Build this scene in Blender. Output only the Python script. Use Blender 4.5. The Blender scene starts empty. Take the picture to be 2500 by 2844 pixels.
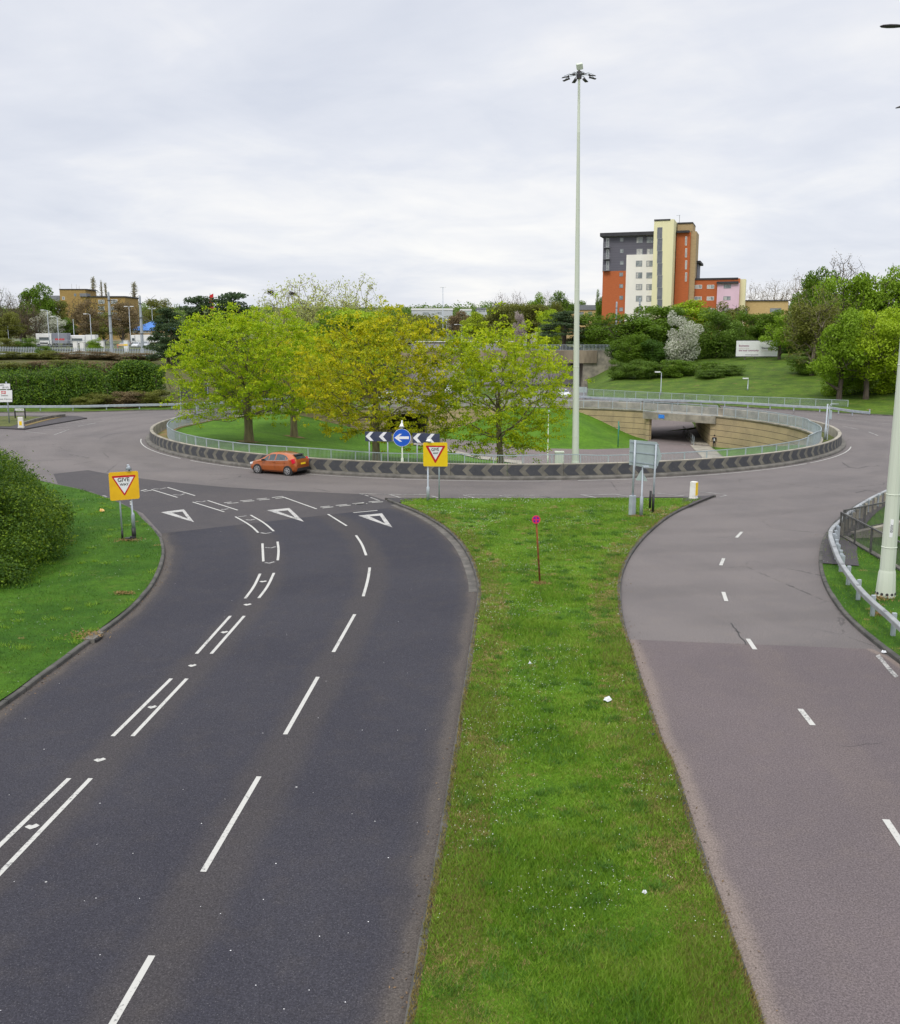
import bpy, math, random
import numpy as np
from mathutils import Vector, Matrix
from mathutils.geometry import delaunay_2d_cdt

random.seed(7)
RNG = np.random.default_rng(7)
R = math.radians
scene = bpy.context.scene
COL = scene.collection

# ------------------------------------------------------------------ camera
F, YH, CH = 2700.0, 940.0, 9.0          # focal length in photo pixels, horizon row, eye height (m)
PITCH = math.atan((1422 - YH) / F)
cp, sp = math.cos(PITCH), math.sin(PITCH)
cam_d = bpy.data.cameras.new("camera")
cam = bpy.data.objects.new("camera", cam_d)
COL.objects.link(cam)
cam.location = (0, 0, CH)
cam.rotation_euler = (math.pi / 2 - PITCH, 0, 0)
cam_d.sensor_fit = 'HORIZONTAL'
cam_d.sensor_width = 36.0
cam_d.lens = F / 2500 * 36.0
cam_d.clip_start = 0.1
cam_d.clip_end = 8000
scene.camera = cam

# ------------------------------------------------------------------ sky, sun, exposure
SUN_EL, SUN_AZ = R(52), R(205)          # azimuth clockwise from +Y: behind and left of the viewer
world = bpy.data.worlds.new("World")
scene.world = world
world.use_nodes = True
wn, wl = world.node_tree.nodes, world.node_tree.links
wn.clear()
def wnode(t, **kw):
    n = wn.new(t)
    for k, v in kw.items():
        setattr(n, k, v)
    return n
out = wnode('ShaderNodeOutputWorld')
bg = wnode('ShaderNodeBackground'); bg.inputs['Strength'].default_value = 0.1
wl.new(bg.outputs[0], out.inputs[0])
sky = wnode('ShaderNodeTexSky'); sky.sky_type = 'NISHITA'; sky.sun_disc = False
sky.sun_elevation = SUN_EL; sky.sun_rotation = SUN_AZ
tc = wnode('ShaderNodeTexCoord')
sep = wnode('ShaderNodeSeparateXYZ'); wl.new(tc.outputs['Generated'], sep.inputs[0])
def wmath(op, a, b=None, clamp=False):
    n = wnode('ShaderNodeMath', operation=op, use_clamp=clamp)
    for i, v in enumerate((a, b)):
        if v is None: continue
        if isinstance(v, (int, float)): n.inputs[i].default_value = v
        else: wl.new(v, n.inputs[i])
    return n.outputs[0]
zc_ = wmath('ADD', wmath('MAXIMUM', sep.outputs[2], 0.0), 0.15)
px_ = wmath('DIVIDE', sep.outputs[0], zc_)
py_ = wmath('DIVIDE', sep.outputs[1], zc_)
comb = wnode('ShaderNodeCombineXYZ'); wl.new(px_, comb.inputs[0]); wl.new(py_, comb.inputs[1])
def wnoise(scale, detail, rough, off, dist=0.0):
    m = wnode('ShaderNodeMapping'); wl.new(comb.outputs[0], m.inputs['Vector'])
    m.inputs['Location'].default_value = off
    n = wnode('ShaderNodeTexNoise'); wl.new(m.outputs[0], n.inputs['Vector'])
    n.inputs['Scale'].default_value = scale; n.inputs['Detail'].default_value = detail
    n.inputs['Roughness'].default_value = rough; n.inputs['Distortion'].default_value = dist
    return n.outputs['Fac']
n1 = wnoise(0.40, 7.0, 0.55, (3.1, 1.7, 0), 0.6)
n2 = wnoise(1.9, 6.0, 0.55, (9.1, 4.2, 2), 0.4)
n3 = wnoise(0.17, 3.0, 0.5, (5.3, 8.8, 4), 0.2)
nn = wmath('ADD', wmath('ADD', wmath('MULTIPLY', n1, 0.5), wmath('MULTIPLY', n2, 0.22)), wmath('MULTIPLY', n3, 0.28))
ramp = wnode('ShaderNodeValToRGB'); wl.new(nn, ramp.inputs[0])
e = ramp.color_ramp.elements
e[0].position = 0.39; e[0].color = (5.7, 6.05, 6.95, 1)
e[1].position = 0.59; e[1].color = (8.7, 8.6, 8.5, 1)
m_ = ramp.color_ramp.elements.new(0.5); m_.color = (7.0, 7.2, 7.8, 1)
zen = wmath('ADD', wmath('MULTIPLY', wmath('MAXIMUM', wmath('SUBTRACT', sep.outputs[2], 0.32), 0.0), 2.0), 1.0)
cl = wnode('ShaderNodeVectorMath', operation='SCALE'); wl.new(ramp.outputs[0], cl.inputs[0]); wl.new(zen, cl.inputs['Scale'])
mixw = wnode('ShaderNodeMix', data_type='RGBA'); mixw.inputs['Factor'].default_value = 0.93
wl.new(sky.outputs[0], mixw.inputs['A']); wl.new(cl.outputs[0], mixw.inputs['B'])
wl.new(mixw.outputs['Result'], bg.inputs['Color'])

sun_d = bpy.data.lights.new("sun", 'SUN'); sun_d.energy = 1.5; sun_d.angle = R(18); sun_d.color = (1, 0.95, 0.87)
sun = bpy.data.objects.new("sun", sun_d); COL.objects.link(sun)
sd = Vector((math.sin(SUN_AZ) * math.cos(SUN_EL), math.cos(SUN_AZ) * math.cos(SUN_EL), math.sin(SUN_EL)))
sun.rotation_euler = sd.to_track_quat('Z', 'Y').to_euler()

vs = scene.view_settings
vs.view_transform = 'Standard'; vs.look = 'None'; vs.exposure = 0.22; vs.gamma = 1.0; vs.use_curve_mapping = False
scene.cycles.max_bounces = 6
scene.cycles.transparent_max_bounces = 6

# ------------------------------------------------------------------ photo pixel -> world point helpers
def at(px, py, z=0.0):
    u, v = (px - 1250) / F, (py - 1422) / F
    t = (CH - z) / (v * cp + sp)
    return Vector((u * t, (cp - v * sp) * t, z))
def atY(px, py, Y):
    u, v = (px - 1250) / F, (py - 1422) / F
    t = Y / (cp - v * sp)
    return Vector((u * t, Y, CH - (v * cp + sp) * t))
def ppm(Y, z=0.0):                      # photo pixels per metre at that distance
    return F / (Y * cp + (CH - z) * sp)
def hit(px, py, P0, d):                 # ray against the vertical plane through P0 along d -> (u, z)
    u, v = (px - 1250) / F, (py - 1422) / F
    ry, rz = cp - v * sp, -(v * cp + sp)
    den = u * d.y - ry * d.x
    t = (P0.x * d.y - P0.y * d.x) / den
    return ((u * t - P0.x) * d.x + (ry * t - P0.y) * d.y, CH + rz * t)
def zoomed(x0, y0, k):                  # coordinates read off an enlarged view of the photo
    return lambda *p: (x0 + p[0] / k, y0 + p[1] / k)
Z1 = zoomed(0, 1060, 2.898); Z2 = zoomed(400, 1080, 2.898); Z3 = zoomed(950, 1080, 2.898)
Z4 = zoomed(1400, 1080, 2.898); Z5 = zoomed(1880, 1060, 2.898)
U1 = zoomed(0, 760, 2.898); U2 = zoomed(400, 760, 2.898); U3 = zoomed(950, 760, 2.898)
U4 = zoomed(1400, 760, 2.898); U5 = zoomed(1880, 760, 2.898); TW = zoomed(1600, 560, 2.898)
L1 = zoomed(0, 1400, 1.997); L2 = zoomed(0, 2000, 1.997); M1 = zoomed(800, 1400, 1.997)
M2 = zoomed(800, 2000, 1.997); N1 = zoomed(1600, 1400, 1.997); N2 = zoomed(1600, 2000, 1.997)
G7 = zoomed(280, 1270, 8.514); W3 = zoomed(0, 1040, 5.616); NR = zoomed(2240, 1340, 3.785)
PW = zoomed(1560, 1080, 3.328); BB = zoomed(2000, 920, 7.488); CP = zoomed(60, 880, 4.084)
def gp(zf, pts, z=0.0):
    return [at(*zf(*p), z) for p in pts]
def resample(pts, step, closed=False):
    P = np.array([tuple(p) for p in pts], float)
    if closed: P = np.vstack([P, P[:1]])
    d = np.r_[0, np.cumsum(np.linalg.norm(np.diff(P, axis=0), axis=1))]
    n = max(2, int(round(d[-1] / step)) + 1)
    s = np.linspace(0, d[-1], n)
    Q = np.c_[[np.interp(s, d, P[:, i]) for i in range(P.shape[1])]].T
    return Q[:-1] if closed else Q
def smooth(pts, it=2):                  # Chaikin corner cutting, ends kept
    P = [Vector(p) for p in pts]
    for _ in range(it):
        Q = [P[0]]
        for a, b in zip(P[:-1], P[1:]):
            Q += [a * .75 + b * .25, a * .25 + b * .75]
        Q.append(P[-1]); P = Q
    return P

# ------------------------------------------------------------------ object helpers
def tag(o, label=None, cat=None, group=None, kind=None):
    if label: o['label'] = label
    if cat: o['category'] = cat
    if group: o['group'] = group
    if kind: o['kind'] = kind
    return o
def empty(name, loc=(0, 0, 0), rz=0.0, label=None, cat=None, group=None):
    o = bpy.data.objects.new(name, None); COL.objects.link(o)
    o.location = loc; o.rotation_euler = (0, 0, rz); o.empty_display_size = 0.2
    return tag(o, label, cat, group)
def link(name, me, parent=None):
    o = bpy.data.objects.new(name, me); COL.objects.link(o)
    if parent: o.parent = parent
    return o
def copy_tree(o, parent=None):
    c = o.copy(); COL.objects.link(c); c.parent = parent
    for ch in o.children: copy_tree(ch, c)
    return c

class MB:
    def __init__(s): s.v = []; s.f = []; s.m = []; s.uv = None
    def add(s, vs, fs, mi=0):
        k = len(s.v); s.v += [tuple(p) for p in vs]
        s.f += [tuple(i + k for i in f) for f in fs]; s.m += [mi] * len(fs); return s
    def box(s, c, size, rz=0.0, mi=0, M=None):
        x, y, z = [q / 2 for q in size]
        P = [Vector((a * x, b * y, d * z)) for d in (-1, 1) for b in (-1, 1) for a in (-1, 1)]
        rot = Matrix.Rotation(rz, 3, 'Z') if M is None else M
        P = [rot @ p + Vector(c) for p in P]
        return s.add(P, [(0, 2, 3, 1), (4, 5, 7, 6), (0, 1, 5, 4), (2, 6, 7, 3), (0, 4, 6, 2), (1, 3, 7, 5)], mi)
    def tube(s, pts, rad, n=8, mi=0, cap=True):
        pts = [Vector(p) for p in pts]
        if not hasattr(rad, '__len__'): rad = [rad] * len(pts)
        rings = []; prev = None
        for i, p in enumerate(pts):
            d = (pts[min(i + 1, len(pts) - 1)] - pts[max(i - 1, 0)]).normalized()
            a = prev if prev is not None else (Vector((1, 0, 0)) if abs(d.z) > .9 else Vector((0, 0, 1)))
            b = d.cross(a).normalized(); a = b.cross(d).normalized(); prev = a
            rings.append([p + (a * math.cos(t) + b * math.sin(t)) * rad[i] for t in [2 * math.pi * (j + .5) / n for j in range(n)]])
        vs = [q for r in rings for q in r]; fs = []
        for i in range(len(pts) - 1):
            for j in range(n):
                fs.append((i * n + j, i * n + (j + 1) % n, (i + 1) * n + (j + 1) % n, (i + 1) * n + j))
        if cap:
            fs.append(tuple(reversed(range(n)))); fs.append(tuple(range((len(pts) - 1) * n, len(pts) * n)))
        return s.add(vs, fs, mi)
    def sweep(s, pts, prof, mi=0, closed=False):    # prof: list of (offset to the left of travel, z)
        P = [Vector(p) for p in pts]; n = len(P); k = len(prof); vs = []
        for i, p in enumerate(P):
            a = P[(i - 1) % n] if closed or i > 0 else p
            b = P[(i + 1) % n] if closed or i < n - 1 else p
            d = b - a; d.z = 0; d.normalize(); nrm = Vector((-d.y, d.x, 0))
            vs += [p + nrm * o + Vector((0, 0, z)) for o, z in prof]
        fs = []
        for i in range(n if closed else n - 1):
            j = (i + 1) % n
            for q in range(k):
                r = (q + 1) % k
                fs.append((i * k + q, i * k + r, j * k + r, j * k + q))
        if not closed:
            fs.append(tuple(range(k))); fs.append(tuple(reversed(range((n - 1) * k, n * k))))
        return s.add(vs, fs, mi)
    def prism(s, poly, d, mi=0):        # planar polygon of 3D points pushed along vector d
        n = len(poly); d = Vector(d)
        vs = [Vector(p) for p in poly] + [Vector(p) + d for p in poly]
        fs = [tuple(range(n)), tuple(reversed(range(n, 2 * n)))]
        fs += [((i + 1) % n, i, i + n, (i + 1) % n + n) for i in range(n)]
        return s.add(vs, fs, mi)
    def build(s, name, mats, parent=None, smooth=False):
        me = bpy.data.meshes.new(name); me.from_pydata(s.v, [], s.f)
        mats = mats if isinstance(mats, (list, tuple)) else [mats]
        for m in mats: me.materials.append(m)
        if len(mats) > 1: me.polygons.foreach_set('material_index', s.m)
        if smooth: me.polygons.foreach_set('use_smooth', [True] * len(me.polygons))
        fix_normals(me)
        return link(name, me, parent)
import bmesh
def fix_normals(me):
    b = bmesh.new(); b.from_mesh(me); bmesh.ops.recalc_face_normals(b, faces=b.faces[:]); b.to_mesh(me); b.free(); me.update()
def sharp(o, ang=40):
    o.data.polygons.foreach_set('use_smooth', [True] * len(o.data.polygons))
    b = bmesh.new(); b.from_mesh(o.data)
    for e_ in b.edges:
        if len(e_.link_faces) == 2 and e_.calc_face_angle(0) > R(ang): e_.smooth = False
    b.to_mesh(o.data); b.free(); return o
def bevel(o, w, seg=2, ang=35):
    b = bmesh.new(); b.from_mesh(o.data)
    bmesh.ops.remove_doubles(b, verts=b.verts[:], dist=1e-5)
    es = [e_ for e_ in b.edges if len(e_.link_faces) == 2 and e_.calc_face_angle(0) > R(ang)]
    bmesh.ops.bevel(b, geom=es, offset=w, segments=seg, affect='EDGES', profile=.6, clamp_overlap=True)
    b.to_mesh(o.data); b.free(); o.data.update(); return o

def inpoly(P, poly):
    P = np.asarray(P, float); q = np.asarray(poly, float)[:, :2]
    x, y = P[:, 0], P[:, 1]; r = np.zeros(len(P), bool)
    x1, y1 = q[:, 0], q[:, 1]; x2, y2 = np.roll(x1, -1), np.roll(y1, -1)
    for a, b, c, d in zip(x1, y1, x2, y2):
        cnd = ((b > y) != (d > y))
        with np.errstate(divide='ignore', invalid='ignore'):
            xi = (c - a) * (y - b) / (d - b) + a
        r ^= cnd & (x < xi)
    return r
def sheet(name, outer, holes, zfun, mat, grid=None, parent=None, kind=None, smooth_=True):
    """Filled polygon with holes, optionally with a grid of inner points, lifted by zfun(x, y)."""
    loops = [outer] + list(holes); V = []; E = []
    for lp in loops:
        k = len(V); lp = [(p[0], p[1]) for p in lp]; V += lp; n = len(lp)
        E += [(k + i, k + (i + 1) % n) for i in range(n)]
    if grid:
        a = np.array([(p[0], p[1]) for p in outer])
        gx = np.arange(a[:, 0].min(), a[:, 0].max(), grid); gy = np.arange(a[:, 1].min(), a[:, 1].max(), grid)
        G = np.array([(x, y) for x in gx for y in gy]) + RNG.uniform(-.2, .2, (len(gx) * len(gy), 2)) * grid
        keep = inpoly(G, outer)
        for h in holes: keep &= ~inpoly(G, h)
        V += [tuple(p) for p in G[keep]]
    ov, oe, of, *_ = delaunay_2d_cdt([Vector(p) for p in V], E, [], 0, 1e-4)
    ov = np.array([tuple(p) for p in ov]); T = np.array([f for f in of if len(f) == 3])
    cen = ov[T].mean(1); keep = inpoly(cen, outer)
    for h in holes: keep &= ~inpoly(cen, h)
    T = T[keep]
    z = np.array([zfun(x, y) for x, y in ov])
    me = bpy.data.meshes.new(name); me.from_pydata(np.c_[ov, z].tolist(), [], T.tolist())
    me.materials.append(mat)
    b = bmesh.new(); b.from_mesh(me)
    for f in b.faces:
        f.normal_update()
        if f.normal.z < 0: f.normal_flip()
        f.smooth = smooth_
    b.to_mesh(me); b.free()
    o = link(name, me, parent)
    if kind: o['kind'] = kind
    return o

# ------------------------------------------------------------------ material helpers
def nt(name):
    m = bpy.data.materials.new(name); m.use_nodes = True
    t = m.node_tree; return m, t.nodes, t.links, t.nodes['Principled BSDF']
class NB:
    """tiny node-building helper"""
    def __init__(s, n, l): s.n, s.l = n, l
    def mk(s, t, **kw):
        x = s.n.new(t)
        for k, v in kw.items(): setattr(x, k, v)
        return x
    def put(s, sock, v):
        if isinstance(v, (int, float)): sock.default_value = v
        elif isinstance(v, tuple): sock.default_value = v if len(v) == len(sock.default_value) else v + (1,)
        else: s.l.new(v, sock)
    def math(s, op, a, b=None, c=None, clamp=False):
        x = s.mk('ShaderNodeMath', operation=op, use_clamp=clamp)
        for i, v in enumerate((a, b, c)):
            if v is not None: s.put(x.inputs[i], v)
        return x.outputs[0]
    def pos(s): return s.mk('ShaderNodeNewGeometry').outputs['Position']
    def obj(s): return s.mk('ShaderNodeTexCoord').outputs['Object']
    def uv(s): return s.mk('ShaderNodeTexCoord').outputs['UV']
    def xyz(s, v):
        x = s.mk('ShaderNodeSeparateXYZ'); s.l.new(v, x.inputs[0]); return x.outputs
    def noise(s, vec, scale, detail=4, rough=.55, dist=0, sc3=None):
        if sc3:
            m = s.mk('ShaderNodeMapping'); s.l.new(vec, m.inputs[0]); m.inputs['Scale'].default_value = sc3; vec = m.outputs[0]
        x = s.mk('ShaderNodeTexNoise'); s.l.new(vec, x.inputs['Vector'])
        x.inputs['Scale'].default_value = scale; x.inputs['Detail'].default_value = detail
        x.inputs['Roughness'].default_value = rough; x.inputs['Distortion'].default_value = dist
        return x.outputs['Fac']
    def vor(s, vec, scale, feature='F1', out='Distance'):
        x = s.mk('ShaderNodeTexVoronoi', feature=feature); s.l.new(vec, x.inputs['Vector']); x.inputs['Scale'].default_value = scale
        return x.outputs[out]
    def step(s, v, a, b):
        x = s.mk('ShaderNodeMapRange', interpolation_type='SMOOTHSTEP'); s.put(x.inputs[0], v)
        x.inputs[1].default_value = a; x.inputs[2].default_value = b; return x.outputs[0]
    def mix(s, f, a, b, mode='MIX'):
        x = s.mk('ShaderNodeMix', data_type='RGBA', blend_type=mode)
        s.put(x.inputs['Factor'], f); s.put(x.inputs['A'], a); s.put(x.inputs['B'], b); return x.outputs['Result']
    def bump(s, h, strength, dist, bsdf):
        x = s.mk('ShaderNodeBump'); x.inputs['Strength'].default_value = strength; x.inputs['Distance'].default_value = dist
        s.l.new(h, x.inputs['Height']); s.l.new(x.outputs[0], bsdf.inputs['Normal'])
def plain(name, c1, c2=None, scale=3.0, rough=.8, metal=0.0, spec=.4, coord='obj', bump=0.0, bscale=30.0, sc3=None, lo=.35, hi=.65, coat=0.0):
    m, n, l, b = nt(name); q = NB(n, l)
    if c2 is None: c2 = tuple(x * .86 for x in c1)
    v = q.obj() if coord == 'obj' else q.pos()
    f = q.step(q.noise(v, scale, 6, .6, sc3=sc3), lo, hi)
    l.new(q.mix(f, c1, c2), b.inputs['Base Color'])
    b.inputs['Roughness'].default_value = rough; b.inputs['Metallic'].default_value = metal
    b.inputs['Specular IOR Level'].default_value = spec
    b.inputs['Coat Weight'].default_value = coat
    if bump: q.bump(q.noise(v, bscale, 4), bump, .02, b)
    return m

def asphalt(name, c1, c2, dust, tracks=0.0, lanes=3, edge=(0.0, 0.0), cracks=0.0, orbit=0.0):
    m, n, l, b = nt(name); q = NB(n, l); p = q.pos()
    big = q.step(q.noise(p, .13, 5, .6, .4), .33, .67)
    col = q.mix(big, c1, c2)
    mid = q.noise(p, 1.3, 6, .65)
    col = q.mix(q.math('MULTIPLY', q.step(mid, .45, .75), .22), col, dust)
    if tracks or edge[0] or edge[1]:
        ux = q.xyz(q.uv())[0]
        wob = q.math('ADD', ux, q.math('MULTIPLY', q.math('SUBTRACT', q.noise(p, .6, 4), .5), .05))
        if tracks:
            s1 = q.math('COSINE', q.math('MULTIPLY', wob, 2 * math.pi * lanes))
            f = q.step(s1, .2, 1.0)                  # oil and dust between the wheel paths
            col = q.mix(q.math('MULTIPLY', f, tracks), col, dust)
        if edge[0]: col = q.mix(q.math('MULTIPLY', q.step(wob, edge[0], edge[0] * .3), .8), col, tuple(x * 1.35 for x in dust))
        if edge[1]: col = q.mix(q.math('MULTIPLY', q.step(wob, 1 - edge[1], 1 - edge[1] * .3), .8), col, tuple(x * 1.35 for x in dust))
    if orbit:                                # tyre-polished bands circling the island
        s3 = q.xyz(p); rx = q.math('SUBTRACT', s3[0], 3.9); ry = q.math('SUBTRACT', s3[1], 93.6)
        rr = q.math('SQRT', q.math('ADD', q.math('MULTIPLY', rx, rx), q.math('MULTIPLY', ry, ry)))
        rr = q.math('ADD', rr, q.math('MULTIPLY', q.noise(p, .12, 3), 3.0))
        fb = q.math('MULTIPLY', q.step(q.math('COSINE', q.math('MULTIPLY', rr, 2 * math.pi / 3.6)), -.2, .9), q.step(q.noise(p, .25, 4), .3, .6))
        col = q.mix(q.math('MULTIPLY', fb, orbit), col, tuple(x * .62 for x in c2))
    g = q.noise(p, 30, 4, .85)
    gr = q.math('ADD', .52, q.math('MULTIPLY', q.step(g, .28, .72), .96))
    chip = q.step(q.noise(p, 60, 1, .5), .66, .74)
    x = q.mk('ShaderNodeVectorMath', operation='SCALE'); l.new(col, x.inputs[0]); l.new(gr, x.inputs['Scale'])
    col = q.mix(q.math('MULTIPLY', chip, .22), x.outputs[0], (.30, .29, .28))
    pale = q.step(q.vor(p, .5, out='Distance'), .014, .008)
    col = q.mix(q.math('MULTIPLY', pale, .8), col, (.5, .5, .48))
    if cracks:
        e_ = q.vor(p, .16, 'DISTANCE_TO_EDGE')
        wv = q.math('ADD', e_, q.math('MULTIPLY', q.math('SUBTRACT', q.noise(p, 2.0, 6, .7), .5), .06))
        cr = q.math('MULTIPLY', q.step(q.math('ABSOLUTE', wv), .006, .001), q.step(q.noise(p, .09, 2), .5, .6))
        col = q.mix(q.math('MULTIPLY', cr, cracks), col, (.02, .02, .02))
    l.new(col, b.inputs['Base Color'])
    b.inputs['Roughness'].default_value = .85; b.inputs['Specular IOR Level'].default_value = .2
    q.bump(g, .25, .01, b)
    return m

def grass_mat(name, dark, light, dry, dryamt=.5, edge=None):
    m, n, l, b = nt(name); q = NB(n, l); p = q.pos()
    a = q.step(q.noise(p, .35, 6, .6), .32, .68)
    col = q.mix(a, dark, light)
    col = q.mix(q.math('MULTIPLY', q.step(q.noise(p, 2.2, 5, .7), .4, .7), .5), col, tuple(x * .62 for x in dark))
    d = q.step(q.noise(p, .9, 6, .7, .6), .56, .70)
    d = q.math('MULTIPLY', d, dryamt)
    if edge:
        d = q.math('MAXIMUM', d, edge(q, p))
    col = q.mix(d, col, dry)
    f = q.noise(p, 19, 5, .85)
    x = q.mk('ShaderNodeVectorMath', operation='SCALE'); l.new(col, x.inputs[0])
    l.new(q.math('ADD', .45, q.math('MULTIPLY', q.step(f, .25, .75), 1.1)), x.inputs['Scale'])
    l.new(x.outputs[0], b.inputs['Base Color'])
    b.inputs['Roughness'].default_value = .9; b.inputs['Specular IOR Level'].default_value = .15
    q.bump(f, .6, .05, b)
    return m

def leaf_mat(name, cols, tr=.35, clump=.25, cs=.7):
    """leaves: colour picked per leaf, clumps a little lighter or darker, some light let through"""
    m, n, l, b = nt(name); q = NB(n, l)
    g = q.mk('ShaderNodeNewGeometry')
    r = q.mk('ShaderNodeValToRGB'); r.color_ramp.interpolation = 'LINEAR'
    es = r.color_ramp.elements
    es[0].color = cols[0] + (1,); es[1].color = cols[-1] + (1,)
    for i, c in enumerate(cols[1:-1]):
        es.new((i + 1) / (len(cols) - 1)).color = c + (1,)
    k = q.math('ADD', q.math('MULTIPLY', g.outputs['Random Per Island'], 1 - clump * 1.6),
               q.math('MULTIPLY', q.step(q.noise(g.outputs['Position'], cs, 3), .3, .7), clump * 1.6), clamp=True)
    l.new(k, r.inputs[0])
    l.new(r.outputs[0], b.inputs['Base Color'])
    b.inputs['Roughness'].default_value = .6; b.inputs['Specular IOR Level'].default_value = .25
    t = q.mk('ShaderNodeBsdfTranslucent'); l.new(r.outputs[0], t.inputs[0])
    ms = q.mk('ShaderNodeMixShader'); ms.inputs[0].default_value = tr
    l.new(b.outputs[0], ms.inputs[1]); l.new(t.outputs[0], ms.inputs[2])
    l.new(ms.outputs[0], n['Material Output'].inputs[0])
    return m
# ================================================================== materials of the setting
M = {}
M['asph_ring'] = asphalt('ring_asphalt', (.152, .136, .131), (.125, .113, .111), (.185, .158, .138), cracks=.6, orbit=.22)
M['asph_dark'] = asphalt('new_asphalt', (.031, .0305, .040), (.039, .038, .047), (.064, .055, .048), tracks=.4, lanes=3, edge=(.035, .04))
M['asph_mid'] = asphalt('patched_asphalt', (.072, .065, .067), (.058, .054, .058), (.10, .088, .078), cracks=.3)
M['asph_exit'] = asphalt('worn_pink_asphalt', (.121, .100, .102), (.104, .087, .090), (.148, .120, .104), tracks=.16, lanes=2, edge=(.06, .03))
M['asph_path'] = asphalt('path_asphalt', (.165, .135, .13), (.14, .12, .117), (.20, .15, .125))
def median_edge(q, p):                     # strimmed, dry grass along the kerbs of the median
    x = q.xyz(q.uv())[0]
    w = q.math('ADD', x, q.math('MULTIPLY', q.math('SUBTRACT', q.noise(p, 1.1, 6, .7), .5), .55))
    return q.math('MULTIPLY', q.step(q.math('ABSOLUTE', q.math('SUBTRACT', w, .5)), .30, .5), .75)
GD, GL, GY = (.056, .125, .009), (.105, .205, .013), (.23, .18, .05)
M['grass'] = grass_mat('verge_grass', (.030, .088, .006), (.056, .135, .008), (.16, .14, .04), .25)
M['grass_median'] = grass_mat('median_grass', (.068, .152, .011), (.118, .228, .015), GY, .5)
M['grass_bank'] = grass_mat('bank_grass', (.045, .085, .010), (.092, .155, .014), (.17, .13, .05), .85)
M['grass_island'] = grass_mat('island_grass', (.055, .13, .009), (.085, .185, .012), (.13, .15, .03), .4)
M['earth'] = plain('bare_earth', (.22, .125, .055), (.12, .13, .03), 1.4, .95, coord='pos', bump=.5)
M['rough_ground'] = grass_mat('rough_ground', (.07, .09, .025), (.12, .13, .04), (.20, .15, .09), .8)
M['kerb'] = plain('kerb_concrete', (.17, .16, .14), (.10, .095, .085), 1.7, .9, coord='pos', bump=.3)
M['kerb_dark'] = plain('kerb_dark', (.10, .095, .085), (.055, .055, .05), 1.5, .9, coord='pos', bump=.3)
def paint(name, col, wear):
    m, n, l, b = nt(name); q = NB(n, l); p = q.pos()
    f = q.step(q.math('ADD', q.math('MULTIPLY', q.noise(p, 16, 5, .75), .7), q.math('MULTIPLY', q.noise(p, 1.2, 3), .3)), wear - .06, wear + .06)
    l.new(q.mix(f, (.10, .10, .10), col), b.inputs['Base Color']); b.inputs['Roughness'].default_value = .7
    return m
M['paint'] = paint('road_paint', (.45, .445, .415), .41)
M['paint_worn'] = paint('road_paint_worn', (.40, .39, .37), .49)
M['concrete'] = plain('weathered_concrete', (.34, .31, .25), (.20, .185, .155), .8, .9, coord='pos', bump=.3)
M['steel'] = plain('galvanised_steel', (.42, .46, .50), (.33, .37, .41), 2.0, .5, metal=.25)
M['steel_rail'] = plain('painted_rail', (.36, .42, .45), (.30, .35, .38), 2.0, .55)
M['steel_old'] = plain('dirty_rail', (.055, .055, .055), (.10, .098, .09), 6.0, .7)
M['black'] = plain('black_paint', (.018, .018, .02), (.028, .028, .028), 4, .5)
M['white'] = plain('white_paint', (.78, .78, .76), (.70, .70, .68), 3, .5)

# aggregate-faced retaining wall with horizontal dark joints
m, n, l, b = nt('aggregate_wall'); q = NB(n, l); p = q.pos(); z = q.xyz(p)[2]
c = q.mix(q.step(q.noise(p, .5, 6, .6), .35, .65), (.42, .325, .18), (.32, .25, .145))
c = q.mix(q.math('MULTIPLY', q.step(q.noise(p, 9, 4, .8), .45, .7), .5), c, (.50, .42, .29))
c = q.mix(q.math('MULTIPLY', q.step(q.noise(p, 1.2, 5, .6, sc3=(1, 1, .12)), .55, .75), .4), c, (.17, .14, .10))
fr = q.math('ABSOLUTE', q.math('SUBTRACT', q.math('FRACT', q.math('DIVIDE', q.math('ADD', z, 3.35), .68)), .5))
c = q.mix(q.step(fr, .455, .475), c, (.035, .03, .025))
l.new(c, b.inputs['Base Color']); b.inputs['Roughness'].default_value = .95; q.bump(q.noise(p, 12, 4, .8), .7, .05, b)
M['wall'] = m
# crash barrier: pale concrete with black arrow panels, UV in metres along and 0..1 up
m, n, l, b = nt('arrow_barrier'); q = NB(n, l); p = q.pos(); uvx = q.xyz(q.uv())
c = q.mix(q.step(q.noise(p, 1.4, 6, .6), .35, .65), (.165, .155, .125), (.10, .095, .08))
c = q.mix(q.math('MULTIPLY', q.step(q.noise(p, 1.0, 5, .6, sc3=(1, 1, .15)), .52, .7), .55), c, (.09, .085, .075))
k = q.math('SUBTRACT', 1, q.math('ABSOLUTE', q.math('SUBTRACT', q.math('MULTIPLY', uvx[1], 2), 1)))
s_ = q.math('FRACT', q.math('ADD', uvx[0], q.math('MULTIPLY', k, .33)))
dk = q.math('MULTIPLY', q.math('LESS_THAN', s_, .66), q.math('MULTIPLY', q.math('GREATER_THAN', uvx[1], .10), q.math('LESS_THAN', uvx[1], .93)))
wear = q.step(q.noise(p, 5, 5, .7), .30, .42)
pc = q.mix(q.noise(p, 3, 4), (.028, .03, .036), (.065, .067, .072))
c = q.mix(q.math('MULTIPLY', dk, q.math('ADD', .35, q.math('MULTIPLY', wear, .65))), c, pc)
l.new(c, b.inputs['Base Color']); b.inputs['Roughness'].default_value = .85
M['barrier_face'] = m

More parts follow.
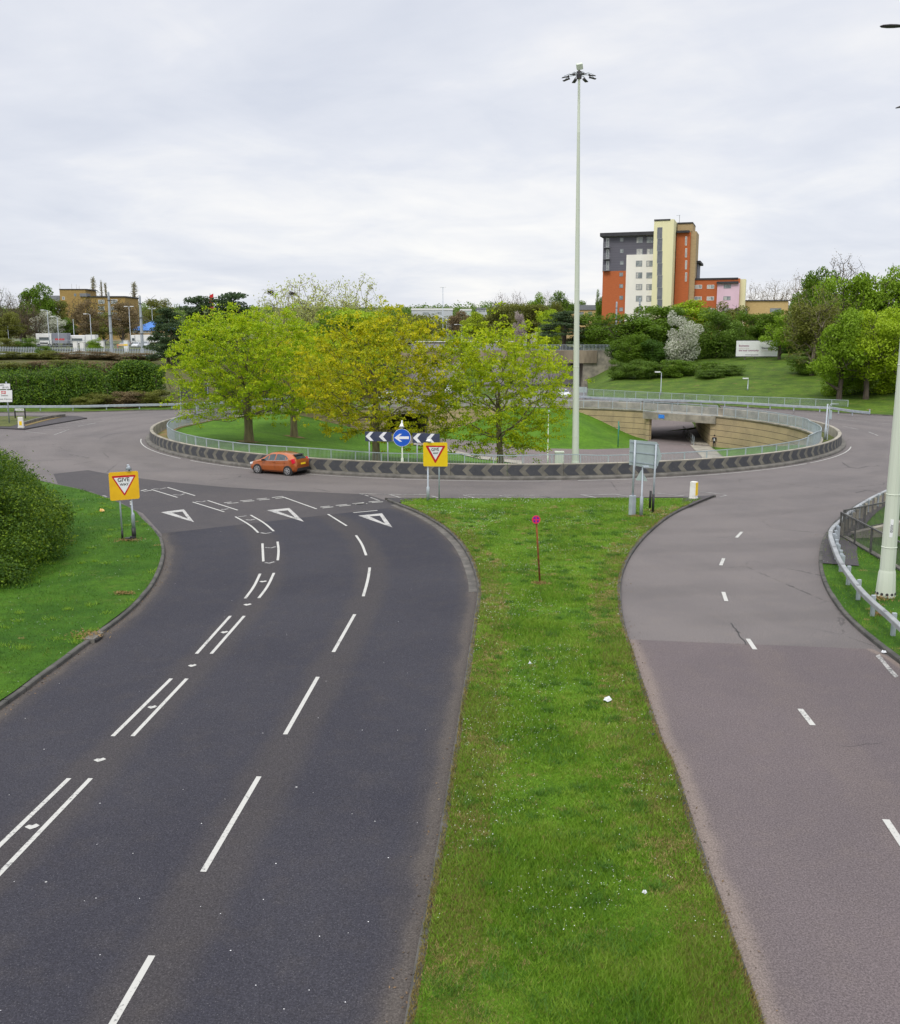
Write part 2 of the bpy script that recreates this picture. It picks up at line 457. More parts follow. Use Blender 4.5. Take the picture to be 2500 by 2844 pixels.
# ================================================================== ring geometry traced from the photo
RC = Vector((3.9, 92.7, 0))
def fourier_ring(pts, K=2):
    P = np.array([(p[0] - RC.x, p[1] - RC.y) for p in pts]); th = np.arctan2(P[:, 1], P[:, 0]); r = np.hypot(P[:, 0], P[:, 1])
    def basis(t):
        t = np.atleast_1d(t); return np.c_[[np.ones_like(t)] + [g(k * t) for k in range(1, K + 1) for g in (np.cos, np.sin)]].T
    A = basis(th); co = np.linalg.solve(A.T @ A + 1e-3 * np.eye(A.shape[1]), A.T @ r)
    return lambda t: basis(np.asarray(t, float)) @ co
bpx = [(422, 1228), (517.6, 1267), (604, 1281), (683, 1295.7), (994.8, 1320), (1117, 1328), (1245.7, 1331), (1379, 1333.6), (1510, 1333), (1638, 1329), (1876, 1319), (1979, 1311), (2176.7, 1289.5), (2287, 1267), (2328.5, 1236)]
tpx = [(2259.5, 1170), (2000.8, 1130.7), (1607, 1116), (486, 1162), (641.6, 1135)]
r_bar = fourier_ring([at(*p, 0) for p in bpx] + [at(*p, .92) for p in tpx])
rpx = [(477, 1150), (477.6, 1166), (503.5, 1194), (558.7, 1214.6), (669, 1228), (771, 1238.7), (891.7, 1246), (1021, 1256), (1098, 1257.7), (1250, 1263.6), (1398.6, 1267), (1576, 1265.6), (1724, 1261), (1855.5, 1256), (1990, 1249), (2087, 1238), (2211, 1217), (2252.6, 1206), (2265.8, 1187.7), (2263, 1177), (2225, 1163.5), (2145.7, 1150.4), (2062.9, 1137.6), (2000, 1131), (1828, 1121), (1790, 1118), (1620, 1114.5), (641.5, 1137), (614, 1140), (563.9, 1145.6)]
r_rail = fourier_ring([at(*p, 1.2) for p in rpx])
def ringpt(rf, deg, dr=0.0, z=0.0):
    t = R(deg); r = float(rf(t)[0]) + dr
    return Vector((RC.x + r * math.cos(t), RC.y + r * math.sin(t), z))
def arc(rf, a0, a1, dr=0.0, z=0.0, step=2.0):
    n = max(2, int(abs(a1 - a0) / step) + 1)
    return [ringpt(rf, a, dr, z) for a in np.linspace(a0, a1, n)]
PL, PR = Vector((24.3, 118.4, 0)), Vector((30.0, 111.9, 0))       # jambs of the subway under the ring
def wall_r(t):                                                    # retaining wall line under the back railing
    return r_rail(t) - .25
aL = math.degrees(math.atan2(PL.y - RC.y, PL.x - RC.x)); aR = math.degrees(math.atan2(PR.y - RC.y, PR.x - RC.x))
A_TL0, A_TL1 = 101.0, 110.0                                       # left subway opening

# ================================================================== road edges traced from the photo
left_kerb = [at(0, 1971), at(55, 1936), at(107.7, 1893), at(175, 1845.7), at(250, 1788), at(300, 1750.5), at(350.5, 1713), at(395.6, 1670), at(430.6, 1625), at(453, 1575), at(459.7, 1535), at(450.7, 1500)]
d0 = (left_kerb[0] - left_kerb[2]).normalized()
left_kerb = [left_kerb[0] + d0 * 14] + left_kerb
left_kerb2 = [at(*p) for p in [(430.6, 1475), (400.6, 1445), (379.6, 1422), (331, 1398), (297, 1388), (262, 1372), (214, 1360), (169, 1351.6), (110, 1338), (20, 1318), (-150, 1290), (-450, 1262), (-900, 1240)]]
med_left = [at(*p) for p in [(1125.5, 2844), (1145.5, 2726), (1168, 2601), (1193, 2475.7), (1215.6, 2350.5), (1240.7, 2200), (1258, 2100), (1283, 1941), (1300.8, 1825.6), (1318, 1710.5), (1328, 1650), (1323.5, 1610), (1305.8, 1560), (1280.7, 1515), (1240.7, 1475), (1195.6, 1445), (1150.5, 1422.5), (1098, 1402)]]
d1 = (med_left[0] - med_left[3]).normalized()
med_left = [med_left[0] + d1 * 9] + med_left
med_right = [at(*p) for p in [(2115.8, 2836), (2080.7, 2731), (2040.7, 2626), (2015.6, 2540.8), (1980.6, 2460.7), (1950.5, 2365.5), (1920.5, 2275.4), (1873, 2125), (1850, 2096), (1820, 2005), (1790, 1916), (1765, 1835.7), (1745, 1775.6), (1731, 1725.5), (1724, 1670), (1724, 1625), (1732.7, 1585), (1755, 1540), (1790, 1495), (1841.7, 1449), (1883, 1423), (1938, 1399), (1985, 1380)]]
d2 = (med_right[0] - med_right[3]).normalized()
med_right = [med_right[0] + d2 * 9] + med_right
right_kerb = [at(*p) for p in [(2500, 1845.7), (2471, 1823), (2426, 1788), (2381, 1750.5), (2336, 1705.5), (2301, 1655), (2281, 1610), (2273.5, 1570), (2276, 1530), (2286, 1495), (2311, 1460), (2341, 1430), (2386, 1400), (2404.5, 1391), (2463, 1365), (2520, 1348), (2620, 1325), (2800, 1300), (3200, 1270)]]
d3 = (right_kerb[0] - right_kerb[3]).normalized()
right_kerb = [right_kerb[0] + d3 * 26] + right_kerb
left_kerb, left_kerb2, med_left, med_right, right_kerb = [smooth(x, 2) for x in (left_kerb, left_kerb2, med_left, med_right, right_kerb)]

def ladder(name, A, B, mat, z, ny=70, nx=10, kind=None):
    """road surface spanned between two edges; UV.x runs 0..1 across it"""
    a = resample(A, 1); b = resample(B, 1)
    ia, ib = np.linspace(0, len(a) - 1, ny), np.linspace(0, len(b) - 1, ny)
    f = lambda q, i: np.c_[[np.interp(i, range(len(q)), q[:, k]) for k in range(2)]].T
    a, b = f(a, ia), f(b, ib); t = np.linspace(0, 1, nx)
    V = a[:, None] * (1 - t)[None, :, None] + b[:, None] * t[None, :, None]
    me = bpy.data.meshes.new(name)
    fs = [(i * nx + j, i * nx + j + 1, (i + 1) * nx + j + 1, (i + 1) * nx + j) for i in range(ny - 1) for j in range(nx - 1)]
    me.from_pydata([(x, y, z) for x, y in V.reshape(-1, 2)], [], fs)
    uvl = me.uv_layers.new(name='UVMap'); uvs = [(t[j], i * .1) for i in range(ny) for j in range(nx)]
    for lp in me.loops: uvl.data[lp.index].uv = uvs[lp.vertex_index]
    me.materials.append(mat); o = link(name, me)
    if me.polygons[0].normal.z < 0: me.flip_normals()
    if kind: o['kind'] = kind
    return o
flat = lambda z: (lambda x, y: z)
ring_hole = arc(r_bar, 0, 358, -.35, 0, 2.0)
# road surfaces, each sheet a few mm above the one below
kl_px = [(-700, 1158), (-300, 1150), (0, 1146), (207, 1146), (345, 1142), (517, 1138.7), (641, 1133.5)]
KL = [at(*p) for p in kl_px] + [Vector((-24, 136, 0)), Vector((-17, 147, 0))]
KR = [Vector((20.5, 147, 0))] + [at(*p) for p in [(1614, 1106.5), (1745, 1113), (1880, 1120), (2052, 1131), (2121, 1136), (2225, 1141), (2363, 1150), (2480, 1156), (2700, 1168), (3000, 1190)]]
KL, KR = smooth(KL), smooth(KR)
V0, V1 = at(2332.5, 1490.6, .12), at(2446, 1556.6, .12)
dV = (V1 - V0).normalized(); V2 = V0 + dV * 26
B0 = V0 + Vector((.35, .55, 0)); B1 = at(2456.6, 1457.6, .12); dB = (B1 - B0).normalized(); B2 = B0 + dB * 30
hollow = [(p.x, p.y) for p in [V0 + dV * .2 + Vector((.25, 0, 0)), V2 + Vector((.25, 0, 0)), B2 + Vector((0, -.3, 0)), B0 + dB * .4 + Vector((.2, -.3, 0))]]
outer = [(-130, 3), (130, 3), (130, 150), (-130, 150)]
dT = Vector((2.8, 20.0, 0)).normalized(); TLN = 20.5
uW = (PR - PL).normalized()
trench = [(p.x, p.y) for p in (PL + dT * 17.5 - Vector((3, 0, 0)), PL + dT * 17.5, PR + dT * TLN, PR + dT * TLN + Vector((3.5, 0, 0)), PR + dT * (TLN + 14) + Vector((4, 0, 0)), PL + dT * 31 - Vector((3, 0, 0)))]
daylight_well = [(p.x, p.y) for p in (PL + dT * 9.5 - uW * 3, PL + dT * 9.5, PR + dT * 16, PR + dT * 16 + uW * 3, PR + dT * 23.5 + uW * 2.5, PL + dT * 17 - uW * 3)]  # added gap in the carriageway that lets daylight into the subway
ring_road = sheet('ring_road', outer, [ring_hole, daylight_well, trench, hollow], flat(0.0), M['asph_ring'], kind='structure')
patch = [at(*p) for p in [Z1(430, 742), Z1(710, 712), Z1(900, 748), Z1(1300, 800), Z1(1797, 848), Z2(1100, 818), Z2(1797, 850), Z3(330, 890), Z3(460, 935), Z3(430, 965), Z2(1480, 1030), Z2(730, 1103), Z1(1300, 1225), Z1(1150, 1060), Z1(900, 950), Z1(600, 860), Z1(470, 835)]]
sheet('patched_road', patch, [], flat(0.004), M['asph_mid'], kind='structure')
approach = ladder('approach_road', left_kerb + [at(449, 1482)], [p for p in med_left if p.y < at(1098, 1411).y] + [at(1098, 1409)], M['asph_dark'], 0.008, kind='structure')
ix = [p for p in med_right if p.y < at(1745, 1776).y]
jx = [p for p in right_kerb if p.y < at(2426, 1802).y]
exit_road = ladder('exit_road', ix + [at(1745, 1776)], jx + [at(2424, 1803)], M['asph_exit'], 0.004, kind='structure')

# ------------------------------------------------------------------ painted markings
def strip(mb, pts, w, z=.013, taper=None):
    P = [Vector((p[0], p[1], z)) for p in pts]
    L, Rr = [], []
    for i, p in enumerate(P):
        d = (P[min(i + 1, len(P) - 1)] - P[max(i - 1, 0)]).normalized(); nn_ = Vector((-d.y, d.x, 0))
        L.append(p + nn_ * w / 2); Rr.append(p - nn_ * w / 2)
    for i in range(len(P) - 1):
        mb.add([L[i], L[i + 1], Rr[i + 1], Rr[i]], [(0, 1, 2, 3)])
def S(*p): return p
mk, mw = MB(), MB()
for pts in [[S(422, 2656), S(290, 2885)], [S(719.6, 2158), S(564, 2423)], [S(883, 1881), S(792, 2041)], [S(985.3, 1707), S(926, 1812)],
            [S(1027, 1577), S(1022, 1612), S(1009, 1657)], [S(989, 1487.6), S(1006, 1512), S(1017, 1543)], [S(911, 1428.5), S(963, 1461)],
            [Z2(1115, 870), Z2(1390, 968)]]:
    strip(mk, smooth([at(*p) for p in pts], 2) if len(pts) > 2 else [at(*p) for p in pts], .105)
for pts in [[S(192, 2163), S(-90, 2436)], [S(252, 2163), S(-60, 2490)], [S(475.7, 1885.7), S(313, 2046)], [S(519, 1885.7), S(368, 2046)],
            [S(640, 1711.5), S(545.8, 1816.6)], [S(678.5, 1711.5), S(587, 1816.6)], [S(722.6, 1594), S(706, 1630), S(681, 1663)], [S(761, 1592), S(743.6, 1630), S(718.6, 1662)],
            [S(729, 1510), S(731.5, 1560)], [S(771, 1505), S(774.4, 1529), S(771.6, 1557)], [S(653.6, 1435.4), S(696.7, 1459.6), S(717.5, 1480)], [S(696, 1431), S(734.7, 1452.7), S(760.6, 1476)],
            [S(535, 1394.7), S(622.6, 1422)], [S(576.7, 1390.5), S(660.5, 1417.5)], [S(420.7, 1360), S(493, 1382)], [S(465, 1354), S(541.5, 1377)]]:
    strip(mk, smooth([at(*p) for p in pts], 2) if len(pts) > 2 else [at(*p) for p in pts], .10)
def zig(pts): strip(mw, [at(*p) for p in pts], .13)
for pts in [[(975, 1278), (1025, 1283), (1058, 1272)], [(975, 1400), (1010, 1405), (1050, 1393)], [(760, 1030), (790, 1029), (825, 1022)], [(820, 1055), (860, 1058), (895, 1050)],
            [(940, 1160), (980, 1166), (1025, 1158)], [(415, 908), (470, 912), (495, 903)], [(620, 972), (650, 972), (682, 965)], [(75, 805), (130, 808), (175, 798)], [(235, 853), (295, 857), (325, 845)]]:
    zig([Z2(*p) for p in pts])
for c_, w, h in [(L1(1373, 557), 12, 3.2), (L1(1245, 710), 11, 3.6), (L1(1067, 895), 12.5, 4.2), (L1(845, 1125), 14, 5), (L1(1460, 429), 11, 2.6), (L2(553, 220), 18, 6.2), (L2(178, 590), 21, 8.5)]:
    mk.add([at(c_[0] + x * w, c_[1] + y * h, .015) for x, y in [(-1, .15), (-.45, -.55), (.1, -.45), (.55, -.95), (1, -.35), (.55, .3), (-.3, .95)]], [tuple(range(7))])
def tri_mark(o, i):
    o = [at(*p, .013) for p in o]; i = [at(*p, .013) for p in i]
    for k in range(3): mk.add([o[k], o[(k + 1) % 3], i[(k + 1) % 3], i[k]], [(0, 1, 2, 3)])
mk_main = mk; mk = MB()
tri_mark([Z1(1296, 1051), Z1(1480, 1026), Z1(1563, 1131)], [Z1(1385, 1055), Z1(1468, 1045), Z1(1512, 1103)])
tri_mark([Z2(988, 977), Z2(1170, 959), Z2(1287, 1069)], [Z2(1078, 985), Z2(1158, 977), Z2(1217, 1037)])
tri_mark([Z3(131, 1020), Z3(322, 1001), Z3(407, 1116)], [Z3(222, 1026), Z3(305, 1020), Z3(347, 1084)])
m_tri = mk; mk = mk_main
for zf, a_ in [(Z2, [(645, 918, 705, 912), (670, 925, 760, 917), (775, 903, 870, 895), (795, 911, 888, 902), (908, 889, 990, 881), (925, 897, 1012, 889), (1030, 876, 1115, 867), (1058, 884, 1130, 876),
                     (1418, 953, 1495, 945), (1438, 961, 1522, 951), (1545, 940, 1635, 931), (1572, 946, 1665, 937), (1678, 926, 1770, 917), (1705, 932, 1797, 924)]),
               (Z3, [(85, 927, 178, 920), (107, 932, 195, 925), (215, 912, 305, 903), (240, 917, 330, 910), (90, 998, 285, 980)]),
               (Z1, [(780, 925, 850, 918), (800, 932, 862, 925), (1135, 880, 1180, 868), (1155, 885, 1220, 876)])]:
    for x0, y0, x1, y1 in a_: strip(mk, [at(*zf(x0, y0)), at(*zf(x1, y1))], .13)
for zf, a_ in [(Z3, [(140, 843, 170, 852), (180, 855, 215, 865), (230, 875, 300, 900), (160, 845, 370, 850), (380, 850, 500, 887), (720, 863, 800, 885), (975, 855, 1110, 892), (1265, 858, 1420, 892), (1590, 857, 1755, 890), (370, 850, 690, 852), (1000, 855, 1250, 856), (1300, 857, 1590, 857)]),
               (Z4, [(285, 858, 450, 890), (615, 853, 800, 887), (890, 848, 1090, 880), (1235, 840, 1485, 868), (1580, 830, 1780, 850), (1735, 873, 1790, 858), (620, 853, 890, 849)]),
               (Z5, [(1335, 358, 1460, 385), (1545, 405, 1620, 435), (1650, 340, 1735, 335), (1300, 305, 1560, 328)]),
               (Z1, [(205, 402, 370, 420), (260, 390, 525, 383), (340, 374, 590, 367), (430, 352, 670, 347), (500, 333, 770, 337), (565, 322, 840, 318), (660, 305, 930, 302), (435, 430, 555, 385), (630, 360, 770, 333)])]:
    for x0, y0, x1, y1 in a_: strip(mw, [at(*zf(x0, y0)), at(*zf(x1, y1))], .11)
for zf, a_ in [(N1, [(920, 155, 890, 187), (819, 302, 803, 341), (817, 489, 834, 540), (953, 749, 993, 808), (1243, 1138, 1314, 1229)]), (N2, [(1718, 554, 1845, 745)])]:
    for x0, y0, x1, y1 in a_: strip(mk, [at(*zf(x0, y0)), at(*zf(x1, y1))], .135)
for a0, a1 in [(-172, -142), (-139, -123), (-121, -84), (-82, -45), (-44, -20)]:
    strip(mk, [(p.x, p.y) for p in arc(r_bar, a0, a1, .75, 0, 1.5)], .09, .006)
M['paint_mid'] = paint('road_paint_chipped', (.43, .42, .40), .455)
m_tri.build('give_way_triangles', M['paint_mid'], ring_road)
mo = mk.build('lane_markings', M['paint'], ring_road); mo2 = mw.build('faded_markings', M['paint_worn'], ring_road)

# cracks, seams and a paint spill on the exit road
mc = MB(); rr_ = random.Random(4)
def crack(pts, w):
    P = resample([at(*p) for p in pts], .22); P = [Vector((p[0] + rr_.uniform(-.035, .035), p[1] + rr_.uniform(-.05, .05), 0)) for p in P]
    strip(mc, P, w, .0105)
crack([N1(862, 660), N1(890, 705), N1(915, 740), N1(945, 782)], .035); crack([N1(880, 705), N1(905, 712)], .03);
crack([N2(1470, 148), N2(1560, 140), N2(1690, 128)], .008)
crack([Z5(1330, 650), Z5(1390, 690), Z5(1460, 700), Z5(1540, 680)], .05); crack([Z5(1440, 895), Z5(1530, 872), Z5(1620, 888)], .05); crack([Z1(800, 460), Z1(870, 430), Z1(1010, 405)], .06)
M['tar'] = plain('tar_seam', (.022, .021, .021), (.035, .033, .032), 6, .6)
mc.build('cracks', M['tar'], exit_road)
ms_ = MB(); ms_.add([at(*N1(x, y), .011) for x, y in ((1662, 842), (1684, 832), (1712, 868), (1740, 902), (1790, 955), (1770, 962), (1735, 928), (1698, 880))], [tuple(range(8))]); ms_.build('paint_spill', M['paint_worn'], exit_road)
for P_, lab_ in ((N1(1715, 900), 0), ):
    pass
# ------------------------------------------------------------------ verges, median, kerbs
def kerb(name, pts, side, w=.14, h=.125, mat=None):
    P = [Vector((p[0], p[1], 0)) for p in resample(pts, .9)]
    mb = MB(); s_ = side
    for a_, b_ in zip(P[:-1], P[1:]):                # separate stones with open joints
        j_ = (b_ - a_) * .012; dz_ = Vector((0, 0, random.uniform(-.008, .006)))
        mb.sweep([a_ + j_ + dz_, b_ - j_ + dz_], [(0, -.05), (0, h * .8), (s_ * .03, h), (s_ * w, h), (s_ * w, -.05)])
    o = mb.build(name, mat or M['kerb_dark']); o['kind'] = 'structure'; return o
lk = left_kerb + left_kerb2
kerb('left_kerb', lk, 1)
median_loop = med_left + [at(1060, 1391)] + [at(1069, 1388), at(1260, 1388), at(1400, 1389), at(1745, 1387), at(1917, 1385), at(1985, 1380)] + list(reversed(med_right))
kerb('median_kerb_west', med_left + [at(1075, 1392)], -1, .16)
kerb('median_kerb_east', list(reversed(med_right)), -1, .14)
kerb('median_kerb_north', [at(1069, 1388), at(1260, 1388), at(1400, 1389), at(1745, 1387), at(1917, 1385), at(1985, 1380)], -1, .14)
kerb('right_kerb', right_kerb, -1)
# worn concrete channel beside the median kerb
gut = [p for p in med_left if p.y > at(1328, 1650).y]
mbg = MB(); P_ = [Vector((p[0], p[1], .012)) for p in resample(gut, .9)]
mbg.sweep(P_, [(.0, 0), (.32, 0), (.32, .004), (.0, .006)]); M['channel'] = plain('channel_concrete', (.135, .125, .11), (.075, .07, .063), 1.8, .9, coord='pos', bump=.3); mbg.build('drainage_channel', M['channel'])['kind'] = 'structure'

def inset(pts, d):
    P = [Vector((p[0], p[1], 0)) for p in pts]; out_ = []
    for i, p in enumerate(P):
        t = (P[min(i + 1, len(P) - 1)] - P[max(i - 1, 0)]).normalized(); out_.append(p + Vector((-t.y, t.x, 0)) * d)
    return out_
from functools import reduce
def bumpy(z, a=.03):
    return lambda x, y: z + a * (math.sin(x * 1.3 + y * .7) + math.sin(x * .5 - y * 1.1 + 2)) * .5
verge_left = inset(lk, .13)
vl_poly = [(p.x, p.y) for p in verge_left] + [(-130, verge_left[-1].y), (-130, 4), (verge_left[0].x, 4)]
sheet('left_verge', vl_poly, [], bumpy(.13), M['grass'], grid=2.0, kind='structure')
ml = inset(med_left, -.15); mr = inset(list(reversed(med_right)), -.13)
tipL = [at(1112, 1396)]; north = [at(1150, 1391.5), at(1260, 1390.5), at(1400, 1391.5), at(1745, 1389.5), at(1900, 1388)]
med_poly = [(p.x, p.y) for p in ml[:-2]] + [(p.x, p.y) for p in tipL + north] + [(p.x, p.y) for p in mr[4:]]
med_sheet = sheet('median', med_poly, [], bumpy(.13), M['grass_median'], grid=1.2, kind='structure')
# paved tips of the median
tipR_poly = [at(1900, 1388), at(1917, 1386), at(1985, 1381)] + mr[1:6]
sheet('median_tip', [(p.x, p.y) for p in [at(1897, 1387), at(1984, 1381.5), at(1940, 1399.5), at(1915, 1411), at(1895, 1402)]], [], flat(.137), M['asph_mid'], kind='structure')
sheet('median_tip', [(p.x, p.y) for p in [at(1075, 1390), at(1165, 1389), at(1150, 1397), at(1108, 1402)]], [], flat(.137), M['asph_mid'], kind='structure')
# right-hand verge with the subway hollow cut into it
vr = inset(right_kerb, -.13)
vr_poly = [(p.x, p.y) for p in vr] + [(130, vr[-1].y), (130, 4), (vr[0].x, 4)]
sheet('right_verge', vr_poly, [hollow], bumpy(.13, .02), M['grass'], grid=2.0, kind='structure')
foot = [p for p in vr if at(2290, 1585).y < p.y < at(2500, 1350).y]
fo = [(p.x, p.y) for p in foot] + [(p.x, p.y) for p in reversed(inset(foot, -1.35))]
fw = sheet('kerbside_paving', fo, [hollow], flat(.165), M['asph_mid'], kind='structure')
# the hollow: grass bank falling to a sunken path, concrete walls
C0, C1 = Vector(hollow[0]), Vector(hollow[1]); C3, C2 = Vector(hollow[3]), Vector(hollow[2])
def hz_hollow(x, y):
    d_ = (Vector((x, y)) - C0).length
    return .1 - min(3.2, max(0, d_ - .4) * .30)
sheet('hollow_bank', hollow, [], hz_hollow, M['grass'], grid=1.0, kind='structure')
mb = MB()
mb.prism([Vector((C0.x, C0.y, -3.6)), Vector((C1.x, C1.y, -3.6)), Vector((C1.x, C1.y, .2)), Vector((C0.x, C0.y, .2))], (-.22, -.05, 0))
mb.prism([Vector((C3.x, C3.y, -3.6)), Vector((C2.x, C2.y, -3.6)), Vector((C2.x, C2.y, .2)), Vector((C3.x, C3.y, .2))], (-.1, .25, 0))
tag(mb.build('retaining_wall', M['concrete']), 'low concrete wall around the sunken subway mouth behind the near right railings', 'wall')

# left splitter island
isl = [at(*p) for p in [(-500, 1206), (-100, 1196), (0, 1191), (66, 1194.5), (150, 1179), (242, 1163), (215, 1158), (181, 1156.5), (60, 1157), (-300, 1162), (-600, 1172)]]
mb = MB(); mb.prism([Vector((p.x, p.y, .12)) for p in isl], (0, 0, -.2)); mb.build('splitter_island', M['asph_mid'])['kind'] = 'structure'
ig = [at(*p) for p in [(-500, 1203), (-100, 1193), (0, 1187.5), (30, 1188), (66, 1176), (120, 1161), (60, 1158.5), (-300, 1163)]]
sheet('splitter_grass', [(p.x, p.y) for p in ig], [], flat(.14), M['rough_ground'], kind='structure')
sheet('splitter_soil', [(p.x, p.y) for p in [at(66, 1182), at(72, 1187), at(130, 1171), at(186, 1158.5), at(160, 1158)]], [], flat(.15), M['earth'], kind='structure')
P_ = smooth([at(66, 1180, .12), at(100, 1170, .12), at(140, 1161.5, .12), at(180, 1157, .12)])
for i in range(9):
    a, b_ = P_[int(i * (len(P_) - 1) / 9)], P_[int((i + 1) * (len(P_) - 1) / 9)]
    mbs = MB(); d_ = b_ - a; mbs.box((a + b_) / 2 + Vector((0, 0, .15)), (d_.length * .94, .3, .34), math.atan2(d_.y, d_.x))
    tag(bevel(mbs.build('edging_block', M['kerb']), .04), 'dark stone edging block in the curved row on the left splitter island', 'edging block', 'stone blocks edging the splitter island')

# ================================================================== central island: lawn falling to a sunken path
path_px = [(1060, 1203), (1100, 1203), (1160, 1209), (1226, 1218), (1398, 1235), (1500, 1246), (1640, 1249), (1745, 1246), (1790, 1231), (1803, 1222),
           (1973, 1240), (1985, 1250), (2012, 1272), (1990, 1300), (1800, 1312), (1600, 1302), (1450, 1290), (1330, 1275), (1226, 1250), (1150, 1236), (1060, 1222)]
PATHP = [at(*p, -3.25) for p in path_px]
lt0, lt1 = ringpt(wall_r, A_TL1, -.3), ringpt(wall_r, A_TL0, -.3)
PATHP[0], PATHP[1] = Vector((lt0.x, lt0.y, 0)), Vector((lt1.x, lt1.y, 0))
PATHP[9], PATHP[10] = PL.copy(), PR.copy()
pp = np.array([(p.x, p.y) for p in PATHP])
def dist_path(x, y):
    P = np.array([[x, y]])
    if inpoly(P, pp)[0]: return 0.0
    a, b_ = pp, np.roll(pp, -1, 0); ab = b_ - a
    t = np.clip(((P - a) * ab).sum(1) / (ab ** 2).sum(1), 0, 1)
    return float(np.sqrt((((a + t[:, None] * ab) - P) ** 2).sum(1).min()))
def zi(x, y):
    s_ = min(1, max(0, (y - 99) / 9)); s_ = s_ * s_ * (3 - 2 * s_); s_ = max(s_, min(1, max(0, (x - 22) / 8)))
    d_ = max(0, dist_path(x, y) - .25); t = min(1, d_ / (27 - 14.5 * s_)); t = t * t * (3 - 2 * t)
    return -3.25 + 3.4 * t + .04 * math.sin(x * .8 + y * .5)
lawn_outer = arc(r_bar, 152, 326, -.5, 0, 2.0) + arc(wall_r, -33, aR - 2.2, -.02, 0, 2) + [PR + Vector((.05, 0, 0)), PL - Vector((.05, 0, 0))] + arc(wall_r, aL + 2, 150, -.02, 0, 2)
sheet('island_lawn', lawn_outer, [], zi, M['grass_island'], grid=1.6, kind='structure')
sheet('sunken_path', [(p.x, p.y) for p in PATHP], [], flat(-3.2), M['asph_path'], kind='structure')
# paved footway strip along the near side of the path
fwp = [at(*p, -3.16) for p in [(1973, 1240), (1990, 1252), (2008, 1272), (1980, 1296), (1940, 1297), (1950, 1270), (1925, 1245), (1917, 1236)]]
sheet('footway', [(p.x, p.y) for p in fwp], [], flat(-3.14), M['concrete'], kind='structure')
pe = [at(*p, -3.2) for p in [(1450, 1290), (1330, 1275), (1226, 1250), (1150, 1236), (1150, 1231), (1226, 1244), (1330, 1267), (1450, 1281)]]
sheet('footway', [(p.x, p.y) for p in pe], [], flat(-3.15), M['concrete'], kind='structure')
mbp = MB()
for a_ in [[(1380, 1249), (1420, 1255)], [(1440, 1257), (1505, 1261)], [(1850, 1230), (1905, 1236)]]:
    strip(mbp, [at(*p, -3.19) for p in a_], .12, -3.17)
mbp.build('path_markings', M['paint_worn'], ring_road)
# strip of bare earth between crash barrier and railing
for a0, a1 in [(-190, -124), (-40, 25), (150, 172)]:
    P1, P2 = arc(r_bar, a0, a1, -.45, 0, 3), arc(r_rail, a0, a1, -.35, 0, 3)
    loop = [(p.x, p.y) for p in P1] + [(p.x, p.y) for p in reversed(P2)]
    sheet('earth_strip', loop, [], lambda x, y: zi(x, y) + .05 if dist_path(x, y) > 12 else .18, M['earth'], grid=1.2, kind='structure')
# ledge at road level behind the top of the retaining wall
for a0, a1 in [(-20, aR), (aL, A_TL0 - 3), (A_TL1 + 3, 135)]:
    P1, P2 = arc(r_bar, a0, a1, -.3, 0, 2), arc(wall_r, a0, a1, -.1, 0, 2)
    sheet('wall_ledge', [(p.x, p.y) for p in P1] + [(p.x, p.y) for p in reversed(P2)], [], flat(.2), M['rough_ground'], kind='structure')
P1, P2 = arc(r_bar, aR - 1, aL + 1, -.3, 0, 1), [PL + Vector((0, 0, 0)), PR + Vector((0, 0, 0))]
sheet('bridge_deck_ledge', [(p.x, p.y) for p in P1] + [(p.x, p.y) for p in P2], [], flat(.205), M['concrete'], kind='structure')

# retaining walls and subways
def wall_run(a0, a1, label, extra0=None, extra1=None):
    P = arc(wall_r, a0, a1, 0, -3.7, 1.5)
    if extra0: P = [Vector((extra0.x, extra0.y, -3.7))] + P
    if extra1: P = P + [Vector((extra1.x, extra1.y, -3.7))]
    mb = MB(); mb.sweep(P, [(.0, 0), (.0, 3.86), (-.35, 3.86), (-.35, 0)])
    w = mb.build('retaining_wall', M['wall'])
    cb = MB(); cb.sweep([p + Vector((0, 0, 3.86)) for p in P], [(.05, 0), (.05, .14), (-.45, .14), (-.45, 0)])
    cb.build('coping', M['concrete'], w)
    return tag(w, label, 'wall')
wall_run(-32, aR - 2.2, 'tan aggregate retaining wall curving away right of the subway mouth', extra1=PR + Vector((.05, -.05, 0)))
wall_run(aL + 2, A_TL0, 'tan aggregate retaining wall left of the subway mouth behind the tall mast', extra0=PL + Vector((-.05, .05, 0)))
wall_run(A_TL1, 150, 'tan retaining wall behind the island trees left of the dark subway')
# right subway: floor, side walls, deck
sub = empty('subway', (PL + PR) / 2, 0, 'concrete subway under the ring road with dark passage and blue plate on its beam', 'subway')
def sub_part(mb, name, mat):
    o = mb.build(name, mat, sub); o.matrix_parent_inverse = Matrix.Translation(-sub.location); return o
nP = Vector(((PR - PL).y, -(PR - PL).x, 0)).normalized()
if nP.y > 0: nP = -nP                                          # points to the viewer
uP = (PR - PL).normalized()
mb = MB()
for Q, s_ in ((PL, -1), (PR, 1)):
    mb.prism([Vector((Q.x, Q.y, -3.7)), Vector((Q.x, Q.y, .1)), Vector((Q.x, Q.y, .1)) + dT * (9.5 if s_ < 0 else 16), Vector((Q.x, Q.y, -3.7)) + dT * (9.5 if s_ < 0 else 16)], uP * s_ * .5)
M['brightened_concrete'] = plain('brightened_concrete', (.46, .40, .30), (.34, .29, .22), 1.2, .9, coord='pos')  # concrete lightened in colour to brighten the dark passage
sub_part(mb, 'side_wall', M['wall'])
mb = MB(); e_ = uP * .8
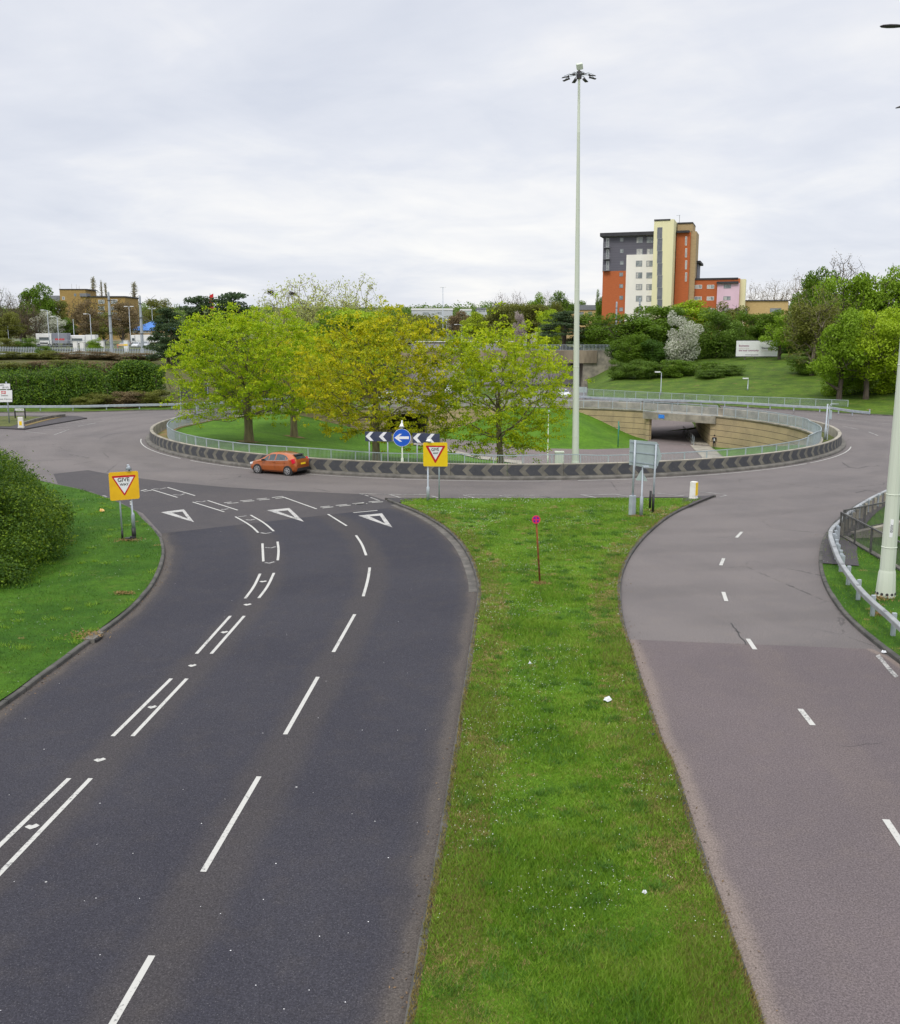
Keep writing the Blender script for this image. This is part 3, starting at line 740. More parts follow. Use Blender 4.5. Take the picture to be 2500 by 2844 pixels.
mb.prism([PL - e_ + Vector((0, 0, -.62)), PR + e_ + Vector((0, 0, -.62)), PR + e_ + Vector((0, 0, .2)), PL - e_ + Vector((0, 0, .2))], nP * .35)
sub_part(mb, 'beam', M['concrete'])
mb = MB()
mb.prism([PL - e_ + Vector((0, 0, -.55)), PR + e_ + Vector((0, 0, -.55)), PR + e_ + Vector((0, 0, -.55)) + dT * 16, PL - e_ + Vector((0, 0, -.55)) + dT * 9.5], (0, 0, .5))
sub_part(mb, 'deck', M['brightened_concrete'])
fl = [PL - dT * .1, PR - dT * .1]
mb = MB(); n_ = 14
for i in range(n_ + 1):
    s_ = i / n_ * (TLN + 12.5); zz = -3.2 + max(0, s_ - 7) * .085
    mb.v += [tuple(PL + dT * s_ + Vector((0, 0, zz))), tuple(PR + dT * s_ + Vector((0, 0, zz)))]
mb.f = [(2 * i, 2 * i + 1, 2 * i + 3, 2 * i + 2) for i in range(n_)]; mb.m = [0] * n_
sub_part(mb, 'floor', M['asph_path'])
def z_tr(x, y):
    s_ = (y - PL.y) / dT.y; xl = PL.x + dT.x * s_; xr = PR.x + dT.x * s_
    d_ = max(0, xl - x, x - xr); return -3.25 + max(0, s_ - 10.5) * .085 + d_ * 1.0 + max(0, s_ - 25) * .5
HOLLOW = [(p.x, p.y) for p in (PL + dT * 8 - uW * 4, PL + dT * 8, PR + dT * 14.5, PR + dT * 14.5 + uW * 4)] + [trench[4], trench[5]]
mb = MB(); a = PR - uP * 2.4
for i in range(3): pass
mb.prism([a + Vector((0, 0, -3.3)), PR + Vector((0, 0, -3.3)), PR + dT * 9 + Vector((0, 0, -3.3)), a + dT * 9 + Vector((0, 0, -3.3))], (0, 0, .2))
sub_part(mb, 'footway', M['concrete'])
mb = MB(); mb.prism([PL + uP * 1.55 + Vector((0, 0, -.42)) + nP * .352, PL + uP * 2.4 + Vector((0, 0, -.42)) + nP * .352, PL + uP * 2.4 + Vector((0, 0, .02)) + nP * .352, PL + uP * 1.55 + Vector((0, 0, .02)) + nP * .352], nP * .03)
M['blue_plate'] = plain('blue_plate', (.02, .16, .62), (.05, .25, .75), 6, .4)
bpl = sub_part(mb, 'blue_plate', M['blue_plate'])
# handrail between carriageway and footway in the subway
hr = empty('handrail', PR - uP * 2.5 - dT * 2.5, 0, 'dark handrail running into the subway between path and footway', 'handrail')
mb = MB(); base = Vector((0, 0, -3.1))
for h in (.55, 1.05): mb.tube([base + Vector((0, 0, h)), base + dT * 13 + Vector((0, 0, h))], .03, 6)
mb.build('rails', M['steel_old'], hr)
for i in range(8):
    q_ = MB(); p_ = base + dT * (13 * i / 7); q_.tube([p_, p_ + Vector((0, 0, 1.05))], .03, 6); q_.build('post', M['steel_rail'] if i < 2 else M['steel_old'], hr)  # outer posts pale, inner ones dark: the passage's shade is put into the colour
# left subway: closed dark passage
ltw = empty('subway', ringpt(wall_r, (A_TL0 + A_TL1) / 2), 0, 'dark second subway opening half hidden behind the middle island tree', 'subway')
a, b_ = ringpt(wall_r, A_TL1), ringpt(wall_r, A_TL0); dr_ = ((a + b_) / 2 - RC); dr_.z = 0; dr_.normalize()
mb = MB(); uq = (b_ - a).normalized()
for Q, s_ in ((a, -1), (b_, 1)):
    mb.prism([Vector((Q.x, Q.y, -3.7)), Vector((Q.x, Q.y, .1)), Vector((Q.x, Q.y, .1)) + dr_ * 13, Vector((Q.x, Q.y, -3.7)) + dr_ * 13], uq * s_ * .5)
mb.prism([a + Vector((0, 0, -.6)), b_ + Vector((0, 0, -.6)), b_ + Vector((0, 0, -.6)) + dr_ * 13, a + Vector((0, 0, -.6)) + dr_ * 13], (0, 0, .55))
mb.prism([a + Vector((0, 0, -3.7)) + dr_ * 13, b_ + Vector((0, 0, -3.7)) + dr_ * 13, b_ + dr_ * 13, a + dr_ * 13], dr_ * .3)
o = mb.build('passage', M['concrete'], ltw); o.matrix_parent_inverse = Matrix.Translation(-ltw.location)
mb = MB(); mb.prism([a + Vector((0, 0, -3.19)) , b_ + Vector((0, 0, -3.19)), b_ + Vector((0, 0, -3.19)) + dr_ * 13, a + Vector((0, 0, -3.19)) + dr_ * 13], (0, 0, -.1))
o = mb.build('floor', M['asph_path'], ltw); o.matrix_parent_inverse = Matrix.Translation(-ltw.location)
mb = MB(); mb.prism([a - uq * .5 + Vector((0, 0, -.6)), b_ + uq * .5 + Vector((0, 0, -.6)), b_ + uq * .5 + Vector((0, 0, .2)), a - uq * .5 + Vector((0, 0, .2))], -dr_ * .3)
o = mb.build('beam', M['concrete'], ltw); o.matrix_parent_inverse = Matrix.Translation(-ltw.location)

# ------------------------------------------------------------------ crash barrier blocks and island kerb
angs = np.linspace(-180, 180, 721); bp = np.array([tuple(ringpt(r_bar, a)) for a in angs])
dl = np.r_[0, np.cumsum(np.linalg.norm(np.diff(bp, axis=0), axis=1))]
NBLK = int(round(dl[-1] / 3.66)); blen = dl[-1] / NBLK
def barpt(s):
    x, y = np.interp(s, dl, bp[:, 0]), np.interp(s, dl, bp[:, 1]); s2 = s + .05
    d_ = Vector((np.interp(s2, dl, bp[:, 0]) - x, np.interp(s2, dl, bp[:, 1]) - y, 0)).normalized()
    return Vector((x, y, 0)), Vector((d_.y, -d_.x, 0))           # point and outward normal
for i in range(NBLK):
    s0, s1 = i * blen + .012, (i + 1) * blen - .012; n_ = 6; V_ = []; UVs = []
    prof = [(.0, .16, 0), (-.07, .97, 1), (-.13, 1.0, 1), (-.30, 1.0, 1), (-.36, .96, 1), (-.40, .1, 0)]
    for j in range(n_):
        s_ = s0 + (s1 - s0) * j / (n_ - 1); p_, nr = barpt(s_)
        V_ += [tuple(p_ + nr * o_ + Vector((0, 0, z_))) for o_, z_, _ in prof]
    k = len(prof); fs = []
    for j in range(n_ - 1):
        for q_ in range(k): fs.append((j * k + q_, (j + 1) * k + q_, (j + 1) * k + (q_ + 1) % k, j * k + (q_ + 1) % k))
    fs += [tuple(range(k)), tuple(reversed(range((n_ - 1) * k, n_ * k)))]
    me = bpy.data.meshes.new('barrier_block'); me.from_pydata(V_, [], fs)
    me.materials.append(M['barrier_face']); me.materials.append(M['concrete'])
    uvl = me.uv_layers.new(name='UVMap')
    for f in me.polygons:
        front = f.index < (n_ - 1) * k and f.index % k == 0
        f.material_index = 0 if front else 1
        for li in f.loop_indices:
            vi = me.loops[li].vertex_index; j, q_ = divmod(vi, k)
            uvl.data[li].uv = (j / (n_ - 1) * 3.0 + .72, prof[q_][2])
    fix_normals(me)
    tag(link('barrier_block', me), 'concrete crash barrier block with black arrow panels in the ring around the island', 'barrier block', 'barrier blocks around the roundabout island')
kp = [ringpt(r_bar, a, 0, 0) for a in np.linspace(-180, 178, 180)]
mb = MB(); mb.sweep(kp, [(.38, -.05), (.38, .2), (-.30, .2), (-.34, .12), (-.34, -.05)], closed=True)
mb.build('island_kerb', M['kerb'])['kind'] = 'structure'

# ------------------------------------------------------------------ railings
def railing(name, label, pts, h=1.1, post=2.0, bar=.11, mat=None, z0=.06, thick=.05, bw=.016, closed=False, panel_mat=None, group=None):
    mat = mat or M['steel_rail']; bm_ = panel_mat or mat
    P = resample(pts, post, closed); base = Vector(P[0])
    root = empty(name, base, 0, label, 'railing', group); off = lambda p: Vector(p) - base
    line = [off(p) for p in resample(pts, .5, closed)]
    tr = MB(); tr.sweep(line, [(-thick / 2, h - .06), (-thick / 2, h), (thick / 2, h), (thick / 2, h - .06)], closed=closed); tr.build('top_rail', mat, root)
    br = MB(); br.sweep(line, [(-.018, z0), (-.018, z0 + .04), (.018, z0 + .04), (.018, z0)], closed=closed); br.build('bottom_rail', mat, root)
    pb = MB()
    for p in resample(pts, bar, closed):
        p = off(p); w = bw / 2
        pb.add([p + Vector((a_ * w, c_ * w, zz)) for zz in (z0, h - .05) for a_, c_ in ((-1, -1), (1, -1), (1, 1), (-1, 1))], [(0, 1, 5, 4), (1, 2, 6, 5), (2, 3, 7, 6), (3, 0, 4, 7)])
    pb.build('infill_bars', bm_, root)
    pm = MB(); pm.box((0, 0, h / 2), (.07, .07, h)); first = None
    for p in P:
        if first is None: first = pm.build('post', mat, root); o = first
        else: o = first.copy(); COL.objects.link(o); o.parent = root
        o.location = off(p)
    return root
def lifted(pts): return [Vector((p.x, p.y, max(.05, zi(p.x, p.y)) if dist_path(p.x, p.y) > 8 else .2)) for p in pts]
railing('railing', 'pale steel railing along the front rim of the island lawn', lifted(arc(r_rail, -150, -31, 0, 0, 1.5)), panel_mat=M['steel_rail'])
railing('railing', 'pale steel railing curving round the left end of the island lawn', lifted(arc(r_rail, 135, 209.8, 0, 0, 1.5)))
railing('railing', 'pale steel railing curving round the right end of the island above the tan wall', [p + Vector((0, 0, .1)) for p in lifted(arc(r_rail, -30.5, aR - 3, 0, 0, 1.5))])
railing('railing', 'taller steel parapet railing over the right subway mouth', [PR + nP * .1 + uP * .9 + Vector((0, 0, .22)), PL + nP * .1 - uP * .9 + Vector((0, 0, .22))], h=1.25, thick=.08, bw=.022)
railing('railing', 'pale steel railing on the retaining wall behind the tall mast and trees', [p + Vector((0, 0, .1)) for p in lifted(arc(r_rail, aL + 3, 134.5, 0, 0, 1.5))])
sr = dict(mat=M['steel_old'], h=1.15, bar=.115, bw=.018, thick=.06, post=1.9)
railing('railing', 'dark grimy railing along the verge in front of the near right mast', [V0, V2], **sr)
railing('railing', 'dark grimy railing running away behind the near right mast beside the kerb paving', [B0, B2], **sr)
# ================================================================== lettering
FONT_CACHE = {}
def text_mesh(s, size, name, mat, parent, M4, align='CENTER', bold=0.0, squash=1.0):
    cu = bpy.data.curves.new('txt', 'FONT'); cu.body = s; cu.size = size; cu.align_x = align; cu.align_y = 'CENTER'
    cu.offset = bold; cu.extrude = .002; cu.resolution_u = 3
    o = bpy.data.objects.new('txt', cu); COL.objects.link(o)
    dg = bpy.context.evaluated_depsgraph_get(); dg.update()
    me = bpy.data.meshes.new_from_object(o.evaluated_get(dg)); bpy.data.objects.remove(o); bpy.data.curves.remove(cu)
    me.materials.clear(); me.materials.append(mat); me.name = name
    t = link(name, me, parent); t.matrix_local = M4 @ Matrix.Diagonal((squash, 1, 1, 1)); return t
def face_m(x, y, z, roll=0.0):          # text lies in local XZ, readable from -Y
    return Matrix.Translation((x, y, z)) @ Matrix.Rotation(roll, 4, 'Y') @ Matrix.Rotation(math.pi / 2, 4, 'X')
def rounded(poly, r, seg=5):            # round the corners of a 2D polygon
    out_ = []; n = len(poly)
    for i in range(n):
        p, a, b_ = Vector(poly[i]), Vector(poly[i - 1]), Vector(poly[(i + 1) % n])
        da, db = (a - p).normalized(), (b_ - p).normalized(); ang = da.angle(db); d_ = min(r / math.tan(ang / 2), (a - p).length * .45, (b_ - p).length * .45)
        p0, p1 = p + da * d_, p + db * d_
        for k in range(seg + 1):
            t = k / seg; out_.append(p0 * (1 - t) ** 2 + p * 2 * t * (1 - t) + p1 * t * t)
    return out_
def plate(poly, y0, y1):                # 2D polygon (x, z) -> prism between y0 (front) and y1
    mb = MB(); mb.prism([Vector((p[0], y0, p[1])) for p in poly], (0, y1 - y0, 0)); return mb
def local_px(pts, P0, d):               # photo pixels -> (u, z) on the sign's vertical plane, origin at P0
    return [Vector(hit(px, py, P0, d)) for px, py in pts]
M['sign_yellow'] = plain('sign_yellow', (.80, .47, .012), (.74, .42, .012), 3, .45)
M['sign_yellow2'] = plain('sign_bright_yellow', (.86, .60, .008), (.82, .55, .01), 3, .45)
M['sign_red'] = plain('sign_red', (.55, .015, .02), (.48, .015, .02), 3, .45)
M['sign_white'] = plain('sign_white', (.78, .79, .80), (.72, .73, .74), 3, .5)
M['sign_black'] = plain('sign_black', (.012, .012, .012), (.02, .02, .02), 3, .5)
M['sign_blue'] = plain('sign_blue', (.008, .085, .46), (.012, .10, .52), 3, .4)
M['sign_navy'] = plain('sign_navy', (.035, .045, .085), (.05, .06, .10), 2, .5)
M['sign_back'] = plain('sign_back', (.36, .43, .41), (.32, .38, .37), 1.5, .55)
M['rust'] = plain('rusty_post', (.26, .085, .02), (.13, .045, .02), 7, .9, lo=.4, hi=.6)
M['cream_green'] = plain('pale_green_paint', (.55, .595, .50), (.52, .565, .47), 1.2, .55, sc3=(1, 1, .2))

def give_way(base_pts, corners, tri_o, tri_i, give, way, label, yel, roll, big_right=True, sizes=(.2, .14)):
    P0, P1 = [at(*p, .12) for p in base_pts]; d = (P1 - P0).normalized(); rz = math.atan2(d.y, d.x)
    root = empty('give_way_sign', P0, rz, label, 'sign'); sep_ = (P1 - P0).length
    q = local_px(corners, P0, d); ztop = max(p[1] for p in q) - .12; zbot = min(p[1] for p in q) - .12
    Lz = lambda pts: [(p[0], p[1] - .12) for p in pts]
    plate(rounded(Lz(q), .09), -.085, -.06).build('panel', yel, root)
    plate(rounded(Lz(local_px(tri_o, P0, d)), .05), -.089, -.084).build('red_triangle', M['sign_red'], root)
    plate(rounded(Lz(local_px(tri_i, P0, d)), .012), -.092, -.088).build('white_triangle', M['sign_white'], root)
    for s, p, sz in (('GIVE', give, sizes[0]), ('WAY', way, sizes[1])):
        u, z = Lz(local_px([p], P0, d))[0]; text_mesh(s, sz, 'lettering', M['sign_black'], root, face_m(u, -.096, z, roll), bold=.003)
    return root, sep_, zbot, ztop
sq = [G7(188, 356), G7(886, 316), G7(927, 968), G7(232, 1027)]
root, sp_, zb, zt = give_way([(340.5, 1499), (372.8, 1498)], sq, [G7(250, 442), G7(843, 404), G7(572, 912)], [G7(315, 484), G7(785, 452), G7(570, 848)],
    G7(545, 526), G7(563, 638), 'weathered orange-yellow GIVE WAY sign on two posts on the left grass verge beside the bush', M['sign_yellow'], R(-3.5), sizes=(.25, .165))
# left sign: thin post, fat lamp post with black base
a_ = MB(); a_.tube([(0, 0, 0), (-.02, -.02, zt * .96)], .038, 10); a_.build('post', M['steel'], root, True)
a_ = MB(); a_.tube([(0, 0, 0), (0, 0, .42)], .05, 10); a_.build('black_base', M['black'], root, True)
a_ = MB(); a_.tube([(sp_, .0, .5), (sp_, 0, 1.12), (sp_, 0, 1.2), (sp_ - .02, -.0, 1.22), (sp_ - .04, 0, zt + .1)], [.08, .08, .06, .045, .042], 12); a_.build('post', M['steel'], root, True)
a_ = MB(); a_.tube([(sp_, 0, 0), (sp_, 0, .52)], .095, 12); a_.build('black_base', M['black'], root, True)
a_ = MB(); a_.tube([(sp_ - .06, -.05, zt + .06), (sp_ - .06, -.05, zt + .2), (sp_ - .07, -.05, zt + .22)], [.15, .065, .06], 12); a_.tube([(sp_ - .07, -.05, zt + .2), (sp_ - .08, -.05, zt + .29)], [.06, .05], 10)
a_.build('lamp_hood', M['steel'], root, True)
a_ = MB(); a_.box((sp_ - .05, -.048, zb - .12), (.07, .01, .16)); a_.build('sticker', M['sign_white'], root)
text_mesh('E', .09, 'lettering', M['sign_black'], root, face_m(sp_ - .05, -.056, zb - .11))
mb = MB(); mb.box((0, 0, .06), (.45, .22, .1), .5); mb.box((.1, .05, .13), (.25, .18, .06), .3)
o = tag(bevel(mb.build('rubber_foot', M['black']), .02), 'dark rubber sign foot lying at the base of the left give way sign', 'rubber foot'); o.location = at(362, 1499, .12)
sq = [Z3(649, 431), Z3(842, 430), Z3(845, 624), Z3(650, 622)]
root, sp_, zb, zt = give_way([(1189, 1390), (1220, 1387)], sq, [Z3(664, 455), Z3(828, 456), Z3(745, 600)], [Z3(690, 467), Z3(803, 468), Z3(746, 570)],
    Z3(743, 487), Z3(746, 517), 'clean bright yellow GIVE WAY sign on two grey posts at the tip of the median', M['sign_yellow2'], 0, sizes=(.235, .14))
a_ = MB(); a_.tube([(0, 0, 0), (0, 0, .75), (0, 0, .8), (0, 0, zt + .1)], [.085, .085, .045, .042], 12); a_.build('post', M['steel'], root, True)
a_ = MB(); a_.tube([(sp_, 0, 0), (sp_, 0, zt * .97)], .04, 10); a_.build('post', M['steel_rail'], root, True)
a_ = MB(); a_.tube([(.02, -.04, zt + .02), (.04, -.04, zt + .1), (.05, -.04, zt + .16)], [.16, .14, .04], 10); a_.tube([(0, 0, zt), (.04, -.02, zt + .16)], .03, 6); a_.build('lamp_hood', M['sign_white'], root, True)

# arrow boards and blue arrow disc behind the barrier
def chev_board(px, posts, label):
    Y0 = ringpt(r_bar, -103, -.95).y; P0 = Vector((atY(posts[0], 1285, Y0).x, Y0, .15)); d = Vector((1, 0.03, 0)).normalized()
    root = empty('arrow_board', P0, math.atan2(d.y, d.x), label, 'sign', 'arrow boards on the island rim')
    q = [(p[0], p[1] - .15) for p in local_px(px, P0, d)]
    plate(q, -.07, -.05).build('board', M['sign_navy'], root)
    x0, x1 = q[0][0], q[1][0]; z0, z1 = q[3][1], q[0][1]; w = x1 - x0; zm = (z0 + z1) / 2; skew = (q[1][1] - q[0][1]) / w
    for c0 in (.02, .52):
        mb = MB(); s = lambda t, z: Vector((x0 + w * t, -.076, z + skew * w * t))
        for t in (z1, z0):
            zz = t + (.03 if t == z0 else -.02)
            mb.prism([s(c0, zm), s(c0 + .17, zz), s(c0 + .30, zz), s(c0 + .155, zm)], (0, .005, 0))
        mb.build('white_arrow', M['sign_white'], root)
    for t in posts:
        u = hit(t, 1285, P0, d)[0]; a_ = MB(); a_.tube([(u, 0, 0), (u, 0, z1 * .98)], .045, 8); a_.build('post', M['steel'], root, True)
    return root
chev_board([Z3(185, 342), Z3(400, 346), Z3(400, 424), Z3(188, 420)], [Z3(222, 0)[0], Z3(370, 0)[0]], 'navy board with two white left arrows, left of the round blue arrow sign')
chev_board([Z3(567, 354), Z3(786, 360), Z3(786, 437), Z3(569, 434)], [Z3(606, 0)[0], Z3(748, 0)[0]], 'navy board with two white left arrows, right of the round blue arrow sign')
Y0 = ringpt(r_bar, -103, -1.0).y; P0 = Vector((atY(1117.5, 1285, Y0).x, Y0, .15)); d = Vector((1, 0, 0))
root = empty('direction_sign', P0, 0, 'round blue sign with white left arrow on a lamp post behind the barrier', 'sign')
c_ = local_px([Z3(483, 392)], P0, d)[0]; cz = c_[1] - .15; rr = 24.6 / ppm(Y0, 1.5)
circ = lambda r_, n=40: [(c_[0] + r_ * math.cos(2 * math.pi * i / n), cz + r_ * math.sin(2 * math.pi * i / n)) for i in range(n)]
plate(circ(rr), -.09, -.06).build('white_rim', M['sign_white'], root); plate(circ(rr * .965), -.095, -.08).build('blue_disc', M['sign_blue'], root)
k = rr; ar = [(-.85, 0), (-.25, .44), (.02, .44), (-.34, .15), (.78, .15), (.78, -.15), (-.34, -.15), (.02, -.44), (-.25, -.44)]
plate([(c_[0] + x * k, cz + z * k) for x, z in ar], -.101, -.09).build('white_arrow', M['sign_white'], root)
a_ = MB(); a_.tube([(0, 0, 0), (0, 0, 1.0), (0, 0, 1.05), (0, 0, cz + rr + .35)], [.09, .09, .05, .045], 10); a_.build('post', M['cream_green'], root, True)
a_ = MB(); a_.tube([(-.02, -.08, cz + rr + .1), (-.02, -.03, cz + rr + .2), (0, 0, cz + rr + .42)], [.18, .13, .04], 10); a_.tube([(0, 0, cz + rr + .3), (0, 0, cz + rr + .55)], .05, 8); a_.build('lamp_hood', M['sign_white'], root, True)

# backs of signs on the median
P0, P1 = at(1755.6, 1432, .12), at(1813, 1424.6, .12); d = (P1 - P0).normalized(); sp_ = (P1 - P0).length
root = empty('direction_sign', P0, math.atan2(d.y, d.x), 'grey back of a large pointed direction sign on two posts on the median', 'sign')
q = [(p[0], p[1] - .12) for p in local_px([Z4(1020, 408), Z4(1240, 429), Z4(1276, 540), Z4(1232, 646), Z4(1015, 612)], P0, d)]
plate(rounded(q, .05), .06, .08).build('panel', M['sign_back'], root)
for t in (.12, .5, .88):
    z0 = q[4][1] + (q[0][1] - q[4][1]) * t; z1 = q[3][1] + (q[1][1] - q[3][1]) * t; xl, xr = q[0][0] + .02, q[1][0] + .1
    a_ = MB(); a_.prism([Vector((xl, .035, z0)), Vector((xr, .035, z1)), Vector((xr, .035, z1 + .05)), Vector((xl, .035, z0 + .05))], (0, .025, 0)); a_.build('rail', M['steel_rail'], root)
a_ = MB(); a_.tube([(0, 0, .5), (.04, 0, q[0][1] - .05)], .055, 10); a_.build('post', M['steel'], root, True)
a_ = MB(); a_.box((0, 0, .52), (.28, .25, 1.04)); bevel(a_.build('base_box', M['steel'], root), .03)
a_ = MB(); a_.tube([(sp_, 0, 0), (sp_ + .06, 0, q[1][1] - .1)], .05, 10); a_.build('post', M['steel'], root, True)
a_ = MB(); a_.tube([(sp_, 0, 0), (sp_ + .01, 0, .98)], .065, 10); a_.tube([(sp_ - .1, .12, .25), (sp_ - .08, .12, 1.15)], .06, 10); a_.build('black_base', M['black'], root, True)
P0 = at(1780.6, 1434.7, .12); d = Vector((1, 0, 0))
root = empty('warning_sign', P0, 0, 'grey back of a small triangular sign on a post below the pointed direction sign', 'sign')
q = [(p[0], p[1] - .12) for p in local_px([Z4(1108, 650), Z4(1159, 745), Z4(1060, 736)], P0, d)]
plate(rounded(q, .04), .05, .065).build('panel', M['sign_back'], root)
zt = hit(*Z4(1106, 628), P0, d)[1] - .12
a_ = MB(); a_.tube([(0, 0, 0), (0, 0, 1.0), (0, 0, 1.06), (0, 0, zt)], [.085, .085, .045, .042], 10); a_.build('post', M['steel'], root, True)
a_ = MB(); a_.box((.12, -.12, zt + .02), (.3, .4, .08)); a_.build('lamp_hood', M['steel'], root)
# no stopping disc on a rusty post
P0 = at(1500, 1618, .12); d = Vector((1, 0, 0))
root = empty('no_stopping_sign', P0, 0, 'small red and blue no stopping disc on a leaning rusty post on the median', 'sign')
cu, cz = hit(*Z3(1562, 1050), P0, d); cz -= .12; rr = 11.6 / ppm(P0.y, 1.5)
a_ = MB(); a_.tube([(0, 0, -.05), (cu * .5, 0, cz * .5), (cu, 0, cz + .1)], .036, 8); a_.build('post', M['rust'], root, True)
circ = lambda r_, n=32, a0=0, a1=2 * math.pi: [(cu + r_ * math.cos(a0 + (a1 - a0) * i / n), cz + r_ * math.sin(a0 + (a1 - a0) * i / n)) for i in range(n)]
M['fade_red'] = plain('faded_red', (.72, .02, .09), (.62, .02, .10), 6, .45); M['fade_blue'] = plain('faded_blue', (.03, .02, .33), (.06, .02, .30), 6, .45)
plate(circ(rr), -.06, -.04).build('red_disc', M['fade_red'], root)
for k in range(4):
    a0 = k * math.pi / 2 + .28; a1 = (k + 1) * math.pi / 2 - .28
    pts = [(cu + rr * .2 * math.cos((a0 + a1) / 2), cz + rr * .2 * math.sin((a0 + a1) / 2))] + [(cu + rr * .74 * math.cos(a0 + (a1 - a0) * i / 6), cz + rr * .74 * math.sin(a0 + (a1 - a0) * i / 6)) for i in range(7)]
    plate(pts, -.065, -.05).build('blue_segment', M['fade_blue'], root)

# bollards
M['bollard_white'] = plain('bollard_white', (.74, .74, .71), (.62, .60, .55), 2.5, .5)
def bollard(P, w, d_, h, rz, label, yel_faces):
    root = empty('bollard', P, rz, label, 'bollard')
    mb = MB(); mb.add([(-w / 2 * s, -d_ / 2 * s, z) if False else (sx * w / 2 * s, sy * d_ / 2 * s, z) for z, s in ((0, 1.08), (.08, 1.08), (.1, 1), (h, .93)) for sx, sy in ((-1, -1), (1, -1), (1, 1), (-1, 1))],
           [(4 * i + j, 4 * i + (j + 1) % 4, 4 * i + 4 + (j + 1) % 4, 4 * i + 4 + j) for i in range(3) for j in range(4)] + [(3, 2, 1, 0), (12, 13, 14, 15)])
    bevel(mb.build('body', M['bollard_white'], root), .025)
    for (c, s) in yel_faces:
        a_ = MB(); a_.box(c, s); bevel(a_.build('yellow_panel', M['sign_yellow2'], root), .01)
    return root
P = at(1926, 1385, .137)
bollard(P, .36, .34, .97, R(-38), 'white traffic bollard with yellow side on the right tip of the median', [((.178, 0, .56), (.012, .30, .74))])
P = at(59, 1188, .12)
bollard(P, .52, .3, 1.08, R(8), 'white traffic bollard with small yellow panel on the left splitter island', [((0, -.152, .46), (.26, .012, .42))])

# railway station sign and street name plate on the left splitter island
P0 = at(26, 1174, .14); d = Vector((1, 0, 0))
root = empty('direction_sign', P0, 0, 'white station and town centre direction sign in two panels at the left edge', 'sign')
def pan(x0, y0, x1, y1): return [(p[0], p[1] - .14) for p in local_px([W3(x0, y0), W3(x1, y0 - 3), W3(x1 + 3, y1 - 4), W3(x0, y1)], P0, d)]
for x0, y0, x1, y1 in ((-330, 145, 160, 231), (-330, 246, 193, 432)):
    q = pan(x0, y0, x1, y1); plate(rounded(q, .04), -.08, -.05).build('panel', M['sign_white'], root)
    fr_ = MB(); fr_.prism([Vector((p[0] + (.02 if i in (1, 2) else -.02), -.045, p[1] + (.02 if i < 2 else -.02))) for i, p in enumerate(q)], (0, .01, 0)); fr_.build('black_edge', M['sign_black'], root)
k_ = 1 / (ppm(P0.y, 3) * 5.616)
def wtext(s, x, y, h, al='RIGHT'):
    u, z = local_px([W3(x, y)], P0, d)[0]; text_mesh(s, h * k_ * 1.45, 'lettering', M['sign_black'], root, face_m(u, -.086, z - .14), align=al)
wtext('A602', 70, 168, 27); wtext('(B197)', 145, 204, 27); wtext('Station', 132, 326, 28); wtext('Town Centre', 188, 384, 28)
u, z = local_px([W3(60, 279)], P0, d)[0]; z -= .14; w_ = 72 * k_; h_ = 42 * k_
plate([(u - w_ / 2, z - h_ / 2), (u + w_ / 2, z - h_ / 2), (u + w_ / 2, z + h_ / 2), (u - w_ / 2, z + h_ / 2)], -.086, -.08).build('red_badge', M['sign_red'], root)
mb = MB(); X = lambda a, b_: Vector((u + a * w_, -.09, z + b_ * h_))
for s in (1, -1):
    mb.prism([X(-.42 * s, .06 * s), X(.42 * s, .06 * s), X(.42 * s, .2 * s), X(-.42 * s, .2 * s)], (0, .004, 0))
    mb.prism([X(-.1 * s, .2 * s), X(.0 * s, .2 * s), X(.24 * s, .42 * s), X(.12 * s, .42 * s)], (0, .004, 0))
mb.prism([X(-.12, -.06), X(-.02, -.06), X(.14, .06), X(.04, .06)], (0, .004, 0)); mb.build('white_arrows', M['sign_white'], root)
for xo in (0, -2.35):
    a_ = MB(); a_.tube([(xo, 0, 0), (xo, 0, q[0][1] + .9)], .065, 10); a_.build('post', M['steel'], root, True)
P0, P1 = at(W3(240, 682)[0], W3(240, 682)[1], .14), at(W3(396, 684)[0], W3(396, 684)[1], .14); d = (P1 - P0).normalized(); sp_ = (P1 - P0).length
root = empty('street_name_plate', P0, math.atan2(d.y, d.x), 'low white street name plate on two black posts beside the left guard rail', 'sign')
ht = hit(*W3(240, 524), P0, d)[1] - .14
for x in (0, sp_):
    a_ = MB(); a_.box((x, 0, ht / 2), (.12, .1, ht)); a_.build('post', M['black'], root)
a_ = MB(); a_.box((sp_ / 2, -.06, ht * .86), (sp_ - .1, .03, ht * .2)); a_.build('plate', M['sign_white'], root)
text_mesh('LYTTON WAY', ht * .145, 'lettering', M['sign_black'], root, face_m(sp_ / 2, -.08, ht * .86))

# ------------------------------------------------------------------ cabinet, thin columns, mast posts on the island
P = Vector((atY(1553, 1288, 67.2).x, 67.2, .1))
root = empty('cabinet', P, 0, 'pale green utility cabinet behind the railing left of the tall mast base', 'cabinet')
a_ = MB(); a_.box((0, 0, .55), (.58, .42, 1.1)); bevel(a_.build('body', M['cream_green'], root), .02)
a_ = MB(); a_.box((0, 0, 1.14), (.66, .5, .1)); bevel(a_.build('lid', M['cream_green'], root), .03)
P = at(1521, 1297, -3.2); zt = hit(1521, 1142, P, Vector((1, 0, 0)))[1]
root = empty('lamp_post', P, 0, 'thin pale lamp post on the sunken lawn between right island tree and tall mast', 'lamp post')
a_ = MB(); a_.tube([(0, 0, 0), (0, 0, 1), (0, 0, 1.05), (0, 0, zt + 3.2)], [.08, .08, .05, .04], 8); a_.build('post', M['cream_green'], root, True)
a_ = MB(); a_.box((0, -.2, zt + 3.24), (.16, .5, .1)); a_.build('lamp_head', M['steel'], root)
P = at(1716.5, 1242, zi(19, 110.4))
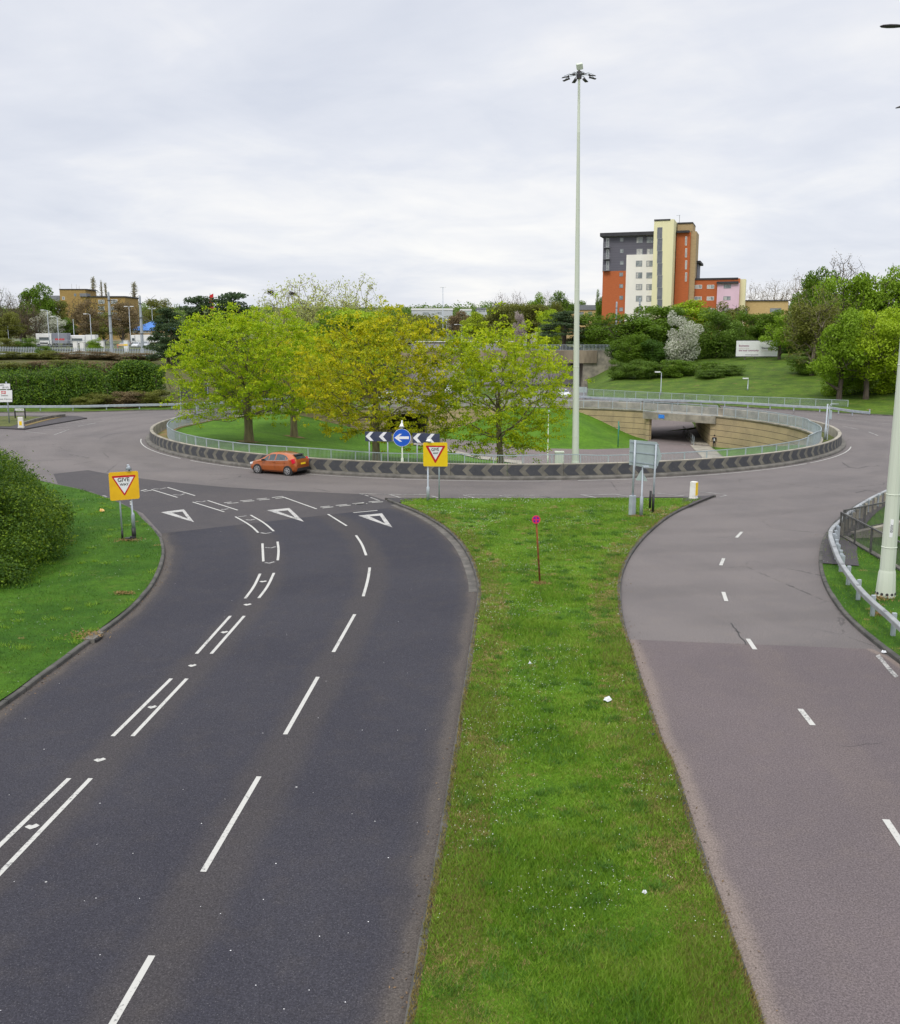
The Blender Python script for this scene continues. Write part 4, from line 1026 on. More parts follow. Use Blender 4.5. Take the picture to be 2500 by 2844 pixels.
M['green_pole'] = plain('green_pole', (.03, .22, .16), (.04, .17, .13), 5, .5)
root = empty('marker_post', P, 0, 'slim dark green post on the grass bank left of the subway', 'post')
a_ = MB(); a_.tube([(0, 0, 0), (0, 0, 2.95)], .06, 8); a_.build('post', M['green_pole'], root, True)
a_ = MB(); a_.box((.09, 0, 2.2), (.1, .06, .5)); a_.build('bracket', M['green_pole'], root)

# tall mast with lamp crown
def octa_pole(z0, z1, r0, r1, n=16, joints=()):
    mb = MB(); zs = [z0] + [j for j in joints for j in (j - .01, j, j + .012, j + .03)] + [z1]
    rad = lambda z: r0 + (r1 - r0) * (z - z0) / (z1 - z0)
    pts = [(0, 0, z) for z in zs]; rs = [rad(z) for z in zs]
    for i in range(len(joints)):
        rs[1 + 4 * i + 1] *= 1.06; rs[1 + 4 * i + 2] *= 1.06
    mb.tube(pts, rs, n); return mb
MAST = Vector((atY(1598.4, 1285, 68).x, 68, .05))
tz = hit(1611, 196, MAST, Vector((1, 0, 0)))[1]
root = empty('high_mast', MAST, 0, 'very tall pale green lighting mast with a crown of floodlights rising from the island', 'lighting mast')
root.rotation_euler = (0, R(-.75), 0)
sharp(octa_pole(0, tz, .25, .072, n=24, joints=[2.2, 7, 12.2, 17.5, 22.4]).build('pole', M['cream_green'], root), 18)
a_ = MB(); a_.tube([(0, 0, 0), (0, 0, .06), (0, 0, .07), (0, 0, .5)], [.48, .48, .34, .25], 16); a_.build('base_flange', M['cream_green'], root)
M['lamp_dark'] = plain('lamp_housing', (.035, .03, .04), (.06, .055, .06), 4, .5)
a_ = MB(); a_.tube([(0, 0, tz - .55), (0, 0, tz - .1)], .17, 12); a_.build('crown_hub', M['lamp_dark'], root)
a_ = MB(); a_.box((.02, -.05, tz + .2), (.40, .42, .36), M=Matrix.Rotation(R(24), 3, 'X') @ Matrix.Rotation(R(-10), 3, 'Y')); bevel(a_.build('winch_cover', M['cream_green'], root), .03)
M['lamp_lens'] = plain('lamp_lens', (.55, .57, .58), (.5, .5, .5), 4, .2)
for k in range(8):
    a0 = k * math.pi / 4 + .2; ca, sa = math.cos(a0), math.sin(a0); rl = 1.02
    am = MB(); am.tube([(.15 * ca, .15 * sa, tz - .3), (rl * .7 * ca, rl * .7 * sa, tz - .28), (rl * ca, rl * sa, tz - .42)], .025, 6); lh = am.build('lamp_arm', M['steel'], root)
    Mr = Matrix.Rotation(a0, 3, 'Z') @ Matrix.Rotation(R(12), 3, 'Y')
    b_ = MB(); b_.box((rl * ca * .92, rl * sa * .92, tz - .48), (.46, .24, .045), M=Mr); b_.box((rl * .72 * ca, rl * .72 * sa, tz - .42), (.06, .18, .13), M=Mr); bevel(b_.build('floodlight', M['lamp_dark'], lh), .02)
# nearer mast cut off by the right edge of the picture
P = at(2459, 1655, .12)
root = empty('high_mast', P, 0, 'thick pale green lighting mast close by at the right edge with a white number label', 'lighting mast')
sharp(octa_pole(.2, 18.8, .262, .10, n=12, joints=[1.75, 3.6, 8, 13]).build('pole', M['cream_green'], root), 20)
a_ = MB(); n_ = 12
a_.tube([(0, 0, 0), (0, 0, .05), (0, 0, .06), (0, 0, .85), (0, 0, .93)], [.345, .345, .335, .285, .262], 12); sharp(a_.build('flared_base', M['cream_green'], root), 20)
for k in range(12):
    a0 = 2 * math.pi * (k + .5) / 12; ca, sa = math.cos(a0), math.sin(a0)
    if sa < .3:
        b_ = MB(); b_.tube([(ca * .26, sa * .26, .12), (ca * .338, sa * .338, .12)], .05, 10); b_.build('bolt_recess', M['lamp_dark'], root)
a_ = MB(); a_.box((-.075, -.222, 2.45), (.10, .02, .62), R(-18)); a_.build('number_label', M['sign_white'], root)
text_mesh('X050', .13, 'lettering', M['sign_black'], root, Matrix.Translation((-.078, -.236, 2.45)) @ Matrix.Rotation(R(-18), 4, 'Z') @ Matrix.Rotation(R(90), 4, 'Y') @ Matrix.Rotation(math.pi / 2, 4, 'X'))
for k in range(4):
    a0 = k * math.pi / 2 + math.pi; ca, sa = math.cos(a0), math.sin(a0)
    am = MB(); am.tube([(0, 0, 18.5), (.95 * ca, .95 * sa, 18.62)], .04, 6); lh = am.build('lamp_arm', M['steel'], root)
    b_ = MB(); vs = []
    Mr = Matrix.Rotation(a0, 3, 'Z')
    b_.tube([Mr @ Vector((x, 0, 18.62)) for x in (.9, .96, 1.15, 1.35, 1.55, 1.63)], [.05, .10, .14, .15, .11, .03], 10)
    b_.v = [(x, y, 18.62 + (z - 18.62) * .34) for x, y, z in b_.v]; b_.build('floodlight', M['lamp_dark'], lh, True)
# curved lamp arm reaching into the picture at the right edge
P = Vector((atY(2530, 1290, 62).x + 1.2, 62, .12)); tipz = atY(2488, 300, 62)
root = empty('lamp_post', P, 0, 'distant street lamp arm just reaching in at the right edge high in the sky', 'lamp post')
tl = tipz - P
a_ = MB(); a_.tube([(0, 0, 0), (0, 0, tl.z - .9), (-.15, 0, tl.z - .25), (tl.x * .5, 0, tl.z + .28), (tl.x * .7, 0, tl.z + .25)], [.1, .07, .06, .05, .045], 8); a_.build('post', M['steel'], root, True)
a_ = MB(); a_.tube([(tl.x * .68, 0, tl.z + .25), (tl.x * .85, 0, tl.z + .16), (tl.x, 0, tl.z)], [.05, .11, .03], 8); a_.build('lamp_head', M['lamp_dark'], root, True)
# hinged bracket post on the right end of the island
P = at(2292, 1221, .2); d = Vector((1, 0, 0)); zt = hit(2296, 1122, P, d)[1] - .2
root = empty('bracket_post', P, 0, 'white hooked signal post with control box at the right end of the island', 'post')
a_ = MB(); a_.tube([(0, 0, 0), (0, 0, 1), (0, 0, 1.05), (.02, 0, zt)], [.11, .11, .075, .065], 8); a_.build('post', M['steel'], root, True)
a_ = MB(); a_.tube([(.0, 0, 0), (.2, 0, 0), (.22, 0, zt - .12), (.3, 0, zt), (1.0, 0, zt)], .04, 6); a_.build('hook_arm', M['steel'], root, True)
a_ = MB(); a_.box((.3, -.05, zt * .7), (.2, .2, .75)); bevel(a_.build('control_box', M['steel_rail'], root), .02)

# ------------------------------------------------------------------ guard rails
def guard(label, line, posts, mat, w=.17, h=.17, slots=0, post_w=.12):
    base = Vector((line[0].x, line[0].y, .12)); root = empty('guard_rail', base, 0, label, 'guard rail')
    ln = [p - base for p in line]
    mb = MB(); mb.sweep(ln, [(-w / 2, -h / 2), (-w / 2, h / 2), (w / 2, h / 2), (w / 2, -h / 2)]); bevel(mb.build('beam', mat, root), .02, 1)
    for p, m_, hh in posts:
        a_ = MB(); q = Vector(p) - base; a_.box((0, 0, hh / 2), (post_w, post_w * .8, hh)); o = a_.build('post', m_, root); o.location = (q.x, q.y, 0)
    if slots:
        for p in resample(ln, slots)[1:-1]:
            a_ = MB()
            for s_ in (-.07, .07): a_.box((p[0] + s_ * .3, p[1] + s_, p[2] + h / 2 + .002), (.13, .025, .006), .2)
            a_.build('splice_slots', M['steel_old'], root)
    return root
bl = [NR(984, 1522), NR(850, 1395), NR(700, 1270), NR(560, 1130), NR(440, 970), NR(340, 820), NR(290, 690), NR(250, 580), NR(255, 512), NR(300, 460), NR(370, 400), NR(440, 332), NR(560, 242), NR(700, 162), NR(840, 95), (2500, 1350), (2600, 1328), (2760, 1302)]
line = [at(*p, .72) for p in bl]; dd = (line[0] - line[3]).normalized(); line = [line[0] + dd * 24] + line
line = smooth(line, 2); lp = resample(line, 1)
posts = []
for p in resample(line, 2.1): posts.append(((p[0] + .17, p[1] + .03, 0), M['steel'], .72))
for p in [q for q in resample(line, 1.05) if 36 < q[1] < 60]:
    posts.append(((p[0] + .22, p[1], 0), M['concrete'] if p[1] > 43 else M['steel'], .66))
M['steel_dull'] = plain('dull_galvanised', (.33, .345, .35), (.25, .26, .265), 1.5, .6, metal=.15)
guard('grey box beam guard rail bending round the near right verge', line, posts, M['steel_dull'], slots=3.2)
line = [p + Vector((0, 0, .62)) for p in inset(KL[:-3], 1.6)]
guard('long pale guard rail in front of the left hedge', line, [((p[0], p[1] + .12, 0), M['steel'], .6) for p in resample(line, 4.0)], M['steel'], .12, .3)
gl = [at(*p, .68) for p in [Z4(560, 62), Z4(1000, 86), Z5(0, 152), Z5(500, 172), Z5(900, 196), Z5(1250, 213), Z5(1400, 236)]] + [at(*Z5(1555, 252), .3)]
guard('long pale guard rail along the far right kerb of the ring below the grass bank', gl, [((p[0], p[1] + .12, 0), M['steel'], .6) for p in resample(gl, 3.2)], M['steel'], .12, .3)
fr2 = [at(*p, .12) for p in [Z4(560, 52), Z4(1060, 82), Z4(1797, 122), Z5(900, 198), Z5(1375, 221)]]
railing('railing', 'pale pedestrian railing behind the far right guard rail at the foot of the bank', fr2, h=1.15, post=2.1, bar=.12, bw=.02)
# ================================================================== vehicles
M['glass'] = plain('car_glass', (.03, .045, .05), (.05, .07, .075), 2, .08, spec=.8)
M['tyre'] = plain('tyre', (.018, .018, .018), (.03, .03, .03), 8, .85)
M['alloy'] = plain('alloy', (.55, .55, .56), (.45, .45, .46), 4, .3, metal=.6)
M['trim'] = plain('dark_trim', (.02, .02, .022), (.03, .03, .03), 4, .6)
M['chrome'] = plain('chrome', (.75, .75, .75), (.7, .7, .7), 4, .15, metal=.9)
M['tail'] = plain('tail_lamp', (.62, .01, .03), (.55, .01, .04), 4, .2, coat=.6)
M['lamp_clear'] = plain('clear_lamp', (.72, .74, .76), (.66, .68, .7), 4, .1, coat=.6)
def car_paint(name, c): return plain(name, c, tuple(x * .9 for x in c), 2, .28, metal=.35 if max(c) < .7 else 0, spec=.5, coat=.7)
ST = [  # x, bottom z, belt z, top z, half width low, half width belt, half width top
    (0.00, .34, .58, .64, .50, .46, .30), (0.06, .24, .62, .70, .66, .60, .40), (0.20, .20, .70, .79, .76, .71, .50), (0.50, .19, .79, .89, .82, .78, .60),
    (0.90, .18, .86, .98, .85, .82, .66), (1.12, .18, .89, 1.07, .855, .83, .66), (1.45, .18, .91, 1.28, .86, .84, .62), (1.72, .18, .925, 1.42, .86, .845, .59), (2.05, .18, .94, 1.475, .86, .85, .575),
    (2.50, .18, .965, 1.485, .86, .85, .57), (2.95, .18, .99, 1.455, .86, .845, .555), (3.30, .19, 1.02, 1.40, .855, .83, .54), (3.52, .21, 1.04, 1.34, .845, .81, .525),
    (3.72, .24, 1.03, 1.20, .82, .77, .53), (3.86, .28, .98, 1.03, .78, .72, .56), (3.93, .36, .86, .90, .72, .68, .52), (3.95, .45, .74, .78, .66, .62, .48)]
def ring_of(s, out_=0.0):
    x, zb, zs, zt, wl_, wb, wt = s; o = out_
    h = [(0, zb), (wl_ * .86, zb), (wl_ + o, zb + .12), (wl_ + .012 + o, zb + (zs - zb) * .45), (wl_ + o, zb + (zs - zb) * .62), (wl_ - .022 + o, zs - (zs - zb) * .22), (wb + o, zs),
         (wb - (wb - wt) * .10 + o, zs + (zt - zs) * .12), (wt + .03 + o, zs + (zt - zs) * .84), (wt - .06, zt - .012 + o), (wt * .5, zt + .0 + o), (0, zt + .008 + o)]
    return [Vector((x, y, z)) for y, z in h]
def lerp_st(x):
    for a, b_ in zip(ST[:-1], ST[1:]):
        if a[0] <= x <= b_[0]:
            t = (x - a[0]) / (b_[0] - a[0]); return tuple(p + (q - p) * t for p, q in zip(a, b_))
def make_car(label, paint_m, detail=True, group=None):
    root = empty('parked_car', (0, 0, 0), 0, label, 'car', group)
    mb = MB(); k = 12; xs = sorted(set([s[0] for s in ST] + [1.3, 1.58, 2.27, 2.72, 3.12, 3.42, 3.62, .35, .7]))
    for s in (lerp_st(x) for x in xs):
        r = ring_of(s); mb.v += [tuple(p) for p in r] + [(p.x, -p.y, p.z) for p in reversed(r[1:-1])]
    n = 2 * k - 2
    for i in range(len(xs) - 1):
        for j in range(n): mb.f.append((i * n + j, i * n + (j + 1) % n, (i + 1) * n + (j + 1) % n, (i + 1) * n + j)); mb.m.append(0)
    mb.f += [tuple(range(n)), tuple(reversed(range((len(xs) - 1) * n, len(xs) * n)))]; mb.m += [0, 0]
    sharp(mb.build('body', paint_m, root), 32)
    def side_patch(corners, y_off, mat, name, parent=root, both=True):
        """corners: (x, t) with t=0 at the belt line, 1 at the roof edge"""
        for sg in ((1, -1) if both else (1,)):
            g = MB(); pts = []
            for x, t in corners:
                r = ring_of(lerp_st(x)); a, b_ = r[6], r[8]; p = a + (b_ - a) * t; pts.append(Vector((p.x, sg * (p.y + y_off), p.z)))
            g.v = [tuple(p) for p in pts]; g.f = [tuple(range(len(pts)))]; g.m = [0]; g.build(name, mat, parent)
    side_patch([(1.22, .06), (1.5, .06), (1.85, .06), (2.22, .05), (2.24, .92), (2.0, .94), (1.75, .9), (1.5, .78)], .010, M['glass'], 'side_window')
    side_patch([(2.30, .05), (2.7, .05), (3.05, .06), (3.36, .12), (3.2, .52), (3.05, .78), (2.8, .92), (2.5, .94), (2.32, .94)], .010, M['glass'], 'side_window')
    def top_patch(xa, xb, j0, nseg, mat, name, f0=0.0, f1=1.0, lift=.012):
        g = MB(); xs_ = np.linspace(xa, xb, nseg)
        for x in xs_:
            r = ring_of(lerp_st(x)); nrm = lift
            row = [r[8] + (r[9] - r[8]) * .75, r[10], r[11]]; full = row + [Vector((p.x, -p.y, p.z)) for p in reversed(row[:-1])]
            dz = (lerp_st(min(x + .05, 3.94))[3] - lerp_st(max(x - .05, .01))[3]) / .1; L_ = math.hypot(1, dz)
            g.v += [(p.x - dz / L_ * nrm, p.y, p.z + nrm / L_) for p in full]
        m5 = 5
        for i in range(nseg - 1):
            for j in range(m5 - 1): g.f.append((i * m5 + j, i * m5 + j + 1, (i + 1) * m5 + j + 1, (i + 1) * m5 + j)); g.m.append(0)
        return g.build(name, mat, root, True)
    top_patch(1.10, 1.68, 9, 6, M['glass'], 'windscreen')
    top_patch(3.56, 3.82, 9, 5, M['glass'], 'rear_window')
    for sx, px_ in ((0, .80), (0, 3.29)):
        for sg in (1, -1):
            w = MB(); w.tube([(px_, sg * .66, .30), (px_, sg * .878, .30)], .36, 24); w.build('wheel_arch', M['trim'], root, False)
            w = MB(); w.tube([(px_, sg * .68, .30), (px_, sg * .875, .30), (px_, sg * .892, .30)], [.30, .30, .27], 24); wh = w.build('wheel', M['tyre'], root, False)
            w = MB(); w.tube([(px_, sg * .885, .30), (px_, sg * .896, .30)], .215, 24); w.build('rim', M['trim'] if detail else M['alloy'], wh)
            if detail:
                w = MB()
                for q_ in range(7):
                    a0 = 2 * math.pi * q_ / 7; c_, s_ = math.cos(a0), math.sin(a0)
                    w.tube([(px_ + .03 * c_, sg * .902, .30 + .03 * s_), (px_ + .215 * c_, sg * .902, .30 + .215 * s_)], [.035, .028], 4)
                w.tube([(px_ + .21 * math.cos(t), sg * .9, .30 + .21 * math.sin(t)) for t in np.linspace(0, 2 * math.pi, 25)], .018, 4)
                w.build('spokes', M['alloy'], wh)
    for sg in (1, -1):
        def quad(pts, mat, name):
            g = MB(); g.v = [(x, sg * y, z) for x, y, z in pts]; g.f = [tuple(range(len(pts)))]; g.m = [0]; return g.build(name, mat, root)
        g = MB(); g.box((3.70, sg * .765, .97), (.26, .14, .34), M=Matrix.Rotation(R(-22), 3, 'Y') @ Matrix.Rotation(sg * R(-17), 3, 'Z')); bevel(g.build('tail_lamp', M['tail'], root), .05)
        g = MB(); g.box((.30, sg * .66, .685), (.42, .17, .15), M=Matrix.Rotation(R(-14), 3, 'Y') @ Matrix.Rotation(sg * R(-26), 3, 'Z')); bevel(g.build('headlight', M['lamp_clear'], root), .04)
        g = MB(); g.box((1.34, sg * .94, .97), (.14, .2, .13)); bevel(g.build('wing_mirror', M['trim'] if detail else paint_m, root), .03)
        if detail:
            a = [ring_of(lerp_st(x))[6] for x in np.linspace(1.16, 3.32, 12)]
            g = MB(); g.tube([(p.x, sg * (p.y + .004), p.z + .008) for p in a], .013, 5); g.build('window_trim', M['chrome'], root)
            g = MB()
            for x0 in (2.16, 3.0): g.box((x0, sg * .85, .84), (.2, .03, .035))
            g.build('door_handle', paint_m, root)
            g = MB()
            for x0 in (1.2, 2.27, 3.02):
                pts = [ring_of(lerp_st(x0))[j] for j in (2, 3, 4, 5, 6)]; g.tube([(p.x, sg * (p.y + .001), p.z) for p in pts], .006, 4)
            g.build('door_gap', M['trim'], root)
    g = MB(); g.box((3.925, 0, .40), (.09, 1.30, .22)); bevel(g.build('rear_bumper_insert', M['trim'], root), .03)
    if detail:
        g = MB(); g.box((3.955, 0, .78), (.02, .52, .115), M=Matrix.Rotation(R(-10), 3, 'Y')); g.build('number_plate', M['sign_yellow2'], root)
        g = MB(); g.box((3.60, 0, 1.355), (.20, .95, .035), M=Matrix.Rotation(R(14), 3, 'Y')); bevel(g.build('roof_spoiler', M['trim'], root), .012)
    return root
orange = car_paint('copper_paint', (.40, .10, .018))
car = make_car('copper orange hatchback driving round the front of the ring road', orange)
car.name = 'hatchback_car'
wf, wr = at(712, 1314.5), at(803.5, 1321.5)                      # near-side wheels touch the road here
dd = (wr - wf); dd.z = 0; rz = math.atan2(dd.y, dd.x)
mid = (wf + wr) / 2; ax = dd.normalized(); nl = Vector((-ax.y, ax.x, 0))
if nl.y > 0: nl = -nl                                              # near side of the car
car.rotation_euler = (0, 0, rz); car.location = mid - ax * 2.045 - nl * .85 + Vector((0, 0, .005))

# ------------------------------------------------------------------ person with backpack at the subway mouth
def person(P, rz):
    sk = [("pel", (0, 0, .90), .155), ("waist", (0, 0, 1.08), .15), ("chest", (0, -.02, 1.30), .185), ("neckb", (0, -.01, 1.46), .10), ("neck", (0, -.01, 1.52), .06)]
    V_ = []; E_ = []; Rd = []
    def add_(p, r, par):
        V_.append(p); Rd.append(r); i = len(V_) - 1
        if par is not None: E_.append((par, i))
        return i
    i0 = add_((0, 0, .90), .15, None); i1 = add_((0, 0, 1.08), .145, i0); i2 = add_((0, -.02, 1.30), .175, i1); i3 = add_((0, -.01, 1.44), .11, i2)
    for s in (-1, 1):
        h_ = add_((s * .09, 0, .84), .10, i0); st = .14 * s
        kn = add_((s * .10, .05 + st * .5, .47), .068, h_); an = add_((s * .10, -st, .09), .05, kn); add_((s * .11, -st + .14, .035), .04, an)
        sh = add_((s * .20, -.01, 1.38), .075, i2); el = add_((s * .27, -.03 - st * .4, 1.10), .055, sh); wr_ = add_((s * .27, .06 - st * .6, .87), .035, el)
    me = bpy.data.meshes.new('clothes'); me.from_pydata(V_, E_, [])
    o = bpy.data.objects.new('clothes', me); COL.objects.link(o)
    sm = o.modifiers.new('s', 'SKIN'); 
    for i, r in enumerate(Rd):
        me.skin_vertices[0].data[i].radius = (r, r * .8)
    me.skin_vertices[0].data[0].use_root = True
    o.modifiers.new('d', 'SUBSURF').levels = 1
    dg = bpy.context.evaluated_depsgraph_get(); dg.update(); m2 = bpy.data.meshes.new_from_object(o.evaluated_get(dg)); bpy.data.objects.remove(o)
    m2.polygons.foreach_set('use_smooth', [True] * len(m2.polygons)); return m2
M['cloth'] = plain('black_cloth', (.012, .012, .016), (.022, .022, .028), 6, .9); M['skin'] = plain('skin', (.45, .26, .19), (.42, .24, .17), 6, .6); M['hair'] = plain('dark_hair', (.02, .014, .01), (.03, .02, .015), 10, .7)
PP = at(1983, 1248, -3.14); root = empty('person', PP, R(-20), 'person in black clothes with a small white-fronted backpack walking by the subway wall', 'person'); root.scale = (.95, .95, .95)
m2 = person(PP, 0); m2.materials.clear(); m2.materials.append(M['cloth']); body = link('clothes', m2, root)
def ball(name, c, r, mat, parent, n=12):
    mb = MB(); zs = np.linspace(-1, 1, 9); mb.tube([(c[0], c[1], c[2] + z * r[2]) for z in zs], [max(.004, r[0] * math.sqrt(max(0, 1 - z * z))) for z in zs], n)
    mb.v = [(x, c[1] + (y - c[1]) * r[1] / r[0], z) for x, y, z in mb.v]; return mb.build(name, mat, parent, True)
hd = ball('head', (0, .01, 1.60), (.078, .095, .115), M['skin'], root); nk = MB(); nk.tube([(0, -.01, 1.42), (0, 0, 1.54)], [.06, .052], 8); nk.build('neck', M['skin'], root)
ball('hair', (0, -.02, 1.635), (.086, .095, .10), M['hair'], root)
ft = MB()
for s in (-1, 1): ft.box((s * .035, .10, 1.615), (.02, .01, .01))
ft.box((0, .112, 1.585), (.02, .03, .03)); ft.box((0, .105, 1.55), (.045, .01, .008)); ft.build('face', M['hair'], hd)
for s in (-1, 1):
    hb = MB(); wp = Vector((s * .27, .06 - .14 * s * .6, .87)); hb.tube([wp + Vector((0, 0, .02)), wp + Vector((0, .01, -.05)), wp + Vector((0, .012, -.10))], [.028, .04, .036], 8)
    for f in range(4):
        y0 = -.03 + f * .02; L_ = (.075, .085, .08, .062)[f]; hb.tube([wp + Vector((0, y0, -.09)), wp + Vector((-s * .008, y0, -.09 - L_ * .6)), wp + Vector((-s * .025, y0 + .003, -.09 - L_))], [.010, .009, .007], 6)
    hb.tube([wp + Vector((0, .035, -.04)), wp + Vector((-s * .01, .058, -.075)), wp + Vector((-s * .015, .06, -.1))], [.012, .010, .008], 6); hb.build('hand', M['skin'], root, True)
bpk = MB(); bpk.box((0, -.27, 1.22), (.30, .17, .42)); bpo = bevel(bpk.build('backpack', M['cloth'], root), .05)
a_ = MB(); a_.box((.01, -.362, 1.17), (.09, .015, .28), R(0)); bevel(a_.build('white_panel', M['sign_white'], bpo), .01)

# ------------------------------------------------------------------ litter on the grass and road
def litter(P, s, mat, label, cat='litter'):
    mb = MB(); rr = random.Random(int(P.x * 100)); ring_ = [Vector((math.cos(t) * s * rr.uniform(.6, 1), math.sin(t) * s * rr.uniform(.5, .9), rr.uniform(0, .4) * s)) for t in np.linspace(0, 2 * math.pi, 9)[:-1]]
    mb.v = [tuple(p) for p in ring_] + [tuple(Vector((p.x * rr.uniform(.4, .8), p.y * rr.uniform(.4, .8), s * rr.uniform(.3, .9)))) for p in ring_] + [(rr.uniform(-.2, .2) * s, 0, s * .7)]
    mb.f = [(i, (i + 1) % 8, 8 + (i + 1) % 8, 8 + i) for i in range(8)] + [(8 + i, 8 + (i + 1) % 8, 16) for i in range(8)] + [tuple(reversed(range(8)))]; mb.m = [0] * 17
    o = mb.build('litter', mat); o.location = P; return tag(o, label, cat)
M['litter_white'] = plain('litter_white', (.7, .72, .74), (.55, .57, .6), 10, .6); M['litter_orange'] = plain('litter_orange', (.75, .35, .06), (.7, .5, .2), 10, .6)
litter(at(1686, 1946, .16), .14, M['litter_white'], 'crumpled white bag lying on the right half of the median grass')
litter(at(1471, 1844, .16), .07, M['litter_white'], 'small white scrap on the median grass below the rusty post')
litter(at(1790, 2480, .16), .07, M['litter_white'], 'narrow white paper scrap in the lower median grass')
litter(at(1812, 2042, .16), .07, M['black'], 'small black lump near the right edge of the median')
litter(at(284, 1420, .16), .17, M['litter_orange'], 'orange crisp packet on the left verge behind the give way sign')
litter(at(2455, 1813, .02), .09, M['litter_white'], 'pale blue can lying in the right gutter by the drain')
litter(at(1215, 1389, .16), .14, M['kerb'], 'small pale stone at the foot of the bright give way sign', 'stone')
# bare patches round posts (filled with dead grass below)
SOIL = []
for (cx_, cy_, w, d_) in [(357, 1500, .75, .26), (1500, 1621, .3, .13), (1768, 1434, .62, .26), (1818, 1421, .38, .36), (344, 1648, .42, .12), (242, 1764, .62, .26), (2440, 1660, .6, .3), (2447, 1706, .35, .15)]:
    c_ = at(cx_, cy_, .15); rr = random.Random(cx_)
    poly = [(c_.x + w * math.cos(t) * rr.uniform(.65, 1.1), c_.y + d_ * 1.6 * math.sin(t) * rr.uniform(.65, 1.1)) for t in np.linspace(0, 2 * math.pi, 22)[:-1]]
    SOIL.append((c_.x, c_.y, w, d_))
# drain with white-marked kerb on the left verge
P = at(262, 1777, .0); root = empty('gully', P, 0, 'kerb drain opening with dark slot on the left kerb below the bush', 'drain')
dk_ = (at(300, 1750.5) - at(250, 1788)).normalized(); Mr = math.atan2(dk_.y, dk_.x)
a_ = MB(); a_.box((-.02, .0, .07), (.75, .34, .14), Mr); a_.build('cover', M['kerb'], root)
a_ = MB(); a_.box((.09, -.09, .05), (.42, .22, .09), Mr); a_.build('dark_slot', M['black'], root)
# ================================================================== ground beyond the ring
M['scrub'] = grass_mat('scrub', (.06, .075, .022), (.11, .095, .04), (.15, .10, .055), .9)
KLa = np.array([(p.x, p.y) for p in KL]); KRa = np.array([(p.x, p.y) for p in KR])
ol = np.argsort(KLa[:, 0]); orr = np.argsort(KRa[:, 0])
ykl = lambda x: float(np.interp(x, KLa[ol, 0], KLa[ol, 1])); ykr = lambda x: float(np.interp(x, KRa[orr, 0], KRa[orr, 1]))
def sst(t): t = min(1, max(0, t)); return t * t * (3 - 2 * t)
XL = lambda y: float(np.interp(y, [130, 147, 170, 222, 330], [-22, -17, -14, -13, -13]))
XR = lambda y: float(np.interp(y, [147, 170, 222, 330], [20.5, 24, 31, 31]))
def far_h(y): return 6.6 + max(0, y - 240) * .016 + .000006 * max(0, y - 400) ** 2
def hl(x, y):
    t = y - ykl(x); h_ = .13 + max(0, min(t - 7, 80)) * .065 + max(0, min(y - 205, 35)) * .035
    return max(.1, min(h_, .13 + max(0, XL(y) - x) * .45)) + .05 * math.sin(x * .6) * sst((t - 3) / 6)
def hr_(x, y):
    t = y - ykr(x) if x > KRa[:, 0].min() else 30; h_ = .13 + max(0, t - 4.5) * .066
    return max(.1, min(h_, 6.6, .13 + max(0, x - XR(y) - .5) * .5)) + .06 * math.sin(x * .5 + y * .3) * sst((t - 5) / 6)
def ground_z(x, y):
    if y > 232: return far_h(y)
    return hl(x, y) if x < 4 else hr_(x, y)
lp_ = [(p.x, p.y) for p in KL if p.x > -200] + [(-14, 170), (-13, 222), (-13, 233), (-230, 233), (-230, KL[0].y)]
kx_ = [p for p in KL if p.x > -200]; vb_ = [p + Vector((0, 7.0, 0)) for p in kx_[:-6]]
sheet('left_bank', [(p.x, p.y) for p in vb_] + [(vb_[-1].x + 2, vb_[-1].y + 14), (-14.5, 170), (-13, 222), (-13, 233), (-230, 233), (-230, vb_[0].y)], [], hl, M['scrub'], grid=4.0, kind='structure')
sheet('left_bank_verge', [(p.x, p.y) for p in kx_] + [(-14, 170), (-14.5, 170), (vb_[-1].x + 2, vb_[-1].y + 14)] + [(p.x, p.y) for p in reversed(vb_)], [], hl, M['grass_bank'], grid=3.0, kind='structure')
rp_ = [(30.9, 233), (31, 222), (24, 170)] + [(p.x, p.y) for p in KR if p.x < 220] + [(240, KR[-1].y), (240, 233)]
sheet('right_bank', rp_, [trench], hr_, M['grass_bank'], grid=3.0, kind='structure')
hole_ = [(-13, 229), (31, 229), (31, 330), (-13, 330)]
sheet('railway_land', [(-1200, 229), (1200, 229), (1200, 3500), (-1200, 3500)], [hole_], lambda x, y: far_h(y) if y > 232 else 6.55, M['rough_ground'], grid=60.0, kind='structure')
sheet('ground', [(-4000, -400), (4000, -400), (4000, 4000), (-4000, 4000)], [[(-60, 40), (70, 40), (70, 345), (-60, 345)]], flat(-4.5), M['rough_ground'], kind='structure')
sheet('daylight_hollow', HOLLOW, [], lambda x, y: min(z_tr(x, y), -.1 if y < ykr(x) + 1 else hr_(x, y) + .02), M['grass_bank'], grid=1.0, kind='structure')  # added hollow behind the road opening, widened to bring daylight into the subway
zr = lambda y: float(np.interp(y, [139, 175, 215, 245, 332], [.0, -.7, -1.6, -1.6, 7.6]))
for nm, x0, x1, mt, dz in (('dual_carriageway', -26, 34, M['asph_ring'], .004), ('road_median', 4, 7.5, M['grass_bank'], .15)):
    n_ = 24; mb = MB()
    for i in range(n_ + 1):
        y = 139 + i * (332 - 139) / n_; mb.v += [(x0, y, zr(y) + dz), (x1, y, zr(y) + dz)]
        if i: mb.f.append((2 * i - 2, 2 * i - 1, 2 * i + 1, 2 * i)); mb.m.append(0)
    mb.build(nm, mt)['kind'] = 'structure'
for pts, s_ in ((KL, 1), (KR, 1)): kerb('far_kerb', pts, s_, .16, .13, M['kerb'])

